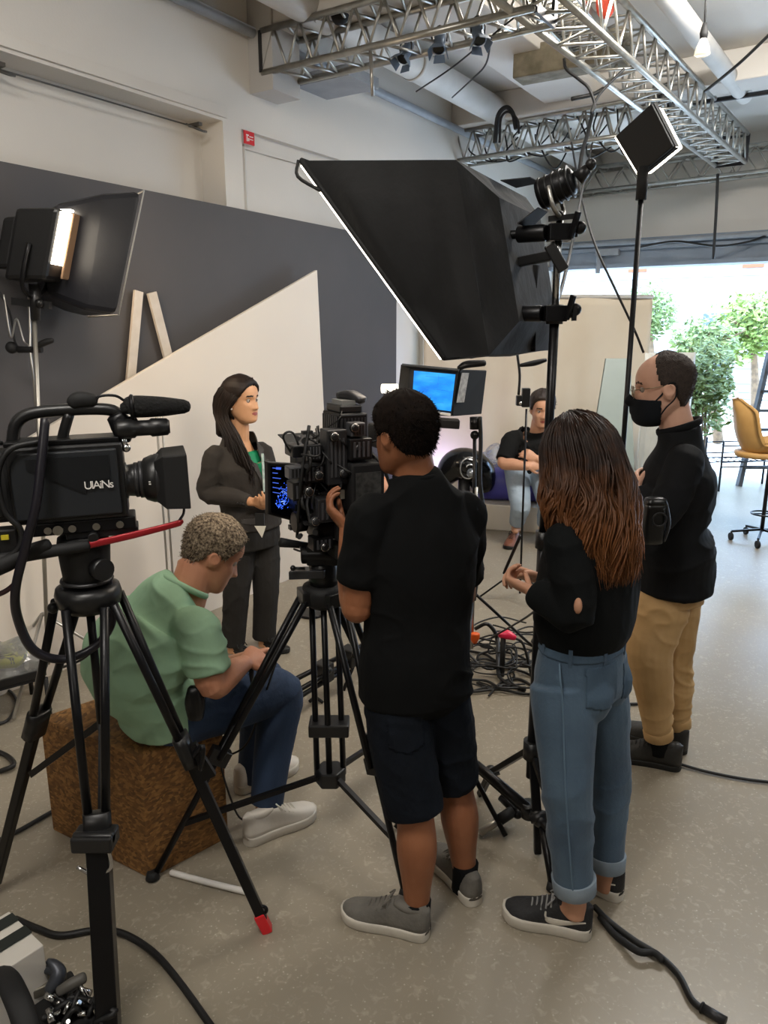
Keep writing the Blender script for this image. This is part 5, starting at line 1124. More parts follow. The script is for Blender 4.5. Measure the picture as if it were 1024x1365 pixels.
# big cable loop from the camera
cable([C(-.06, .075, .175), C(-.075, .10, .09), C(-.10, .12, -.03), C(-.135, .12, -.13), C(-.18, .10, -.26), C(-.19, .06, -.36), C(-.165, .05, -.45), C(-.10, .03, -.495), C(-.02, .0, -.485), C(.035, .0, -.42), C(.04, -.0, -.32), C(.035, -.0, -.24)], .0125, 'thick black cable hanging in a deep loop from the shoulder camera', 'camera_cable', mat('purple_black_rubber', '#17151d', .4))
cable([C(-.08, .07, .12), C(-.15, .085, .105), C(-.185, .09, .04), C(-.18, .09, -.05), C(-.15, .09, -.10), C(-.16, .09, -.15), C(-.22, .08, -.19)], .008, 'thinner black cable curving down the side of the shoulder camera', 'camera_cable')
cable([C(.262, .03, -.085), C(.258, .05, -.105), C(.245, .065, -.12)], .004, 'short thin black cable between lens hood and red bar', 'camera_cable')
cable([C(-.16, .09, -.20), C(-.185, .07, -.25), C(-.25, .06, -.28), C(-.4, .05, -.27)], .007, 'dark maroon cable running off below the shoulder camera', 'camera_cable', mat('maroon_rubber', '#3a1c22', .5))
cable([bowl+V((.0, .0, -.17)), bowl+V((-.05, .02, -.21)), bowl+V((-.10, .05, -.24)), bowl+V((-.13, .08, -.26))], .004, 'thin dark cable tied to the camera tripod leg', 'camera_cable')
# ---------------------------------------------------------------- left softbox on its light stand
LY = 3.85
p = at(58, 335, LY); fx = nm((.86, .28, -.22)); sd = nm(fx.cross(UP)); fu = sd.cross(fx)
if fu.z < 0: fu = -fu
sb = thing('left_softbox', V((at(70, 600, LY).x, LY, 0)), 'black softbox with slim light head on a light stand against the charcoal flat', 'softbox')
sb.name = 'softbox_light'; ORG[sb.name] = V(sb.location)
def S(x, y, z): return p+fx*x+sd*y+fu*z
# the box: four corners of the front rim taken from the photo, the back rim at the head
R_ = [at(192, 254, LY-.05), at(158, 420, LY-.05)]
vd = nm(V((-.56, .83, .0)))
front = [R_[1], R_[0], R_[0]+vd*.62, R_[1]+vd*.62]
hc = at(75, 335, LY)
back = [at(64, 394, LY), at(72, 272, LY), at(72, 272, LY)+vd*.34, at(64, 394, LY)+vd*.34]
fn = nm((front[1]-front[0]).cross(front[2]-front[1])); fn = fn if fn.dot(V((1, 0, 0))) > 0 else -fn
t = MB(); mid = [back[i].lerp(front[i], .55)+ (back[i].lerp(front[i], .55)-(hc.lerp(front[0].lerp(front[2], .5), .55))).normalized()*.02 for i in range(4)]
lip = [q+(q-front[0].lerp(front[2], .5)).normalized()*-.03 for q in front]
rings = [back, mid, front, [l-fn*.02 for l in lip]]
vs = [q for r in rings for q in r]; t.add(vs, [(i*4+j, i*4+(j+1) % 4, (i+1)*4+(j+1) % 4, (i+1)*4+j) for i in range(3) for j in range(4)]+[(3, 2, 1, 0)], False)
t.build('fabric_shell', mat('navy_black_nylon', '#15161c', .5, c2='#1b1c23', nscale=3, bump=.2, bscale=8), sb, .03)
t = MB(); lc_ = sum(lip, V((0, 0, 0)))/4; t.prism([lc_+(l-lc_)*.7-fn*.09 for l in lip], -fn*.004); t.build('diffuser', mat('softbox_glow', '#fff0dc', .6, emit='#ffe6c6', estr=14), sb)
t = MB(); rim = front+[front[0]]
for i in range(4): t.tube([rim[i], rim[i+1]], .004, 6, 1)
t.build('piping', mat('grey_piping', '#8f8d88', .5), sb)
a0, a1 = at(30, 340, LY), at(86, 340, LY)
ha = nm(a1-a0); hu = nm(at(88, 290, LY)-at(70, 388, LY)); hs = ha.cross(hu)
t = MB(); cpt = at(50, 331, LY)-vd*.10
t.hexa([cpt+ha*x*k+hu*z*k2+hs*y for z, k2 in ((-.165, 1), (.165, 1)) for x, y, k in ((-.10, -.12, 1), (.10, -.12, 1), (.10, .12, 1), (-.10, .12, 1))]); hd = t.build('light_head', K, sb, .02)
t = MB(); t.hexa([cpt+ha*x+hu*z+hs*y for z in (-.11, .13) for x, y in ((-.17, -.08), (-.09, -.10), (-.09, .10), (-.17, .08))]); t.build('driver_box', KM, hd, .02)
t = MB()
for k in range(6): t.box(cpt-ha*(.08-.028*k)-hs*.122, (.007, .012, .30), ha, hs, hu)
t.build('cooling_fins', KMET, hd)
t = MB(); t.box(cpt+ha*.108+hu*.03-hs*.02, (.018, .22, .24), ha, hs, hu); t.build('lamp_slit', LAMP, hd)
t = MB(); t.box(cpt+ha*.125-hs*.05, (.012, .11, .31), ha, hs, hu); t.build('speed_ring', mat('tan_reflector', '#9a7c62', .4), hd, .01)
t = MB(); t.box(cpt+hu*.172+ha*.04-hs*.05, (.11, .05, .010), ha, hs, hu); t.build('top_slit', LAMP, hd)
yk = cpt-hu*.23
t = MB(); t.tube([cpt-hs*.135, cpt-hs*.14-hu*.17, yk-hs*.06, yk+hs*.06, cpt+hs*.14-hu*.17, cpt+hs*.135], .011, 8, 4); t.tube([cpt-ha*.2, cpt-ha*.42+hu*.02], .016, 8, 2); t.build('yoke', KMET, sb)
t = MB(); t.cyl(yk+hu*.05, yk-UP*.12, .028, .022, 14); t.ball(yk+V((.04, -.03, -.04)), .02); t.bar(yk-UP*.03-ha*.10, yk-UP*.05+ha*.08, .035); t.build('tilt_clamp', K, sb)
base = V((at(66, 900, LY).x, LY, 0)); pt = V((yk.x, yk.y, yk.z-.05))
t = MB(); t.cyl(base+UP*.12, pt, .011, n=12); t.build('pole', mat('pale_steel_pole', '#a9a59c', .35, .7), sb)
for k in range(3):
    th = k*2.1+.5; e = base+V((math.cos(th)*.42, math.sin(th)*.42, .015)); t = MB(); t.cyl(base+UP*.42, e, .009, n=10); t.build('leg', SILV, sb)
jc = at(40, 466, LY-.02)
t = MB(); t.cyl(jc-V((.06, 0, 0)), jc+V((.06, 0, 0)), .016); t.ball(jc-V((.09, 0, -.01)), .03); t.loft([jc+V((.02, -.02, 0)), jc+V((.09, -.03, .035)), jc+V((.13, -.03, .045))], [.01, .017, .012], None, 10, 3); t.build('pole_clamp', KM, sb)
cable([yk-ha*.14, yk-ha*.13-UP*.2, at(22, 425, LY), at(32, 455, LY), jc, at(46, 520, LY), at(52, 600, LY)], .005, 'thin pale cable hanging from the softbox head past the pole clamp', 'lamp_cable', SILV)
cable([yk-ha*.02, at(38, 400, LY), at(40, 440, LY), jc-UP*.01, at(44, 500, LY-.03), at(48, 548, LY)], .006, 'second pale cable hanging below the softbox head', 'lamp_cable', SILV)
cable([at(0, 390, LY), at(14, 420, LY), at(20, 455, LY), jc-V((.05, 0, 0))], .006, 'dark cable reaching the pole clamp below the softbox', 'lamp_cable')
# ---------------------------------------------------------------- big black softbox
Bd = nm((-.89, .45, 0)); Ed = nm((.45, .89, 0))           # towards its face; across
B0 = at(608, 213, 2.4); A0 = V((B0+Bd*.55).to_tuple()); 
def side(px, py):                                          # on the near side plane of the box
    return onplane(px, py, B0, Ed)
A_, Bt, G_, H_ = side(402, 214), side(608, 213), side(652, 474), side(592, 477)
depth = .72
bs = thing('overhead_softbox', Bt.lerp(H_, .5)+Ed*.36, 'huge black cloth softbox tilted down over the set on a tall stand', 'softbox')
nx = 14
def quad_grid(a, b, c, d, n, m_, amp, seed, push):
    "a-b bottom... bilinear patch with folds"
    vs = []; fs = []
    for j in range(m_+1):
        for i in range(n+1):
            u, v = i/n, j/m_; q = a.lerp(b, u).lerp(d.lerp(c, u), v); e = min(1, 6*u*(1-u))*min(1, 6*v*(1-v))
            vs.append(q+push*(e*amp*(noise.noise((q.x*4+seed, q.y*4, q.z*1.6))*1.0+.6*noise.noise((q.x*9+seed, q.y*9, q.z*3)))))
    for j in range(m_):
        for i in range(n): k = j*(n+1)+i; fs.append((k, k+1, k+n+2, k+n+1))
    return vs, fs
Nl = [A_, Bt, G_, H_]; Fl = [q+Ed*depth for q in Nl]
cen = sum(Nl+Fl, V((0, 0, 0)))/8
t = MB()
t.add(*quad_grid(H_, G_, Bt, A_, 22, 30, .055, 1, -Ed))                 # near side
t.add(*quad_grid(Fl[3], Fl[2], Fl[1], Fl[0], 8, 8, .02, 2, Ed))          # far side
bk = nm((Bt-A_)); 
mid0 = (Bt+G_+Fl[1]+Fl[2])/4+V((.12, -.02, .02))
sh = [Bt.lerp(mid0, .34)+V((.03, 0, 0)), Fl[1].lerp(mid0, .34)+V((.03, 0, 0)), Fl[2].lerp(mid0, .34)+V((.03, 0, 0)), G_.lerp(mid0, .34)+V((.03, 0, 0))]
loop = [Bt, Fl[1], Fl[2], G_]
for i in range(4):
    j = (i+1) % 4; t.add(*quad_grid(loop[i], loop[j], sh[j], sh[i], 12, 6, .03, 3+i, V((1, -.3, 0))))
t.add(sh, [(0, 1, 2, 3)], False)
t.add(*quad_grid(A_, Bt, Fl[1], Fl[0], 10, 8, .012, 5, UP))              # top
t.add(*quad_grid(H_, G_, Fl[2], Fl[3], 6, 8, .03, 6, -UP))               # bottom
shell = t.build('cloth_shell', FAB, bs)
fn = nm((A_-H_).cross(Ed)); fn = fn if fn.x < 0 else -fn
t = MB(); q = [A_, H_, Fl[3], Fl[0]]; cq = sum(q, V((0, 0, 0)))/4
t.prism([cq+(x-cq)*.985+fn*.004 for x in q], fn*.012)
t.build('diffuser', mat('big_softbox_glow', '#fff6e8', .6, emit='#fff0dc', estr=7), bs)
t = MB()
for i in range(4): t.tube([q[i], q[(i+1) % 4]], .009, 8, 1)
t.build('rim', KM, bs)
t = MB(); e = A_; t.tube([e+V((-.01, 0, .0)), e+V((-.012, -.01, -.05)), e+(H_-A_)*.16+V((-.01, -.012, 0))], .006, 6, 4); t.build('corner_strap', KM, bs)
# cloth skirt hanging behind the box
t = MB(); k0, k1 = at(655, 300, 2.6), at(722, 300, 2.75)
P = []; n = 26; 
for side_ in (0, 1):
    for j in range(13):
        for i in range(n+1):
            u = i/n; v = j/12; zt_ = 2.14; zb_ = [1.86, 1.84][0]-.02*math.sin(u*3)
            q = k0.lerp(k1, u); q = V((q.x+.02*math.sin(u*17)*v, q.y-.035*math.sin(u*21+1)*(.3+v)-.01*side_*1.0, zt_+(zb_-zt_)*v)); P.append(q)
kk = 13*(n+1); fs = []
for j in range(12):
    for i in range(n):
        a = j*(n+1)+i; fs.append((a, a+1, a+n+2, a+n+1)); fs.append((a+kk+n+1, a+kk+n+2, a+kk+1, a+kk))
t.add(P, fs, True); t.build('cloth_skirt', FAB, bs)
# its stand
pb_ = onz(703, 1128); pole_t = at(729, 285, pb_.y)
st = thing('combo_stand', pb_, 'tall heavy black light stand holding the huge softbox, behind the curly haired woman', 'light stand')
t = MB(); t.cyl(pb_+UP*.30, V((pb_.x, pb_.y, 1.25)), .019, n=16); t.build('lower_pole', KMET, st)
t = MB(); t.cyl(V((pb_.x, pb_.y, 1.2)), V((pb_.x, pb_.y, 1.98)), .0155, n=16); t.build('middle_pole', KMET, st)
t = MB(); t.cyl(V((pb_.x, pb_.y, 1.95)), V((pb_.x, pb_.y, pole_t.z)), .012, n=16); t.build('upper_pole', CHR, st)
for z in (1.22, 1.97): t = MB(); t.cyl(V((pb_.x, pb_.y, z-.03)), V((pb_.x, pb_.y, z+.03)), .027, n=16); cl = t.build('collar', K, st); t = MB(); t.cyl(V((pb_.x+.02, pb_.y-.01, z)), V((pb_.x+.055, pb_.y-.03, z)), .008); t.bar(V((pb_.x+.055, pb_.y-.03, z-.02)), V((pb_.x+.055, pb_.y-.03, z+.025)), .012, .02); t.build('lock_knob', K, cl)
ft = [onz(765, 1195), onz(640, 1062), onz(860, 1150)]
ft[2] = pb_*3-ft[0]-ft[1]; ft[2].z = 0
for e in ft:
    d = nm(e-pb_); kn = pb_.lerp(e, .78)+UP*.16
    t = MB(); t.bar(pb_+UP*.42, kn, .034, .022); t.bar(kn, e+UP*.01, .026, .026); lg = t.build('leg', KMET, st, .004)
    t = MB(); t.ball(kn, .03); t.cyl(kn-V((.03, .02, 0)), kn+V((.03, -.02, .02)), .016); t.build('knuckle', K, lg)
    t = MB(); t.bar(pb_+UP*.16, pb_.lerp(kn, .62)+UP*.06, .018, .018); t.build('brace', KMET, lg)
t = MB(); t.cyl(pb_+UP*.13, pb_+UP*.19, .03, n=16); t.build('leg_collar', K, st); t = MB(); t.cyl(pb_+UP*.38, pb_+UP*.45, .034, n=16); t.build('leg_collar', K, st)
# a low stand leg between the operator and the woman
lw = thing('low_stand', onz(640, 1040), 'black jointed stand leg reaching the floor between the operator and the curly haired woman', 'stand')
A1, B1, C1 = at(612, 1000, 2.72), at(722, 1092, 2.44), onz(737, 1187)
t = MB(); t.cyl(A1-(B1-A1)*.1, B1, .019, n=12); t.build('upper_tube', KMET, lw)
t = MB(); t.cyl(A1+V((.02, .0, -.035)), B1+V((.0, 0, -.03)), .010, n=10); t.build('brace_tube', KMET, lw)
t = MB(); t.cyl(B1, C1+UP*.02, .0155, n=12); t.build('lower_tube', KMET, lw)
t = MB(); t.ball(B1, .034); t.cyl(B1+V((-.04, .01, .01)), B1+V((.045, -.01, .015)), .017, n=12); t.bar(B1+V((.03, 0, .0)), B1+V((.05, -.01, .07)), .014); t.build('knuckle', K, lw)
t = MB(); t.loft([C1+UP*.03, C1+UP*.006], [.02, .024], None, 10, 2, .2); t.build('foot', KM, lw)
t = MB(); e = V((A1.x-.02, A1.y+.05, 0)); t.cyl(e, e+UP*.75, .016, n=12); t.build('post', KMET, lw)
for k in (1, 2): t = MB(); q_ = e+V((math.cos(2.2+k*1.6)*.3, math.sin(2.2+k*1.6)*.3, .01)); t.cyl(e+UP*.3, q_, .010, n=8); t.build('brace_leg', KMET, lw)
# clamps where the box meets the stand
for z, nme in ((at(725, 310, pb_.y).z, 'upper'), (at(718, 418, pb_.y).z, 'lower')):
    c = V((pb_.x, pb_.y, z)); t = MB(); t.box(c, (.07, .06, .05)); t.cyl(c-V((.15, -.06, 0)), c+V((.06, 0, 0)), .014); t.ball(c+V((.06, -.02, .012)), .02); t.bar(c+V((.03, -.03, -.02)), c+V((.045, -.05, .055)), .016)
    t.cyl(c-V((.12, -.05, 0)), c-V((.04, 0, 0)), .026); t.build('grip_head', KMET, st, .003)
t = MB(); c = V((pb_.x, pb_.y, pole_t.z-.12)); t.bar(c, c-V((.13, -.1, .02)), .03); t.bar(c+V((-.03, 0, .03)), c+V((.02, -.01, -.05)), .03, .035); t.build('arm_bracket', K, st, .004)
# lamp head on the top of the stand (behind the softbox)
hp = at(738, 252, pb_.y); ha = nm((-.75, 0.4290, -.28)); hs = nm(ha.cross(UP)); hu = hs.cross(ha)
fr_ = thing('spot_lamp', hp, 'black studio lamp head with barn doors on top of the softbox stand', 'lamp head')
t = MB(); t.lathe(hp-ha*0.0702, ha, [(0, 0.0234), (0.0078, 0.0390), (0.0390, 0.0452), (0.1092, 0.0468), (0.1170, 0.0429)], 20); hh = t.build('housing', KMET, fr_)
t = MB()
for k in range(5): t.lathe(hp-ha*(0.0546-.022*k), ha, [(-.003, 0.0452), (-.002, 0.0499), (0.0016, 0.0499), (0.0023, 0.0452)], 20)
t.build('cooling_rib', K, hh)
t = MB(); t.prism([hp+ha*0.0468+hu*0.0468+hs*0.0468, hp+ha*0.0468+hu*0.0468-hs*0.0468, hp+ha*0.1326+hu*0.0702-hs*0.0702, hp+ha*0.1326+hu*0.0702+hs*0.0702], hu*0.0031); t.build('barn_door', KM, fr_); t = MB(); t.prism([hp+ha*0.0468-hu*0.0468+hs*0.0468, hp+ha*0.0468-hu*0.0468-hs*0.0468, hp+ha*0.1170-hu*0.0702-hs*0.0624, hp+ha*0.1170-hu*0.0702+hs*0.0624], hu*0.0031); t.build('barn_door', KM, fr_)
t = MB(); t.tube([hp+hs*0.0507, hp+hs*0.0546-hu*0.0624, hp-hu*0.0858, hp-hs*0.0546-hu*0.0624, hp-hs*0.0507], 0.0070, 8, 4); t.build('yoke', SILV, fr_)
t = MB(); t.cyl(hp-hu*0.0858, V((pb_.x, pb_.y, pole_t.z)), 0.0109); t.bar(hp-hu*0.0936-V((0.0390, 0, 0)), hp-hu*0.0936+V((0.0546, -.01, 0.0078)), 0.0156); t.build('spigot', K, fr_)
t = MB(); t.cyl(hp-ha*0.0780, hp-ha*0.1092+UP*0.0156, 0.0234, 0.0156); t.ball(hp-ha*0.1170+UP*0.0234, 0.0172); t.build('rear_knob', K, fr_)
# ---------------------------------------------------------------- panel light on its thin stand
PY = 3.9
pc_ = at(859, 185, PY); pf = onz(833, 905); pf = V((at(838, 610, PY).x, PY, 0))
pl = thing('panel_light', pf, 'square black panel light glowing at its edges on a thin tall stand', 'panel light')
e1 = nm(at(898, 197, PY)-at(869, 139, PY)); cr = [at(820, 182, PY+.14), at(868, 138, PY-.02), at(897, 195, PY-.12), at(851, 233, PY+.03)]
pn = nm((cr[1]-cr[0]).cross(cr[3]-cr[0])); pn = pn if pn.y > 0 else -pn
cq = sum(cr, V((0, 0, 0)))/4
t = MB(); t.prism(cr, pn*.03); hd = t.build('back_panel', KM, pl, .004)
t = MB(); A_ = [cq+(q-cq)*1.0+pn*.034 for q in cr]; B_ = [cq+(q-cq)*.93+pn*.105 for q in cr]; t.hexa(A_+B_); t.build('led_face', mat('panel_glow', '#fff4e4', .5, emit='#fff2de', estr=7), hd, .008)
for i in range(4):
    a, b = cr[i], cr[(i+1) % 4]; outn = nm((a+b)/2-cq); t = MB(); t.prism([a+pn*.02, b+pn*.02, b+pn*.055+outn*.006, a+pn*.055+outn*.006] if i in (0, 3) else [a+pn*.02, b+pn*.02, b+pn*.042+outn*.004, a+pn*.042+outn*.004], outn*.003); t.build('edge_frame', KM, hd)
a, b = cr[3], cr[0]; outn = nm((a+b)/2-cq); t = MB(); t.tube([a+outn*.004+pn*.012, b+outn*.004+pn*.012], .006, 6, 1); t.build('edge_glow', MATS['panel_glow'], hd)
t = MB(); hp2 = at(858, 232, PY); 
ptop = V((at(857, 234, PY).x, PY, at(857, 234, PY).z))
t.tube([cr[3].lerp(cr[0], .1)+pn*.02, ptop-UP*.02, cr[3].lerp(cr[2], .15)+pn*.02], .012, 8, 4); t.build('yoke', K, pl)
pfoot = V((at(846, 480, PY).x-.02, PY, 0))
t = MB(); t.cyl(ptop+UP*.04, ptop-UP*.11, .026, n=14); t.build('receiver', KM, pl)
t = MB(); t.cyl(V((pfoot.x, PY, .1)), ptop-UP*.1, .0135, n=14); t.build('pole', KMET, pl)
for k in range(3):
    th = k*2.09+.2; t = MB(); t.cyl(V((pfoot.x, PY, .35)), V((pfoot.x+math.cos(th)*.4, PY+math.sin(th)*.4, .015)), .010, n=10); t.build('leg', KMET, pl)
# ---------------------------------------------------------------- monitor with sunhood on a stand
MY = 4.2
def mq(px, py, dy=0): return at(px, py, MY+dy)
mo = thing('field_monitor', V((mq(632, 880).x, MY, 0)), 'black hooded monitor with bright blue screen on a stand behind the operator in black', 'monitor')
F_ = [mq(534, 552, .0), mq(534, 488, .0), mq(612, 494, .0), mq(607, 556, .0)]
F_ = [mq(529, 552), mq(536, 486), mq(613, 493), mq(603, 555)]
mn = nm((F_[1]-F_[0]).cross(F_[2]-F_[1])); mn = mn if mn.y < 0 else -mn
t = MB(); t.prism([q for q in F_], -mn*.06); fb = t.build('housing', K, mo, .006)
sq = [mq(549, 541), mq(552, 494), mq(607, 499), mq(601, 548)]; sq = [onplane(512+ (q.x*ppm(q)), 0, F_[0]+mn*.004, mn) if False else q+mn*.012 for q in sq]
def screen_mat(name, cols, estr, sc, lines):
    m = bpy.data.materials.new(name); m.use_nodes = True; nt = m.node_tree; L = nt.links; b = nt.nodes['Principled BSDF']
    tc = nt.nodes.new('ShaderNodeTexCoord'); n = nt.nodes.new('ShaderNodeTexNoise'); n.inputs['Scale'].default_value = sc; n.inputs['Detail'].default_value = 6
    mp = nt.nodes.new('ShaderNodeMapping'); mp.inputs['Rotation'].default_value = lines; mp.inputs['Scale'].default_value = (1, 1, 2.2)
    L.new(tc.outputs['Object'], mp.inputs[0]); L.new(mp.outputs[0], n.inputs['Vector'])
    r = nt.nodes.new('ShaderNodeValToRGB'); L.new(n.outputs['Fac'], r.inputs[0]); el = r.color_ramp.elements
    while len(el) < len(cols): el.new(.5)
    for e, (pos, c) in zip(el, cols): e.position = pos; e.color = rgb(c)
    b.inputs['Base Color'].default_value = (.01, .01, .012, 1); b.inputs['Roughness'].default_value = .2
    L.new(r.outputs[0], b.inputs['Emission Color']); b.inputs['Emission Strength'].default_value = estr
    return m
t = MB(); t.prism(sq, -mn*.003); scn = t.build('screen', screen_mat('blue_screen', [(.3, '#1a78e0'), (.5, '#2392ee'), (.7, '#3aa8f4')], 1.0, 9, (0, .4, 0)), mo)
t = MB(); e = [sq[0].lerp(sq[1], .5), sq[3].lerp(sq[2], .5)]; rr_ = random.Random(5)
def sqp(u, v): return sq[1].lerp(sq[2], u).lerp(sq[0].lerp(sq[3], u), v)
for k in range(5): v = .12+.17*k; u0 = rr_.uniform(.1, .4); t.bar(sqp(u0, v)+mn*.001, sqp(u0+rr_.uniform(.25, .5), v)+mn*.001, .002, .002)
t.bar(sqp(.6, .05)+mn*.001, sqp(.6, .45)+mn*.001, .002, .002); t.bar(sqp(.6, .45)+mn*.001, sqp(.95, .48)+mn*.001, .002, .002)
t.build('screen_lines', mat('screen_line', '#1a6fc8', .4, emit='#1c74cf', estr=.8), scn)
# the sunhood: top, left flap and big right-hand flap seen from its side
t = MB(); t.prism([mq(536, 486), mq(613, 493), mq(609, 494)+mn*.10, mq(536, 487)+mn*.10], UP*.006); t.build('hood_top', KM, mo)
t = MB(); t.prism([mq(529, 552), mq(536, 486), mq(547, 491)+mn*.05, mq(543, 545)+mn*.05], V((-.006, 0, 0))); t.build('hood_side', KM, mo)
KD = mat('dead_black', '#060606', .75)
rp = [mq(613, 493), mq(649, 494, .20), mq(642, 552, .20), mq(603, 555)]
t = MB(); t.prism(rp, V((.0, .05, 0))); t.build('battery_side', KD, mo, .004)
t = MB(); u_ = lambda a, b: rp[0].lerp(rp[1], a).lerp(rp[3].lerp(rp[2], a), b)
t.prism([u_(.08, .06)+V((0, -.012, 0)), u_(.34, .06)+V((0, -.012, 0)), u_(.32, .7)+V((0, -.012, 0)), u_(.06, .7)+V((0, -.012, 0))], V((0, .006, 0))); t.build('paper_label', mat('grey_label', '#b8b5b0', .6, c2='#8f8c88', nscale=40), mo)
t = MB(); t.bar(mq(568, 547)+mn*.03, mq(600, 552)+mn*.03, .03, .012); t.build('white_strip', mat('white_strip_glow', '#f6f2ea', .4), mo)
t = MB(); t.bar(mq(566, 562, -.0), mq(612, 565, .0), .10, .05); t.build('recorder', K, mo, .006)
t = MB(); t.loft([mq(612, 491), mq(622, 486), mq(646, 484)], [(.015, .015), (.022, .018), (.018, .016)], None, 10, 4, .6); t.build('top_grip', KMET, mo)
t = MB(); t.loft([mq(509, 518), mq(530, 518)], [(.026, .02)]*2, UP, 12, 3, .3, expo=.5); tag(t.build('small_white_lamp', mat('white_lamp', '#f2efe6', .4, emit='#fff8ea', estr=.9)), 'small white lamp block beside the hooded monitor', 'lamp')
t = MB(); t.cyl(mq(633, 556), mq(633, 572), .028, n=14); t.ball(mq(633, 580), .026); t.build('swivel', KMET, mo)
sx = mq(636, 600).x
def sp(z, dx=0): return V((sx+dx, MY, z))
t = MB(); t.cyl(sp(.06), sp(1.05), .013, n=12); t.build('lower_pole', SILV, mo)
t = MB(); t.cyl(sp(.62), mq(633, 575), .011, n=12); t.build('upper_pole', KMET, mo)
t = MB(); t.cyl(sp(.40), sp(.46), .026, n=14); t.build('collar', KMET, mo)
for k in range(3):
    th = k*2.09+.35; t = MB(); t.cyl(sp(.42), V((sx+math.cos(th)*.42, MY+math.sin(th)*.42, .012)), .009, n=10); t.build('leg', KMET, mo)
p = mq(633, 851, -.03); t = MB(); t.loft([p-UP*.03, p, p+UP*.03], [(.012, .012), (.028, .022), (.03, .024)], V((1, 0, 0)), 12, 4, .3); tag(t.build('orange_clamp', ORG_), 'orange clamp tip on the monitor stand above the cable heap', 'clamp')
cable([mq(640, 556, -.02), mq(641, 590, -.02), mq(640, 640, -.03), mq(645, 690, -.04), mq(641, 735, -.04), mq(632, 800, -.03)], .012, 'black cable taped down the monitor stand', 'monitor_cable')
# ---------------------------------------------------------------- centre cinema camera: tripod
bw = at(432, 790, 2.55)
ct = thing('cine_tripod', V((bw.x, bw.y, 0)), 'black twin-tube tripod with floor spreader under the cinema camera', 'tripod')
f1, f2 = onz(204, 1172), onz(541, 1195); f3 = V((bw.x*3-f1.x-f2.x, bw.y*3-f1.y-f2.y, 0))
t = MB(); t.lathe(bw-UP*.05, UP, [(0, .05), (.02, .075), (.06, .08), (.08, .075), (.085, .06)], 24); t.build('bowl', KM, ct)
hub = V((bw.x+.01, bw.y, .27))
for e in (f1, f2, f3):
    d = nm(V((e.x, e.y, 0))-V((bw.x, bw.y, 0))); top = bw+d*.075-UP*.01; dr = nm(e-top); s_ = dr.cross(UP).normalized()
    m1 = top.lerp(e, .56)
    t = MB()
    for s in (-1, 1): t.cyl(top+s_*.035*s, m1+s_*.022*s, .0125, n=12)
    lg = t.build('leg', KMET, ct)
    t = MB(); t.cyl(top.lerp(e, .45), e-dr*.03, .012, n=12); t.build('lower_tube', KMET, lg)
    t = MB(); t.bar(m1-dr*.03, m1+dr*.03, .075, .04, s_); t.build('clamp', K, lg, .004)
    t = MB(); t.box(top+UP*.005, (.09, .03, .05), s_); t.build('hinge', K, lg, .004)
    m2 = top.lerp(e, .80); t = MB(); t.bar(hub+d*.05, m2, .018, .018); ar = t.build('spreader_arm', KMET, ct)
    t = MB(); t.loft([e+UP*.03, e+UP*.006], [.02, .026], None, 12, 2, .2); t.build('foot', KM, lg)
t = MB(); t.prism([hub+V((math.cos(a)*.06, math.sin(a)*.06, -.03)) for a in [i*math.pi/3 for i in range(6)]], UP*.06); t.build('spreader_hub', K, ct, .006)
for dx, dy in ((-.05, 0), (.0, -.03), (.05, .01)):
    t = MB(); t.cyl(hub+V((dx, dy, 0)), V((bw.x+dx*.9, bw.y+dy, bw.z-.03)), .0115, n=12); t.build('column_rod', KMET, ct)
t = MB(); t.box(hub+UP*.205, (.15, .09, .05)); t.build('rod_bridge', K, ct, .006)
# head
t = MB(); t.lathe(bw+UP*.03, UP, [(0, .05), (.03, .055), (.07, .052), (.09, .045)], 22); fh = t.build('fluid_head', K, ct)
t = MB(); t.box(bw+UP*.15, (.11, .10, .07)); t.cyl(bw+V((-.075, -.02, .15)), bw+V((.075, -.02, .15)), .034); t.build('tilt_unit', KMET, fh, .006)
t = MB(); t.loft([bw+V((-.02, .02, .165)), (bw+V((-.02, .02, .165))).lerp(at(374, 723, 2.50), .5), at(374, 723, 2.50)], [.011, .013, .017], None, 14, 3, .3); t.build('pan_bar', KM, ct)
t = MB(); t.box(bw+V((-.05, -.03, .085)), (.13, .06, .03), (.95, -.2, .1)); t.build('tray', KGRY, fh, .003)
t = MB(); t.cyl(bw+V((-.06, -.06, .11)), bw+V((-.095, -.07, .115)), .005); t.ball(bw+V((-.10, -.07, .115)), .010); t.build('lock_lever', K, fh)
# cinema camera
Q0 = at(462, 640, 2.58); qa = nm((-.42, .90, 0)); qs = nm((-.90, -.42, 0)); 
def Q(x, y, z): return Q0+qa*x+qs*y+UP*z        # forwards, to its left (picture left), up
def qb(t, x0, x1, y0, y1, z0, z1): return t.hexa([Q(x0, y1, z0), Q(x0, y0, z0), Q(x1, y0, z0), Q(x1, y1, z0), Q(x0, y1, z1), Q(x0, y0, z1), Q(x1, y0, z1), Q(x1, y1, z1)])
cc = thing('cinema_camera', Q0, 'black rigged cinema camera crowded with modules and cables in front of the operator in black', 'camera')
def part(name, dims, m=K, bev=.004, par=None):
    t = MB(); qb(t, *dims); return t.build(name, m, par or cc, bev)
def part_box(dims, m):
    t = MB(); qb(t, *dims); return t.build('module', m, cc, .004)
bd = part('body', (-.10, .14, -.07, .075, -.10, .10))
part('rear_battery', (-.19, -.10, -.06, .06, -.08, .09), KM, .008)
t = MB(); qb(t, -.193, -.188, -.045, .045, -.04, .06); t.build('battery_label', mat('dark_label', '#4a4a48', .5, c2='#2b2b2b', nscale=60), cc)
tx = part('transmitter', (-.12, .04, -.03, .07, .13, .245), KMET, .006)
t = MB()
for k in range(8): t.box(Q(-.122, -.02+.012*k, .19), (.004, .006, .08), qa, qs)
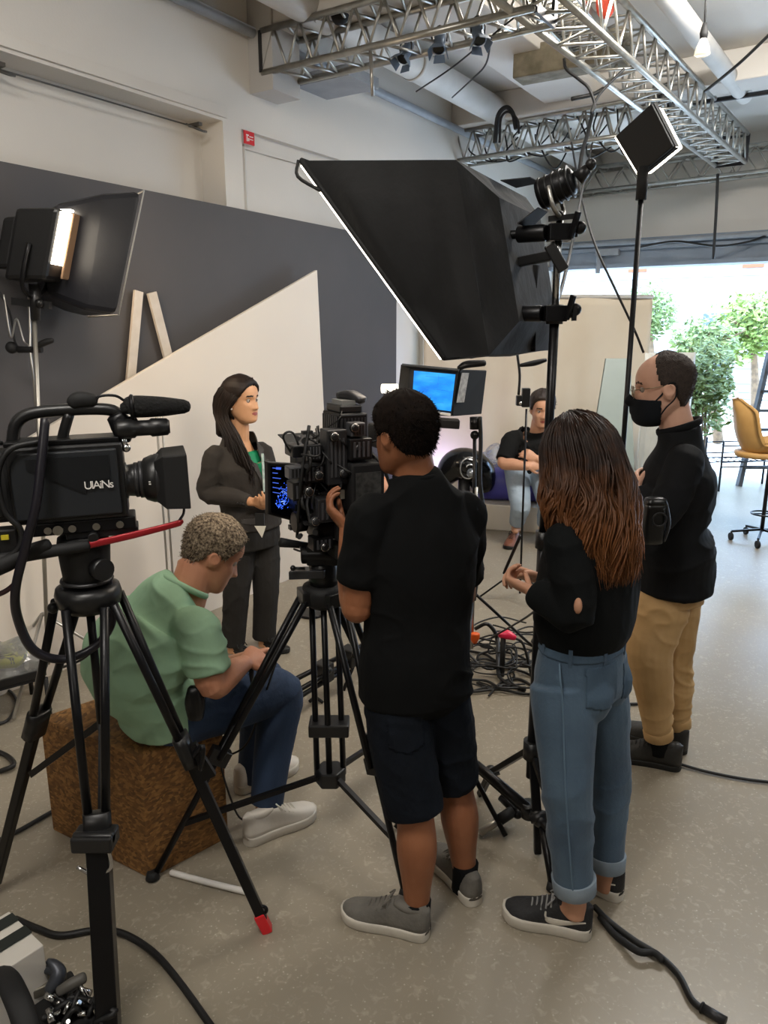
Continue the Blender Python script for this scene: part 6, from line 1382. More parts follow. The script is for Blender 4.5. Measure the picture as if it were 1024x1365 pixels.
for k in range(8): t.box(Q(-.10+.018*k, .072, .19), (.009, .004, .09), qa, qs)
t.build('cooling_slots', KGRY, tx)
part('transmitter_lid', (-.10, .03, -.02, .06, .245, .27), K, .005)
t = MB(); qb(t, -.09, .0, .0, .05, .27, .285); t.build('status_panel', mat('grey_panel', '#6f706e', .4), cc)
t = MB(); t.loft([Q(-.10, -.02, .285), Q(-.05, .0, .30), Q(.0, .02, .295)], [(.018, .012), (.02, .016), (.018, .012)], qs, 12, 3, .4, expo=.6); t.build('top_receiver', KGRY, cc)
GMX = mat('mid_grey_casting', '#57575a', .4, .4)
for dims, m in (((-.16, -.09, .06, .13, .02, .20), KGRY), ((-.14, -.06, .13, .20, .03, .09), KMET), ((-.17, -.10, .09, .17, -.10, -.02), KGRY), ((-.12, -.05, .17, .235, -.03, .03), K), ((-.18, -.11, -.02, .06, .10, .17), K), ((-.16, -.10, .02, .10, -.17, -.11), KGRY), ((-.13, -.08, .19, .25, .045, .085), GMX), ((-.14, -.10, .14, .19, .10, .155), K), ((-.17, -.12, .0, .05, .175, .22), GMX), ((-.15, -.09, .11, .18, -.20, -.155), KMET)):
    md_ = part_box(dims, m)
    x0, x1, y0, y1, z0, z1 = dims; t = MB()
    for k in range(4): t.box(Q(x0-.002, y0+(y1-y0)*(.2+.2*k), (z0+z1)/2), (.004, (y1-y0)*.09, (z1-z0)*.7), qa, qs)
    t.build('slot_grille', GMX if m is not GMX else K, md_)
vfm = part('viewfinder', (-.16, -.02, -.125, -.07, .12, .20), K, .008)
t = MB(); t.lathe(Q(-.16, -.097, .16), -qa, [(0, .03), (.03, .033), (.05, .04), (.055, .03)], 18); t.build('eyecup', KM, vfm)
t = MB(); t.tube([Q(.13, 0, .10), Q(.12, 0, .14), Q(.02, 0, .155), Q(-.1, 0, .15), Q(-.11, 0, .10)], .013, 10, 4); t.build('top_handle', K, cc)
t = MB(); t.lathe(Q(.14, 0, 0), qa, [(0, .055), (.03, .055), (.035, .048), (.10, .05), (.11, .06), (.15, .06)], 24); ln2 = t.build('lens', K, cc)
t = MB()
for k in range(3): t.lathe(Q(.17+.03*k, 0, 0), qa, [(-.006, .052), (-.005, .058), (.005, .058), (.006, .052)], 36)
t.build('gear_ring', KGRY, ln2)
t = MB(); qb(t, .28, .36, -.09, .09, -.07, .075); t.build('matte_box', KM, cc, .006)
t = MB(); t.prism([Q(.36, -.09, .078), Q(.36, .09, .078), Q(.44, .11, .11), Q(.44, -.11, .11)], UP*.004); t.build('matte_flag', KM, cc)
t = MB()
for y in (-.04, .04): t.cyl(Q(-.20, y, -.125), Q(.34, y, -.125), .0085, n=10)
t.build('support_rods', KGRY, cc)
part('base_plate', (-.16, .12, -.06, .06, -.165, -.135), KMET, .004); part('sled', (-.20, .14, -.045, .045, -.19, -.165), K, .003)
part('cage_side', (-.08, .12, .085, .10, -.09, .12), KGRY, .003)
# left hand side cluster: bracket, follow focus, receiver, monitor arm
for k, (dims, m) in enumerate((((-.10, -.03, .10, .17, .05, .10), K), ((-.06, .06, .10, .15, -.02, .045), KMET), ((-.13, -.02, .09, .16, -.17, -.11), K), ((.0, .09, .12, .19, -.10, -.03), KMET), ((-.15, -.06, .03, .10, -.24, -.19), KM), ((-.05, .04, .15, .21, .10, .14), K))):
    part('accessory_module', dims, m, .005)
t = MB(); t.cyl(Q(-.04, .17, -.12), Q(-.04, .21, -.12), .035, n=22); t.build('follow_focus_knob', KMET, cc)
t = MB(); t.box(Q(-.09, .06, .03), (.03, .03, .04), qa, qs); t.box(Q(-.125, .05, -.02), (.01, .05, .03), qa, qs); t.build('white_tag', mat('cream_tag', '#b9b3a2', .5), cc)
t = MB(); rr_ = random.Random(11)
for k in range(14):
    a = Q(rr_.uniform(-.12, .05), rr_.uniform(.02, .2), rr_.uniform(-.05, .22)); b = Q(rr_.uniform(-.17, .05), rr_.uniform(.0, .2), rr_.uniform(-.18, .14)); mdl = a.lerp(b, .5)+qs*rr_.uniform(.02, .05)-qa*rr_.uniform(.02, .06)+UP*rr_.uniform(-.02, .05)
    t.tube([a, mdl, b], rr_.choice((.003, .0045, .006)), 6, 6)
t.tube([Q(-.12, -.03, .12), Q(-.19, -.05, .08), Q(-.20, -.08, .0), Q(-.17, -.12, -.02), Q(-.14, -.13, .03)], .006, 6, 6)
t.tube([Q(-.02, .20, .10), Q(-.03, .235, .17), Q(-.03, .20, .18), Q(-.03, .17, .10)], .004, 6, 6)
for k in range(22):
    a = Q(rr_.uniform(-.16, -.08), rr_.uniform(-.02, .22), rr_.uniform(-.2, .2)); b = a+qs*rr_.uniform(-.08, .08)+UP*rr_.uniform(-.09, .09); t.tube([a, a.lerp(b, .5)-qa*rr_.uniform(.02, .045), b], rr_.choice((.0025, .0035, .005)), 6, 5)
t.build('signal_leads', RUB, cc)
for k, (y, z) in enumerate(((.165, .06), (.13, -.06), (.04, .205), (.02, -.14), (.20, .01), (.08, .06), (.15, -.18), (.03, .14), (.11, .18), (.18, -.09))):
    t = MB(); t.lathe(Q(-.165, y, z), -qa, [(0, .016), (.008, .016), (.01, .012), (.018, .011), (.019, .006)], 16); dl = t.build('dial', KGRY if k % 2 else K, cc)
    t = MB(); t.ring(Q(-.178, y, z), qa, .0125, .0018, 18, 6); t.build('dial_ring', CHR, dl)
for k in range(26):
    t = MB(); x, y, z = rr_.uniform(-.15, .05), rr_.uniform(.02, .2), rr_.uniform(-.2, .2)
    if rr_.random() < .5: t.cyl(Q(x, y, z), Q(x-.02, y+.012, z), rr_.uniform(.005, .011), n=10)
    else: t.box(Q(x-.01, y, z), (rr_.uniform(.01, .03), rr_.uniform(.01, .04), rr_.uniform(.006, .02)), qa, qs)
    t.build('connector', KGRY, cc)
t = MB()
for k in range(12): t.cyl(Q(rr_.uniform(-.12, 0), rr_.uniform(.0, .17), rr_.uniform(-.18, .2)), Q(rr_.uniform(-.12, 0), rr_.uniform(.0, .17), rr_.uniform(-.18, .2)).lerp(Q(-.05, .1, 0), .98), .0035, n=8) if False else t.ball(Q(-.11+rr_.uniform(-.01, .02), rr_.uniform(-.05, .17), rr_.uniform(-.18, .22)), .006, 8)
pass
# its monitor, facing back towards us
mp_ = [at(358, 686, 2.52), at(357, 616, 2.52), at(409, 619, 2.62), at(410, 700, 2.62)]
mnn = nm((mp_[1]-mp_[0]).cross(mp_[2]-mp_[1])); mnn = mnn if mnn.y < 0 else -mnn
t = MB(); t.prism(mp_, -mnn*.025); mon = t.build('monitor', K, cc, .004)
mc_ = sum(mp_, V((0, 0, 0)))/4
t = MB(); t.prism([mc_+(q-mc_)*.88+mnn*.001 for q in mp_], mnn*.002); t.build('screen', mat('dark_screen', '#04050a', .15), mon)
def scp(u, v): return (mp_[1].lerp(mp_[2], u)).lerp(mp_[0].lerp(mp_[3], u), v)+mnn*.0045
t = MB(); a, b = scp(.22, .82), scp(.80, .28); dd = (b-a); sdn = dd.cross(mnn).normalized()
rr_ = random.Random(2)
for k in range(220):
    u = rr_.random(); w_ = .030*math.sin(math.pi*min(1, u*.9+.1)); e = a+dd*u+sdn*rr_.gauss(0, w_*.6); l = rr_.uniform(.002, .006); ang = nm(dd+sdn*dd.length*rr_.uniform(-.8, .8))
    t.box(e, (l, .002, .001), ang, mnn.cross(ang), mnn)
t.build('screen_image', screen_mat('screen_blue_image', [(.3, '#1238c8'), (.5, '#2f62f0'), (.7, '#8fb2ff')], 1.2, 60, (0, 0, 0)), mon)
t = MB()
for k in range(6):
    v = .10+.09*k; t.bar(scp(.1, v), scp(.1+rr_.uniform(.12, .3), v), .0025, .0012, mnn)
t.box(scp(.25, .1), (.02, .008, .001), nm(mp_[2]-mp_[1]), None, mnn); t.build('screen_text', mat('screen_text_blue', '#3a5ac8', .4, emit='#4a6ae0', estr=.6), mon)
t = MB(); t.tube([mc_-mnn*.02+V((.03, 0, -.02)), Q(-.02, .18, .0), Q(.0, .12, .02)], .010, 8, 4); t.ball(Q(-.02, .19, 0), .02); t.build('monitor_arm', KMET, cc)
# folded stand lying behind the cine tripod
fs_ = thing('folded_stand', onz(420, 940), 'folded black stand lying on the floor behind the cine tripod', 'stand')
a, b = onz(345, 962, .10), onz(492, 872, .16)
for k, off in enumerate((V((0, 0, 0)), V((.03, .03, .05)), V((-.02, .05, .09)))):
    t = MB(); t.cyl(a+off, b+off*.6, .014, n=10); t.build('tube', KMET, fs_)
for u in (.55, .8): t = MB(); c = a.lerp(b, u); t.box(c+V((0, .02, .05)), (.07, .09, .10), b-a); t.ball(c+V((.03, -.03, .08)), .02); t.build('clamp', K, fs_, .006)
t = MB(); c = a.lerp(b, .85); t.cyl(c, V((c.x-.06, c.y-.05, .012)), .010, n=8); t.build('leg', KMET, fs_); t = MB(); t.cyl(a, V((a.x-.02, a.y, .012)), .012, n=8); t.build('leg', KMET, fs_)
t = MB(); t.tube([onz(413, 935, .012), onz(420, 930, .02), onz(430, 936, .012)], .01, 6, 4); tag(t.build('bungee_hook', KM), 'small black hook lying on the floor under the cine tripod', 'hook')
# ---------------------------------------------------------------- thin stand with a clamp device near the sitting man
tY = 5.2; x = at(700, 640, tY).x
o = thing('clamp_stand', V((x, tY, 0)), 'thin black stand carrying a small clamp box beside the sitting man with crossed arms', 'stand')
t = MB(); t.cyl(V((x, tY, .05)), at(702, 545, tY), .008, n=10); t.build('pole', KMET, o)
c = at(701, 530, tY); t = MB(); t.box(c, (.055, .05, .13)); t.box(c+V((-.045, 0, -.02)), (.04, .05, .07)); bx = t.build('clamp_box', K, o, .006)
t = MB(); t.ball(c+V((-.04, -.03, -.035)), .012); t.build('steel_knob', CHR, bx)
t = MB(); t.tube([c+V((-.05, 0, .02)), at(693, 500, tY), at(690, 474, tY), at(690, 462, tY)], .009, 6, 4); t.build('cord', RUB, o)
for k in range(3): th = k*2.09+1; t = MB(); t.cyl(V((x, tY, .25)), V((x+math.cos(th)*.3, tY+math.sin(th)*.3, .01)), .007, n=8); t.build('leg', KMET, o)
c = at(712, 484, tY); t = MB(); t.loft([c-V((.09, 0, .015)), c, c+V((.08, 0, .02))], [(.012, .012), (.02, .02), (.012, .014)], None, 10, 4); t.build('grip_arm', KMET, o)
# slim silver stand behind the man in green
o = thing('slim_stand', V((at(221, 700, 4.2).x, 4.2, 0)), 'slim silver twin-rod stand just behind the man in the green shirt', 'stand')
for dx in (0, 7): t = MB(); b_ = at(218+dx, 690, 4.2); t.cyl(V((b_.x, 4.2, .02)), V((b_.x, 4.2, 1.52)), .0065, n=8); t.build('rod', SILV, o)
t = MB(); b_ = V((at(221, 700, 4.2).x, 4.2, 0)); t.cyl(b_, b_+UP*.03, .12, n=20); t.build('base_plate', KMET, o)
# thin pole in front of the presenters far side with small clamp
o = thing('small_stand', V((at(414, 745, 4.9).x, 4.9, 0)), 'short thin stand with a black block by the foot of the sloped flat', 'stand')
b_ = at(413, 745, 4.9); t = MB(); t.cyl(V((b_.x, 4.9, .01)), V((b_.x, 4.9, 1.0)), .006, n=8); t.build('rod', SILV, o)
c = at(391, 693, 4.9); t = MB(); t.box(c, (.05, .04, .05)); t.bar(c, V((b_.x, 4.9, c.z)), .014); t.build('block', KM, o, .006)
t = MB(); t.cyl(V((b_.x, 4.9, 0)), V((b_.x, 4.9, .02)), .09, n=18); t.build('base_plate', KMET, o)
# ---------------------------------------------------------------- wooden box seat
OSB = bpy.data.materials.new('chipboard'); OSB.use_nodes = True; nt = OSB.node_tree; L = nt.links; bs_ = nt.nodes['Principled BSDF']
tc = nt.nodes.new('ShaderNodeTexCoord'); nz = nt.nodes.new('ShaderNodeTexNoise'); nz.inputs['Scale'].default_value = 7
ad = nt.nodes.new('ShaderNodeMixRGB'); ad.blend_type = 'ADD'; ad.inputs[0].default_value = .06; L.new(tc.outputs['Object'], nz.inputs['Vector']); L.new(tc.outputs['Object'], ad.inputs[1]); L.new(nz.outputs['Color'], ad.inputs[2])
mp = nt.nodes.new('ShaderNodeMapping'); mp.inputs['Scale'].default_value = (75, 48, 120); mp.inputs['Rotation'].default_value = (.3, .5, .8); L.new(ad.outputs[0], mp.inputs[0])
vo = nt.nodes.new('ShaderNodeTexVoronoi'); vo.inputs['Scale'].default_value = 1.0; L.new(mp.outputs[0], vo.inputs['Vector'])
r = nt.nodes.new('ShaderNodeValToRGB'); el = r.color_ramp.elements; el[0].color = rgb('#5d3f1e'); el[1].color = rgb('#9a6f3c'); el.new(.5).color = rgb('#7a5429')
sp_ = nt.nodes.new('ShaderNodeSeparateColor'); L.new(vo.outputs['Color'], sp_.inputs[0]); L.new(sp_.outputs[0], r.inputs[0]); L.new(r.outputs[0], bs_.inputs['Base Color']); bs_.inputs['Roughness'].default_value = .75
b0, b1, b2 = onz(200, 1172), onz(68, 1105), onz(318, 1122); 
e1 = (b1-b0); e2 = (b2-b0); e2 = e2-e1.normalized()*e2.dot(e1.normalized())*.35; e1 = e1*.98
hz = .49
t = MB(); t.hexa([b0, b0+e2, b0+e1+e2, b0+e1]+[q+UP*hz for q in (b0, b0+e2, b0+e1+e2, b0+e1)])
BOXC = b0+e1/2+e2/2+UP*hz; BE1, BE2 = e1, e2
tag(t.build('chipboard_box', OSB, bevel=.006), 'brown chipboard box the man in the green shirt sits on', 'box seat')
# ---------------------------------------------------------------- floor cables
rr_ = random.Random(21)
hc_ = onz(672, 885)
for k in range(16):
    c = hc_+V((rr_.uniform(-.22, .30), rr_.uniform(-.3, .28), 0)); R0 = rr_.uniform(.10, .26); P = []; a0 = rr_.random()*6; tot = rr_.uniform(4, 9)
    for j in range(11):
        a = a0+tot*j/10; rd = R0*(1+.35*rr_.uniform(-1, 1)); P.append(c+V((math.cos(a)*rd*1.1, math.sin(a)*rd*.9, .012+.012*k*.5*abs(math.sin(j+k))*rr_.random()+.05*rr_.random()*(k > 6))))
    cable(P, rr_.choice((.004, .0055, .0075)), 'black cable coiled in the heap at the foot of the monitor stand', 'coiled_cable', group='black cables heaped by the monitor stand')
c = at(676, 846, 3.95); c.z = max(c.z, .1)
o = thing('red_plug', c, 'bright pink red cable plug on top of the black cable heap', 'plug'); t = MB(); t.loft([c-V((.04, 0, .0)), c, c+V((.04, -.02, -.01))], [(.018, .018), (.028, .024), (.016, .016)], None, 12, 4); t.build('plug_body', mat('pink_red_plastic', '#d81e4a', .35), o)
t = MB(); t.tube([c+V((.04, -.02, -.01)), c+V((.09, -.03, -.05)), V((c.x+.14, c.y-.05, .02))], .008, 6, 4); t.build('lead', RUB, o)
t = MB(); t.cyl(V((c.x-.02, c.y, .0)), V((c.x-.02, c.y, c.z-.01)), .016, n=10); t.build('socket', KM, o)
cable([at(634, 838, 4.15), at(650, 832, 4.1), onz(663, 850, .12), onz(664, 880, .06), onz(668, 905, .02), onz(700, 920, .012)], .012, 'black cable arching from the monitor stand collar into the heap', 'floor_cable')
cable([onz(655, 850, .14), at(690, 830, 3.4), at(712, 815, 2.9), at(722, 800, 2.55)], .005, 'thin black cable rising from the heap to the hands of the curly haired woman', 'floor_cable')
cable([onz(636, 910, .01), onz(660, 918, .01), onz(690, 905, .01), onz(730, 925, .01), onz(790, 938, .01), onz(868, 938, .01)], .008, 'black cable running along the floor from the heap towards the masked man', 'floor_cable')
cable([onz(905, 1018, .012), onz(940, 1028, .01), onz(990, 1038, .01), onz(1040, 1044, .01)], .007, 'thin dark cable leading away from the shoes of the masked man', 'floor_cable')
cable([onz(20, 1225, .012), onz(50, 1238, .012), onz(80, 1247, .012), onz(128, 1240, .012), onz(165, 1245, .012), onz(205, 1270, .012), onz(240, 1310, .012), onz(290, 1380, .012)], .011, 'black cable snaking across the floor under the front tripod leg', 'floor_cable')
cable([onz(-20, 1128, .012), onz(20, 1110, .012), onz(66, 1084, .012), onz(110, 1060, .012)], .010, 'black cable on the floor running behind the chipboard box', 'floor_cable')
cable([onz(-20, 968, .012), onz(10, 960, .012), onz(22, 935, .012), onz(8, 918, .012), onz(-20, 915, .012)], .008, 'grey cable loop on the floor beside the black tray', 'floor_cable', KGRY)
cable([onz(0, 1028, .015), onz(18, 1020, .03), onz(10, 1008, .012), onz(-12, 998, .012)], .012, 'thick black cable end on the floor near the tripod leg, by the tray', 'floor_cable')
cable([onz(228, 1163, .014), onz(280, 1177, .014), onz(338, 1191, .014)], .011, 'white tube lying on the floor between the chipboard box and red tripod foot', 'floor_tube', WHT, cat='tube', k=4)
cable([at(292, 1000, 2.45), at(298, 1035, 2.45), onz(316, 1085, .06), onz(330, 1095, .01)], .004, 'thin black wire dangling down the side of the chipboard box', 'floor_cable')
cable([at(372, 870, 2.6), at(352, 930, 2.6), at(330, 990, 2.6), at(300, 1010, 2.55)], .004, 'thin black wire by the knee of the man in green', 'floor_cable')
# strap with a plug at the right
st_ = thing('cable_strap', onz(880, 1275), 'doubled black cable strap with a metal plug trailing from the dark sneaker across the floor', 'cable')
t = MB(); t.tube([onz(792, 1208, .03), onz(812, 1228, .015), onz(845, 1253, .012), onz(880, 1275, .012), onz(905, 1300, .012), onz(922, 1332, .012), onz(938, 1346, .014)], .010, 8, 6); t.build('cord', RUB, st_)
t = MB(); t.tube([onz(800, 1222, .012), onz(820, 1246, .012), onz(850, 1268, .03), onz(872, 1270, .028), onz(884, 1280, .02)], .011, 8, 6); t.build('strap_loop', KM, st_)
t = MB(); a, b = onz(936, 1343, .014), onz(968, 1362, .014); t.cyl(a, b, .014, n=12); t.build('plug', KGRY, st_)
t = MB(); t.ring(a, b-a, .013, .004, 14, 6); t.build('plug_ring', KM, st_)
# silver extension by the combo stand
o = thing('silver_extension', onz(660, 1100), 'short silver stand extension lying under the combo stand leg', 'stand part')
a, b = onz(640, 1110, .02), onz(678, 1085, .06); t = MB(); t.cyl(a, b, .016, n=12); t.build('silver_tube', SILV, o)
t = MB(); t.cyl(a.lerp(b, .6), b+(b-a)*.15, .022, n=12); t.build('black_grip', KM, o)
t = MB(); t.cyl(onz(668, 1062, .09), onz(690, 1085, .06), .017, n=12); t.ball(onz(690, 1085, .06), .02); t.build('side_arm', KMET, o)
# ---------------------------------------------------------------- tray with clear plastic, far left
o = thing('black_tray', onz(20, 905), 'low black tray trolley by the sloped flat, under clear plastic wrap', 'tray')
q = [onz(-70, 930, .25), onz(60, 896, .25), onz(36, 868, .25), onz(-90, 890, .25)]; q = [x-UP*.25+UP*.19 for x in q]
t = MB(); t.hexa([x+UP*.02 for x in q]+[x+UP*.05 for x in q]); t.build('tray_bottom', KM, o, .006)
for i in range(4): t = MB(); t.bar(q[i]+UP*.06, q[(i+1) % 4]+UP*.06, .015, .04); t.build('tray_rim', K, o, .004); t = MB(); t.cyl(V((q[i].x, q[i].y, 0)), q[i]+UP*.03, .012, n=8); t.build('leg', KM, o)
CLR = mat('clear_plastic', '#e6e6e2', .12, trans=.75, spec=.8)
t = MB(); vs = []; c = sum(q, V((0, 0, 0)))/4+V((.06, 0, .055)); nA, nB = 26, 12
for j in range(nB+1):
    for i in range(nA):
        th = 2*math.pi*i/nA; ph = j/nB*math.pi*.5; d = V((math.cos(th)*math.cos(ph)*.22, math.sin(th)*math.cos(ph)*.09, math.sin(ph)*.17)); vs.append(c+d*(1+.5*noise.noise(d*9))+V((0, 0, .0)))
t.add(vs, [(j*nA+i, j*nA+(i+1) % nA, (j+1)*nA+(i+1) % nA, (j+1)*nA+i) for j in range(nB) for i in range(nA)], False)
pw = t.build('plastic_wrap', CLR); tag(pw, 'crumpled clear plastic wrap lying on the black tray', 'plastic wrap')
c = q[1].lerp(q[2], .5)+V((-.09, -.06, .10)); o = thing('yellow_packet', c, 'small yellow green packet among the clear plastic on the tray', 'packet')
t = MB(); t.loft([c-V((.05, 0, .02)), c, c+V((.05, .02, .01))], [(.02, .03), (.03, .045), (.02, .03)], None, 12, 4, .4); t.build('pouch', mat('lime_packet', '#b7b94a', .35), o)
t = MB(); t.box(c+V((0, -.02, .02)), (.05, .02, .03)); t.build('grey_label', mat('dull_label', '#6f7160', .5), o)
# ---------------------------------------------------------------- striped white case and gear in the near corner
cA = onz(58, 1258, .27); e1 = onz(4, 1205, .27)-cA; e2 = nm(V((-e1.y, e1.x, 0))); e2 = e2 if e2.x < 0 else -e2; e2 = e2*.34; e1 = nm(e1)*.20
o = thing('striped_case', V((cA.x, cA.y, 0))+e1/2+e2/2, 'white box with dark stripes across its lid in the near corner', 'case')
q = [cA, cA+e1, cA+e1+e2, cA+e2]; t = MB(); t.hexa([V((x.x, x.y, 0)) for x in q]+[x-UP*.004 for x in q]); t.build('body', mat('off_white_board', '#cfcac1', .5), o, .003)
STR = mat('dark_green_stripe', '#1d2320', .5)
for u0, u1 in ((.32, .52), (.70, .9)): t = MB(); t.prism([cA+e1*u0, cA+e1*u1, cA+e1*u1+e2, cA+e1*u0+e2], UP*.002); t.build('stripe', STR, o)
gO = onz(60, 1340, .12); g = thing('gear_pile_clamp', V((gO.x, gO.y, 0)), 'black metal grip gear with silver screws lying in the near corner before the striped case', 'grip gear'); g.name = 'grip_gear'; ORG[g.name] = V(g.location)
def GP(px, py, z): return onz(px, py, z)
t = MB(); q = [GP(20, 1345, .10), GP(95, 1290, .10), GP(140, 1375, .10), GP(60, 1440, .10)]; t.hexa([V((x.x, x.y, 0.0)) for x in q]+q); t.build('base_block', KM, g, .01)
t = MB(); t.bar(GP(28, 1325, .13), GP(88, 1300, .13), .05, .03); t.build('flat_bar', mat('worn_grey_metal', '#7b766b', .4, .5), g, .004)
t = MB(); t.bar(GP(30, 1318, .16), GP(64, 1298, .16), .012, .012); t.build('thin_bar', SILV, g, .002)
t = MB(); t.loft([GP(66, 1320, .15), GP(78, 1300, .17), GP(72, 1287, .19), GP(64, 1281, .2)], [.016, .022, .016, .008], None, 10, 4); t.loft([GP(62, 1292, .18), GP(80, 1296, .18)], [.012, .014], None, 10, 3); t.build('wing_clamp', mat('slate_metal', '#45484f', .4, .5), g)
t = MB(); t.loft([GP(78, 1322, .15), GP(95, 1312, .16), GP(112, 1303, .165)], [(.014, .010), (.016, .012), (.015, .012)], None, 12, 4, .6); t.build('lever', mat('grey_lever', '#55524d', .5), g)
rr_ = random.Random(8); t = MB()
for k in range(16): c = GP(rr_.uniform(66, 122), rr_.uniform(1322, 1366), rr_.uniform(.11, .15)); t.cyl(c, c+V((rr_.uniform(-.03, .03), rr_.uniform(-.03, .03), rr_.uniform(0, .03))), rr_.uniform(.005, .012), n=10)
t.build('screws', CHR, g)
t = MB()
for k in range(10): c = GP(rr_.uniform(60, 128), rr_.uniform(1335, 1372), .11); t.tube([c, c+V((rr_.uniform(-.06, .06), rr_.uniform(-.04, .04), .03)), c+V((rr_.uniform(-.08, .08), rr_.uniform(-.06, .06), 0))], .008, 6, 4)
t.build('tangled_leads', RUB, g)
t = MB(); P = [GP(-20, 1290, .22), GP(5, 1300, .27), GP(22, 1330, .27), GP(34, 1365, .24), GP(40, 1410, .2)]; t.loft(P, [(.03, .012)]*5, V((1, .5, 0)), 12, 5, .3); tag(t.build('carry_strap', KM), 'wide black webbing strap arching over the near corner gear', 'strap')
# ---------------------------------------------------------------- stool, wire cart, plinth and bench by the opening
fo = onz(1011, 722); o = thing('swivel_stool', fo, 'mustard yellow shell stool on a black wheeled base by the opening', 'stool')
YEL = mat('mustard_upholstery', '#c99c5c', .6, c2='#c19454', nscale=6, bump=.05)
sz_ = at(1006, 608, fo.y).z; P = []
zb = at(968, 532, fo.y).z; scx = fo.x-.07
nu, nv = 20, 24; sc0 = V((scx, fo.y, sz_+.03)); hb = zb-sz_-.03
prof_ = catmull([V((.24, 0, -.02)), V((.16, 0, .0)), V((.0, 0, -.01)), V((-.12, 0, .02)), V((-.20, 0, .16)), V((-.24, 0, .34)), V((-.27, 0, hb))], 6); wd_ = catmull([V((x, 0, 0)) for x in (.20, .23, .24, .25, .25, .22, .06)], 6)
yaw = rad(-12); rot = Matrix.Rotation(yaw, 3, 'Z')
t = MB(); vs = []; m_ = len(prof_)
for off in (0, 1):
    for j_ in range(m_):
        tn = (prof_[min(j_+1, m_-1)]-prof_[max(j_-1, 0)]).normalized(); up_ = V((-tn.z, 0, tn.x)); up_ = -up_ if up_.x < -.01 and False else up_
        up_ = V((tn.z, 0, -tn.x)) if (V((tn.z, 0, -tn.x)).z > 0 or tn.z > .5) else up_
        for i in range(nu+1):
            u = i/nu*2-1; q_ = prof_[j_]+V((0, u*wd_[j_].x, 0))+up_*(.13*abs(u)**2.6*min(1, wd_[j_].x/.2)-off*.028); vs.append(sc0+rot@q_)
kk = m_*(nu+1); fs = []
for j_ in range(m_-1):
    for i in range(nu): a = j_*(nu+1)+i; fs.append((a, a+1, a+nu+2, a+nu+1)); fs.append((a+kk+nu+1, a+kk+nu+2, a+kk+1, a+kk))
rim = [i for i in range(nu+1)]+[(j_+1)*(nu+1)-1 for j_ in range(1, m_)]+[(m_-1)*(nu+1)+i for i in range(nu-1, -1, -1)]+[j_*(nu+1) for j_ in range(m_-2, 0, -1)]
for i in range(len(rim)): a, b = rim[i], rim[(i+1) % len(rim)]; fs.append((a, b, b+kk, a+kk))
t.add(vs, fs, True); sh_ = t.build('shell', YEL, o)
t = MB(); t.lathe(sc0-UP*.04, UP, [(0, .15), (.01, .22), (.05, .23), (.06, .2)], 24); t.build('seat_pad', YEL, o)
fo2 = V((scx, fo.y, 0))
t = MB(); t.cyl(V((fo.x+.02, fo.y, .10)), V((fo.x+.02, fo.y, sc0.z-.03)), .018, n=12); t.build('column', KMET, o)
t = MB(); scx = fo.x+.02; t.ring(V((scx, fo.y, .27)), UP, .11, .008, 24, 6); t.bar(V((scx-.11, fo.y, .27)), V((scx+.11, fo.y, .27)), .012); t.build('foot_ring', KMET, o)
for k in range(5):
    th = k*1.2566+2.9; e = V((scx+math.cos(th)*.26, fo.y+math.sin(th)*.26, .085)); t = MB(); t.bar(V((scx, fo.y, .12)), e, .02, .02); lg = t.build('base_arm', KMET, o)
    t = MB(); t.cyl(V((e.x-.012, e.y, .035)), V((e.x+.012, e.y, .035)), .035, n=16); t.cyl(e, V((e.x, e.y, .05)), .008); t.build('caster', KM, lg)
wb = onz(985, 655); o = thing('wire_bench', wb, 'black wire frame bench standing at the street opening behind the stool', 'bench')
WIR = mat('black_wire', '#2a2c30', .4, .5)
a = onz(958, 655); b = onz(1040, 652); dv_ = (b-a); dp = V((-dv_.y, dv_.x, 0)).normalized()*.35
for q in (a, b, a+dp, b+dp): t = MB(); t.cyl(V((q.x, q.y, 0)), V((q.x, q.y, .62)), .014, n=8); t.build('leg', WIR, o)
for zz in (.30, .36, .42, .56): t = MB(); t.cyl(a+UP*zz, b+UP*zz, .009, n=6); t.cyl(a+dp+UP*zz, b+dp+UP*zz, .009, n=6); t.build('rail', WIR, o)
t = MB()
for k in range(12): e = a.lerp(b, k/11); t.cyl(e+UP*.36, e+dp+UP*.36, .006, n=6)
t.build('wire_seat', WIR, o)
# plinth and blue bench the man sits on
pA, pB = onz(600, 703), onz(735, 712); d = pB-pA; bk = V((-d.y, d.x, 0)).normalized()
if bk.y < 0: bk = -bk
t = MB(); q = [pA, pB, pB+bk*.75, pA+bk*.75]; ph = .26; t.hexa(q+[x+UP*ph for x in q]); tag(t.build('white_plinth', mat('plinth_white', '#d8d0c2', .5, c2='#cfc6b6', nscale=3), bevel=.012), 'low cream white plinth under the blue bench in front of the canvas', 'plinth')
PLZ = ph
BLUE = mat('violet_blue_vinyl', '#3d3c92', .45, c2='#47469c', nscale=4)
q0 = pA.lerp(pB, .25)+bk*.10; q1 = pA.lerp(pB, .98)+bk*.12
t = MB(); t.loft([q0+UP*(ph+.15), q0.lerp(q1, .3)+UP*(ph+.165), q1+UP*(ph+.16)], [(.20, .15), (.23, .165), (.22, .16)], bk, 22, 5, .35, expo=.7)
for_v = [q for q in t.v]
t.v = [v+bk*.2 for v in t.v]
tag(t.build('blue_bench', BLUE), 'rounded violet blue padded bench the man with crossed arms sits on', 'bench')
BENZ = ph+.31
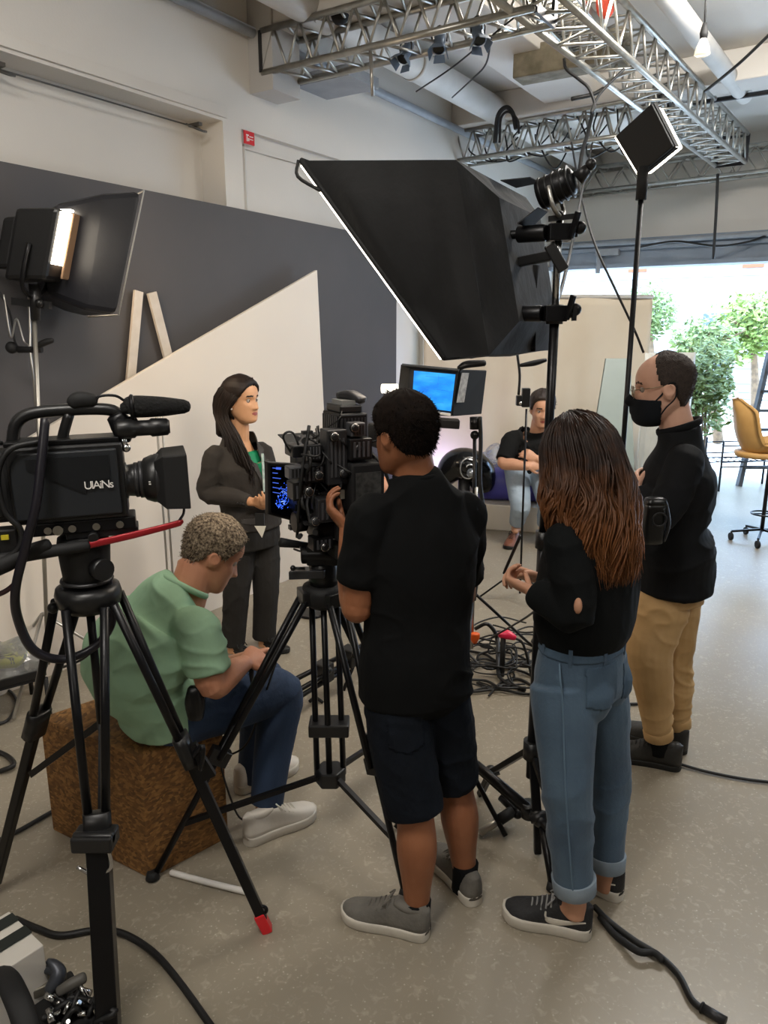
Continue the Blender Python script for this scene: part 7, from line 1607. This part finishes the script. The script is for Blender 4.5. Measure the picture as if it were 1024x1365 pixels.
# dark domed lamp with a silver swirl
dc = at(620, 622, 7.2); dm = thing('domed_lamp', dc, 'dark glossy domed fixture with a silver swirl beside the blue bench', 'fixture')
t = MB(); t.loft([dc+V((-.20, .05, -.12)), dc+V((-.10, .03, .0)), dc+V((.02, .02, .02)), dc+V((.15, .04, -.06)), dc+V((.19, .06, -.20))], [(.10, .10), (.16, .15), (.18, .16), (.15, .15), (.10, .12)], V((0, 1, 0)), 20, 5, .7); t.build('shell', KG, dm)
t = MB(); cc_ = dc+V((.02, -.17, 0))
t.tube([cc_+V((math.cos(a)*(.115-.009*a)*.95, -.0, math.sin(a)*(.135-.011*a))) for a in [i*.35 for i in range(26)]], .009, 6, 3); t.build('silver_swirl', CHR, dm)
t = MB(); t.ball(cc_+V((.02, -.005, -.03)), .045, 14); t.build('lens', mat('grey_lens', '#8f9499', .1, .6), dm)
t = MB(); t.cyl(V((dc.x, dc.y+.05, 0)), V((dc.x, dc.y+.05, dc.z-.08)), .06, n=14); t.build('stem', KGRY, dm)
cw = at(655, 615, 7.45); t = MB(); vs = []; nA, nB = 24, 10
for j in range(nB+1):
    for i in range(nA):
        th = 2*math.pi*i/nA; ph_ = j/nB*math.pi*.5; d_ = V((math.cos(th)*math.cos(ph_)*.24, math.sin(th)*math.cos(ph_)*.14, math.sin(ph_)*.20)); vs.append(V((cw.x, cw.y+.1, BENZ+.0))+d_*(1+.55*noise.noise(d_*8+V((3, 0, 0)))))
t.add(vs, [(j*nA+i, j*nA+(i+1) % nA, (j+1)*nA+(i+1) % nA, (j+1)*nA+i) for j in range(nB) for i in range(nA)], False); tag(t.build('clear_wrap', CLR), 'crumpled clear wrap heaped on the blue bench beside the sitting man', 'plastic wrap')
# ================================================================ light and camera
def area(name, loc, target, size, power, color=(1, 1, 1), sy=None):
    l = bpy.data.lights.new(name, 'AREA'); l.energy = power; l.color = color; l.size = size
    if sy: l.shape = 'RECTANGLE'; l.size_y = sy
    o = bpy.data.objects.new(name, l); COL.objects.link(o); o.location = loc
    o.rotation_euler = (V(target)-V(loc)).to_track_quat('-Z', 'Y').to_euler(); return o
wd = bpy.data.worlds.new('day'); SC.world = wd; wd.use_nodes = True
bg = wd.node_tree.nodes['Background']; bg.inputs['Color'].default_value = (.43, .65, 1.0, 1); bg.inputs['Strength'].default_value = 12
s = bpy.data.lights.new('sun', 'SUN'); s.energy = 5; s.angle = rad(1.5); s.color = (1, .95, .86)
so = bpy.data.objects.new('sun', s); COL.objects.link(so); so.rotation_euler = (V((0, 0, 0))-(-DW*.1+UP*1.0-DX*.5)).to_track_quat('-Z', 'Y').to_euler()
# added fills under the ceiling, unseen; they brighten walls, floor and faces
area('added_fill', wallp(2.6, 4.05, 3.0), wallp(3.6, 2.2, 0), 1.4, 75, (1, .95, .88), .7)
area('added_fill', wallp(4.4, 4.1, 6.4), wallp(4.4, 0, 6.4), 1.6, 32, (1, .95, .88), 1.0)
area('added_fill', wallp(8.0, 4.1, 3.6), wallp(9.2, 0, 2.6), 1.4, 120, (1, .96, .9), .8)
area('added_fill', wallp(-1.5, 4.1, 4.0), wallp(-1.5, 0, 4.0), 1.6, 80, (1, .94, .85), 1.0)
area('added_fill', wallp(7.4, 4.1, 2.2), V((.8, 3.0, 1.2)), .8, 45, (1, .94, .86))
area('violet_lamp', at(596, 640, 7.5), at(545, 430, 7.6), .3, 4, (.55, .5, 1))
cam = bpy.data.cameras.new('camera'); co = bpy.data.objects.new('camera', cam); COL.objects.link(co)
co.location = CAMP; co.rotation_euler = (rad(90)-PITCH, 0, 0)
cam.sensor_fit = 'VERTICAL'; cam.sensor_height = 36; cam.lens = 36*FPX/1365; cam.clip_start = .05; cam.clip_end = 200
SC.camera = co
vs_ = SC.view_settings; vs_.view_transform = 'Standard'; vs_.look = 'None'; vs_.gamma = 1; vs_.use_curve_mapping = False; vs_.exposure = .4
SC.cycles.use_denoising = True; SC.cycles.max_bounces = 7; SC.cycles.diffuse_bounces = 4; SC.cycles.sample_clamp_indirect = 6
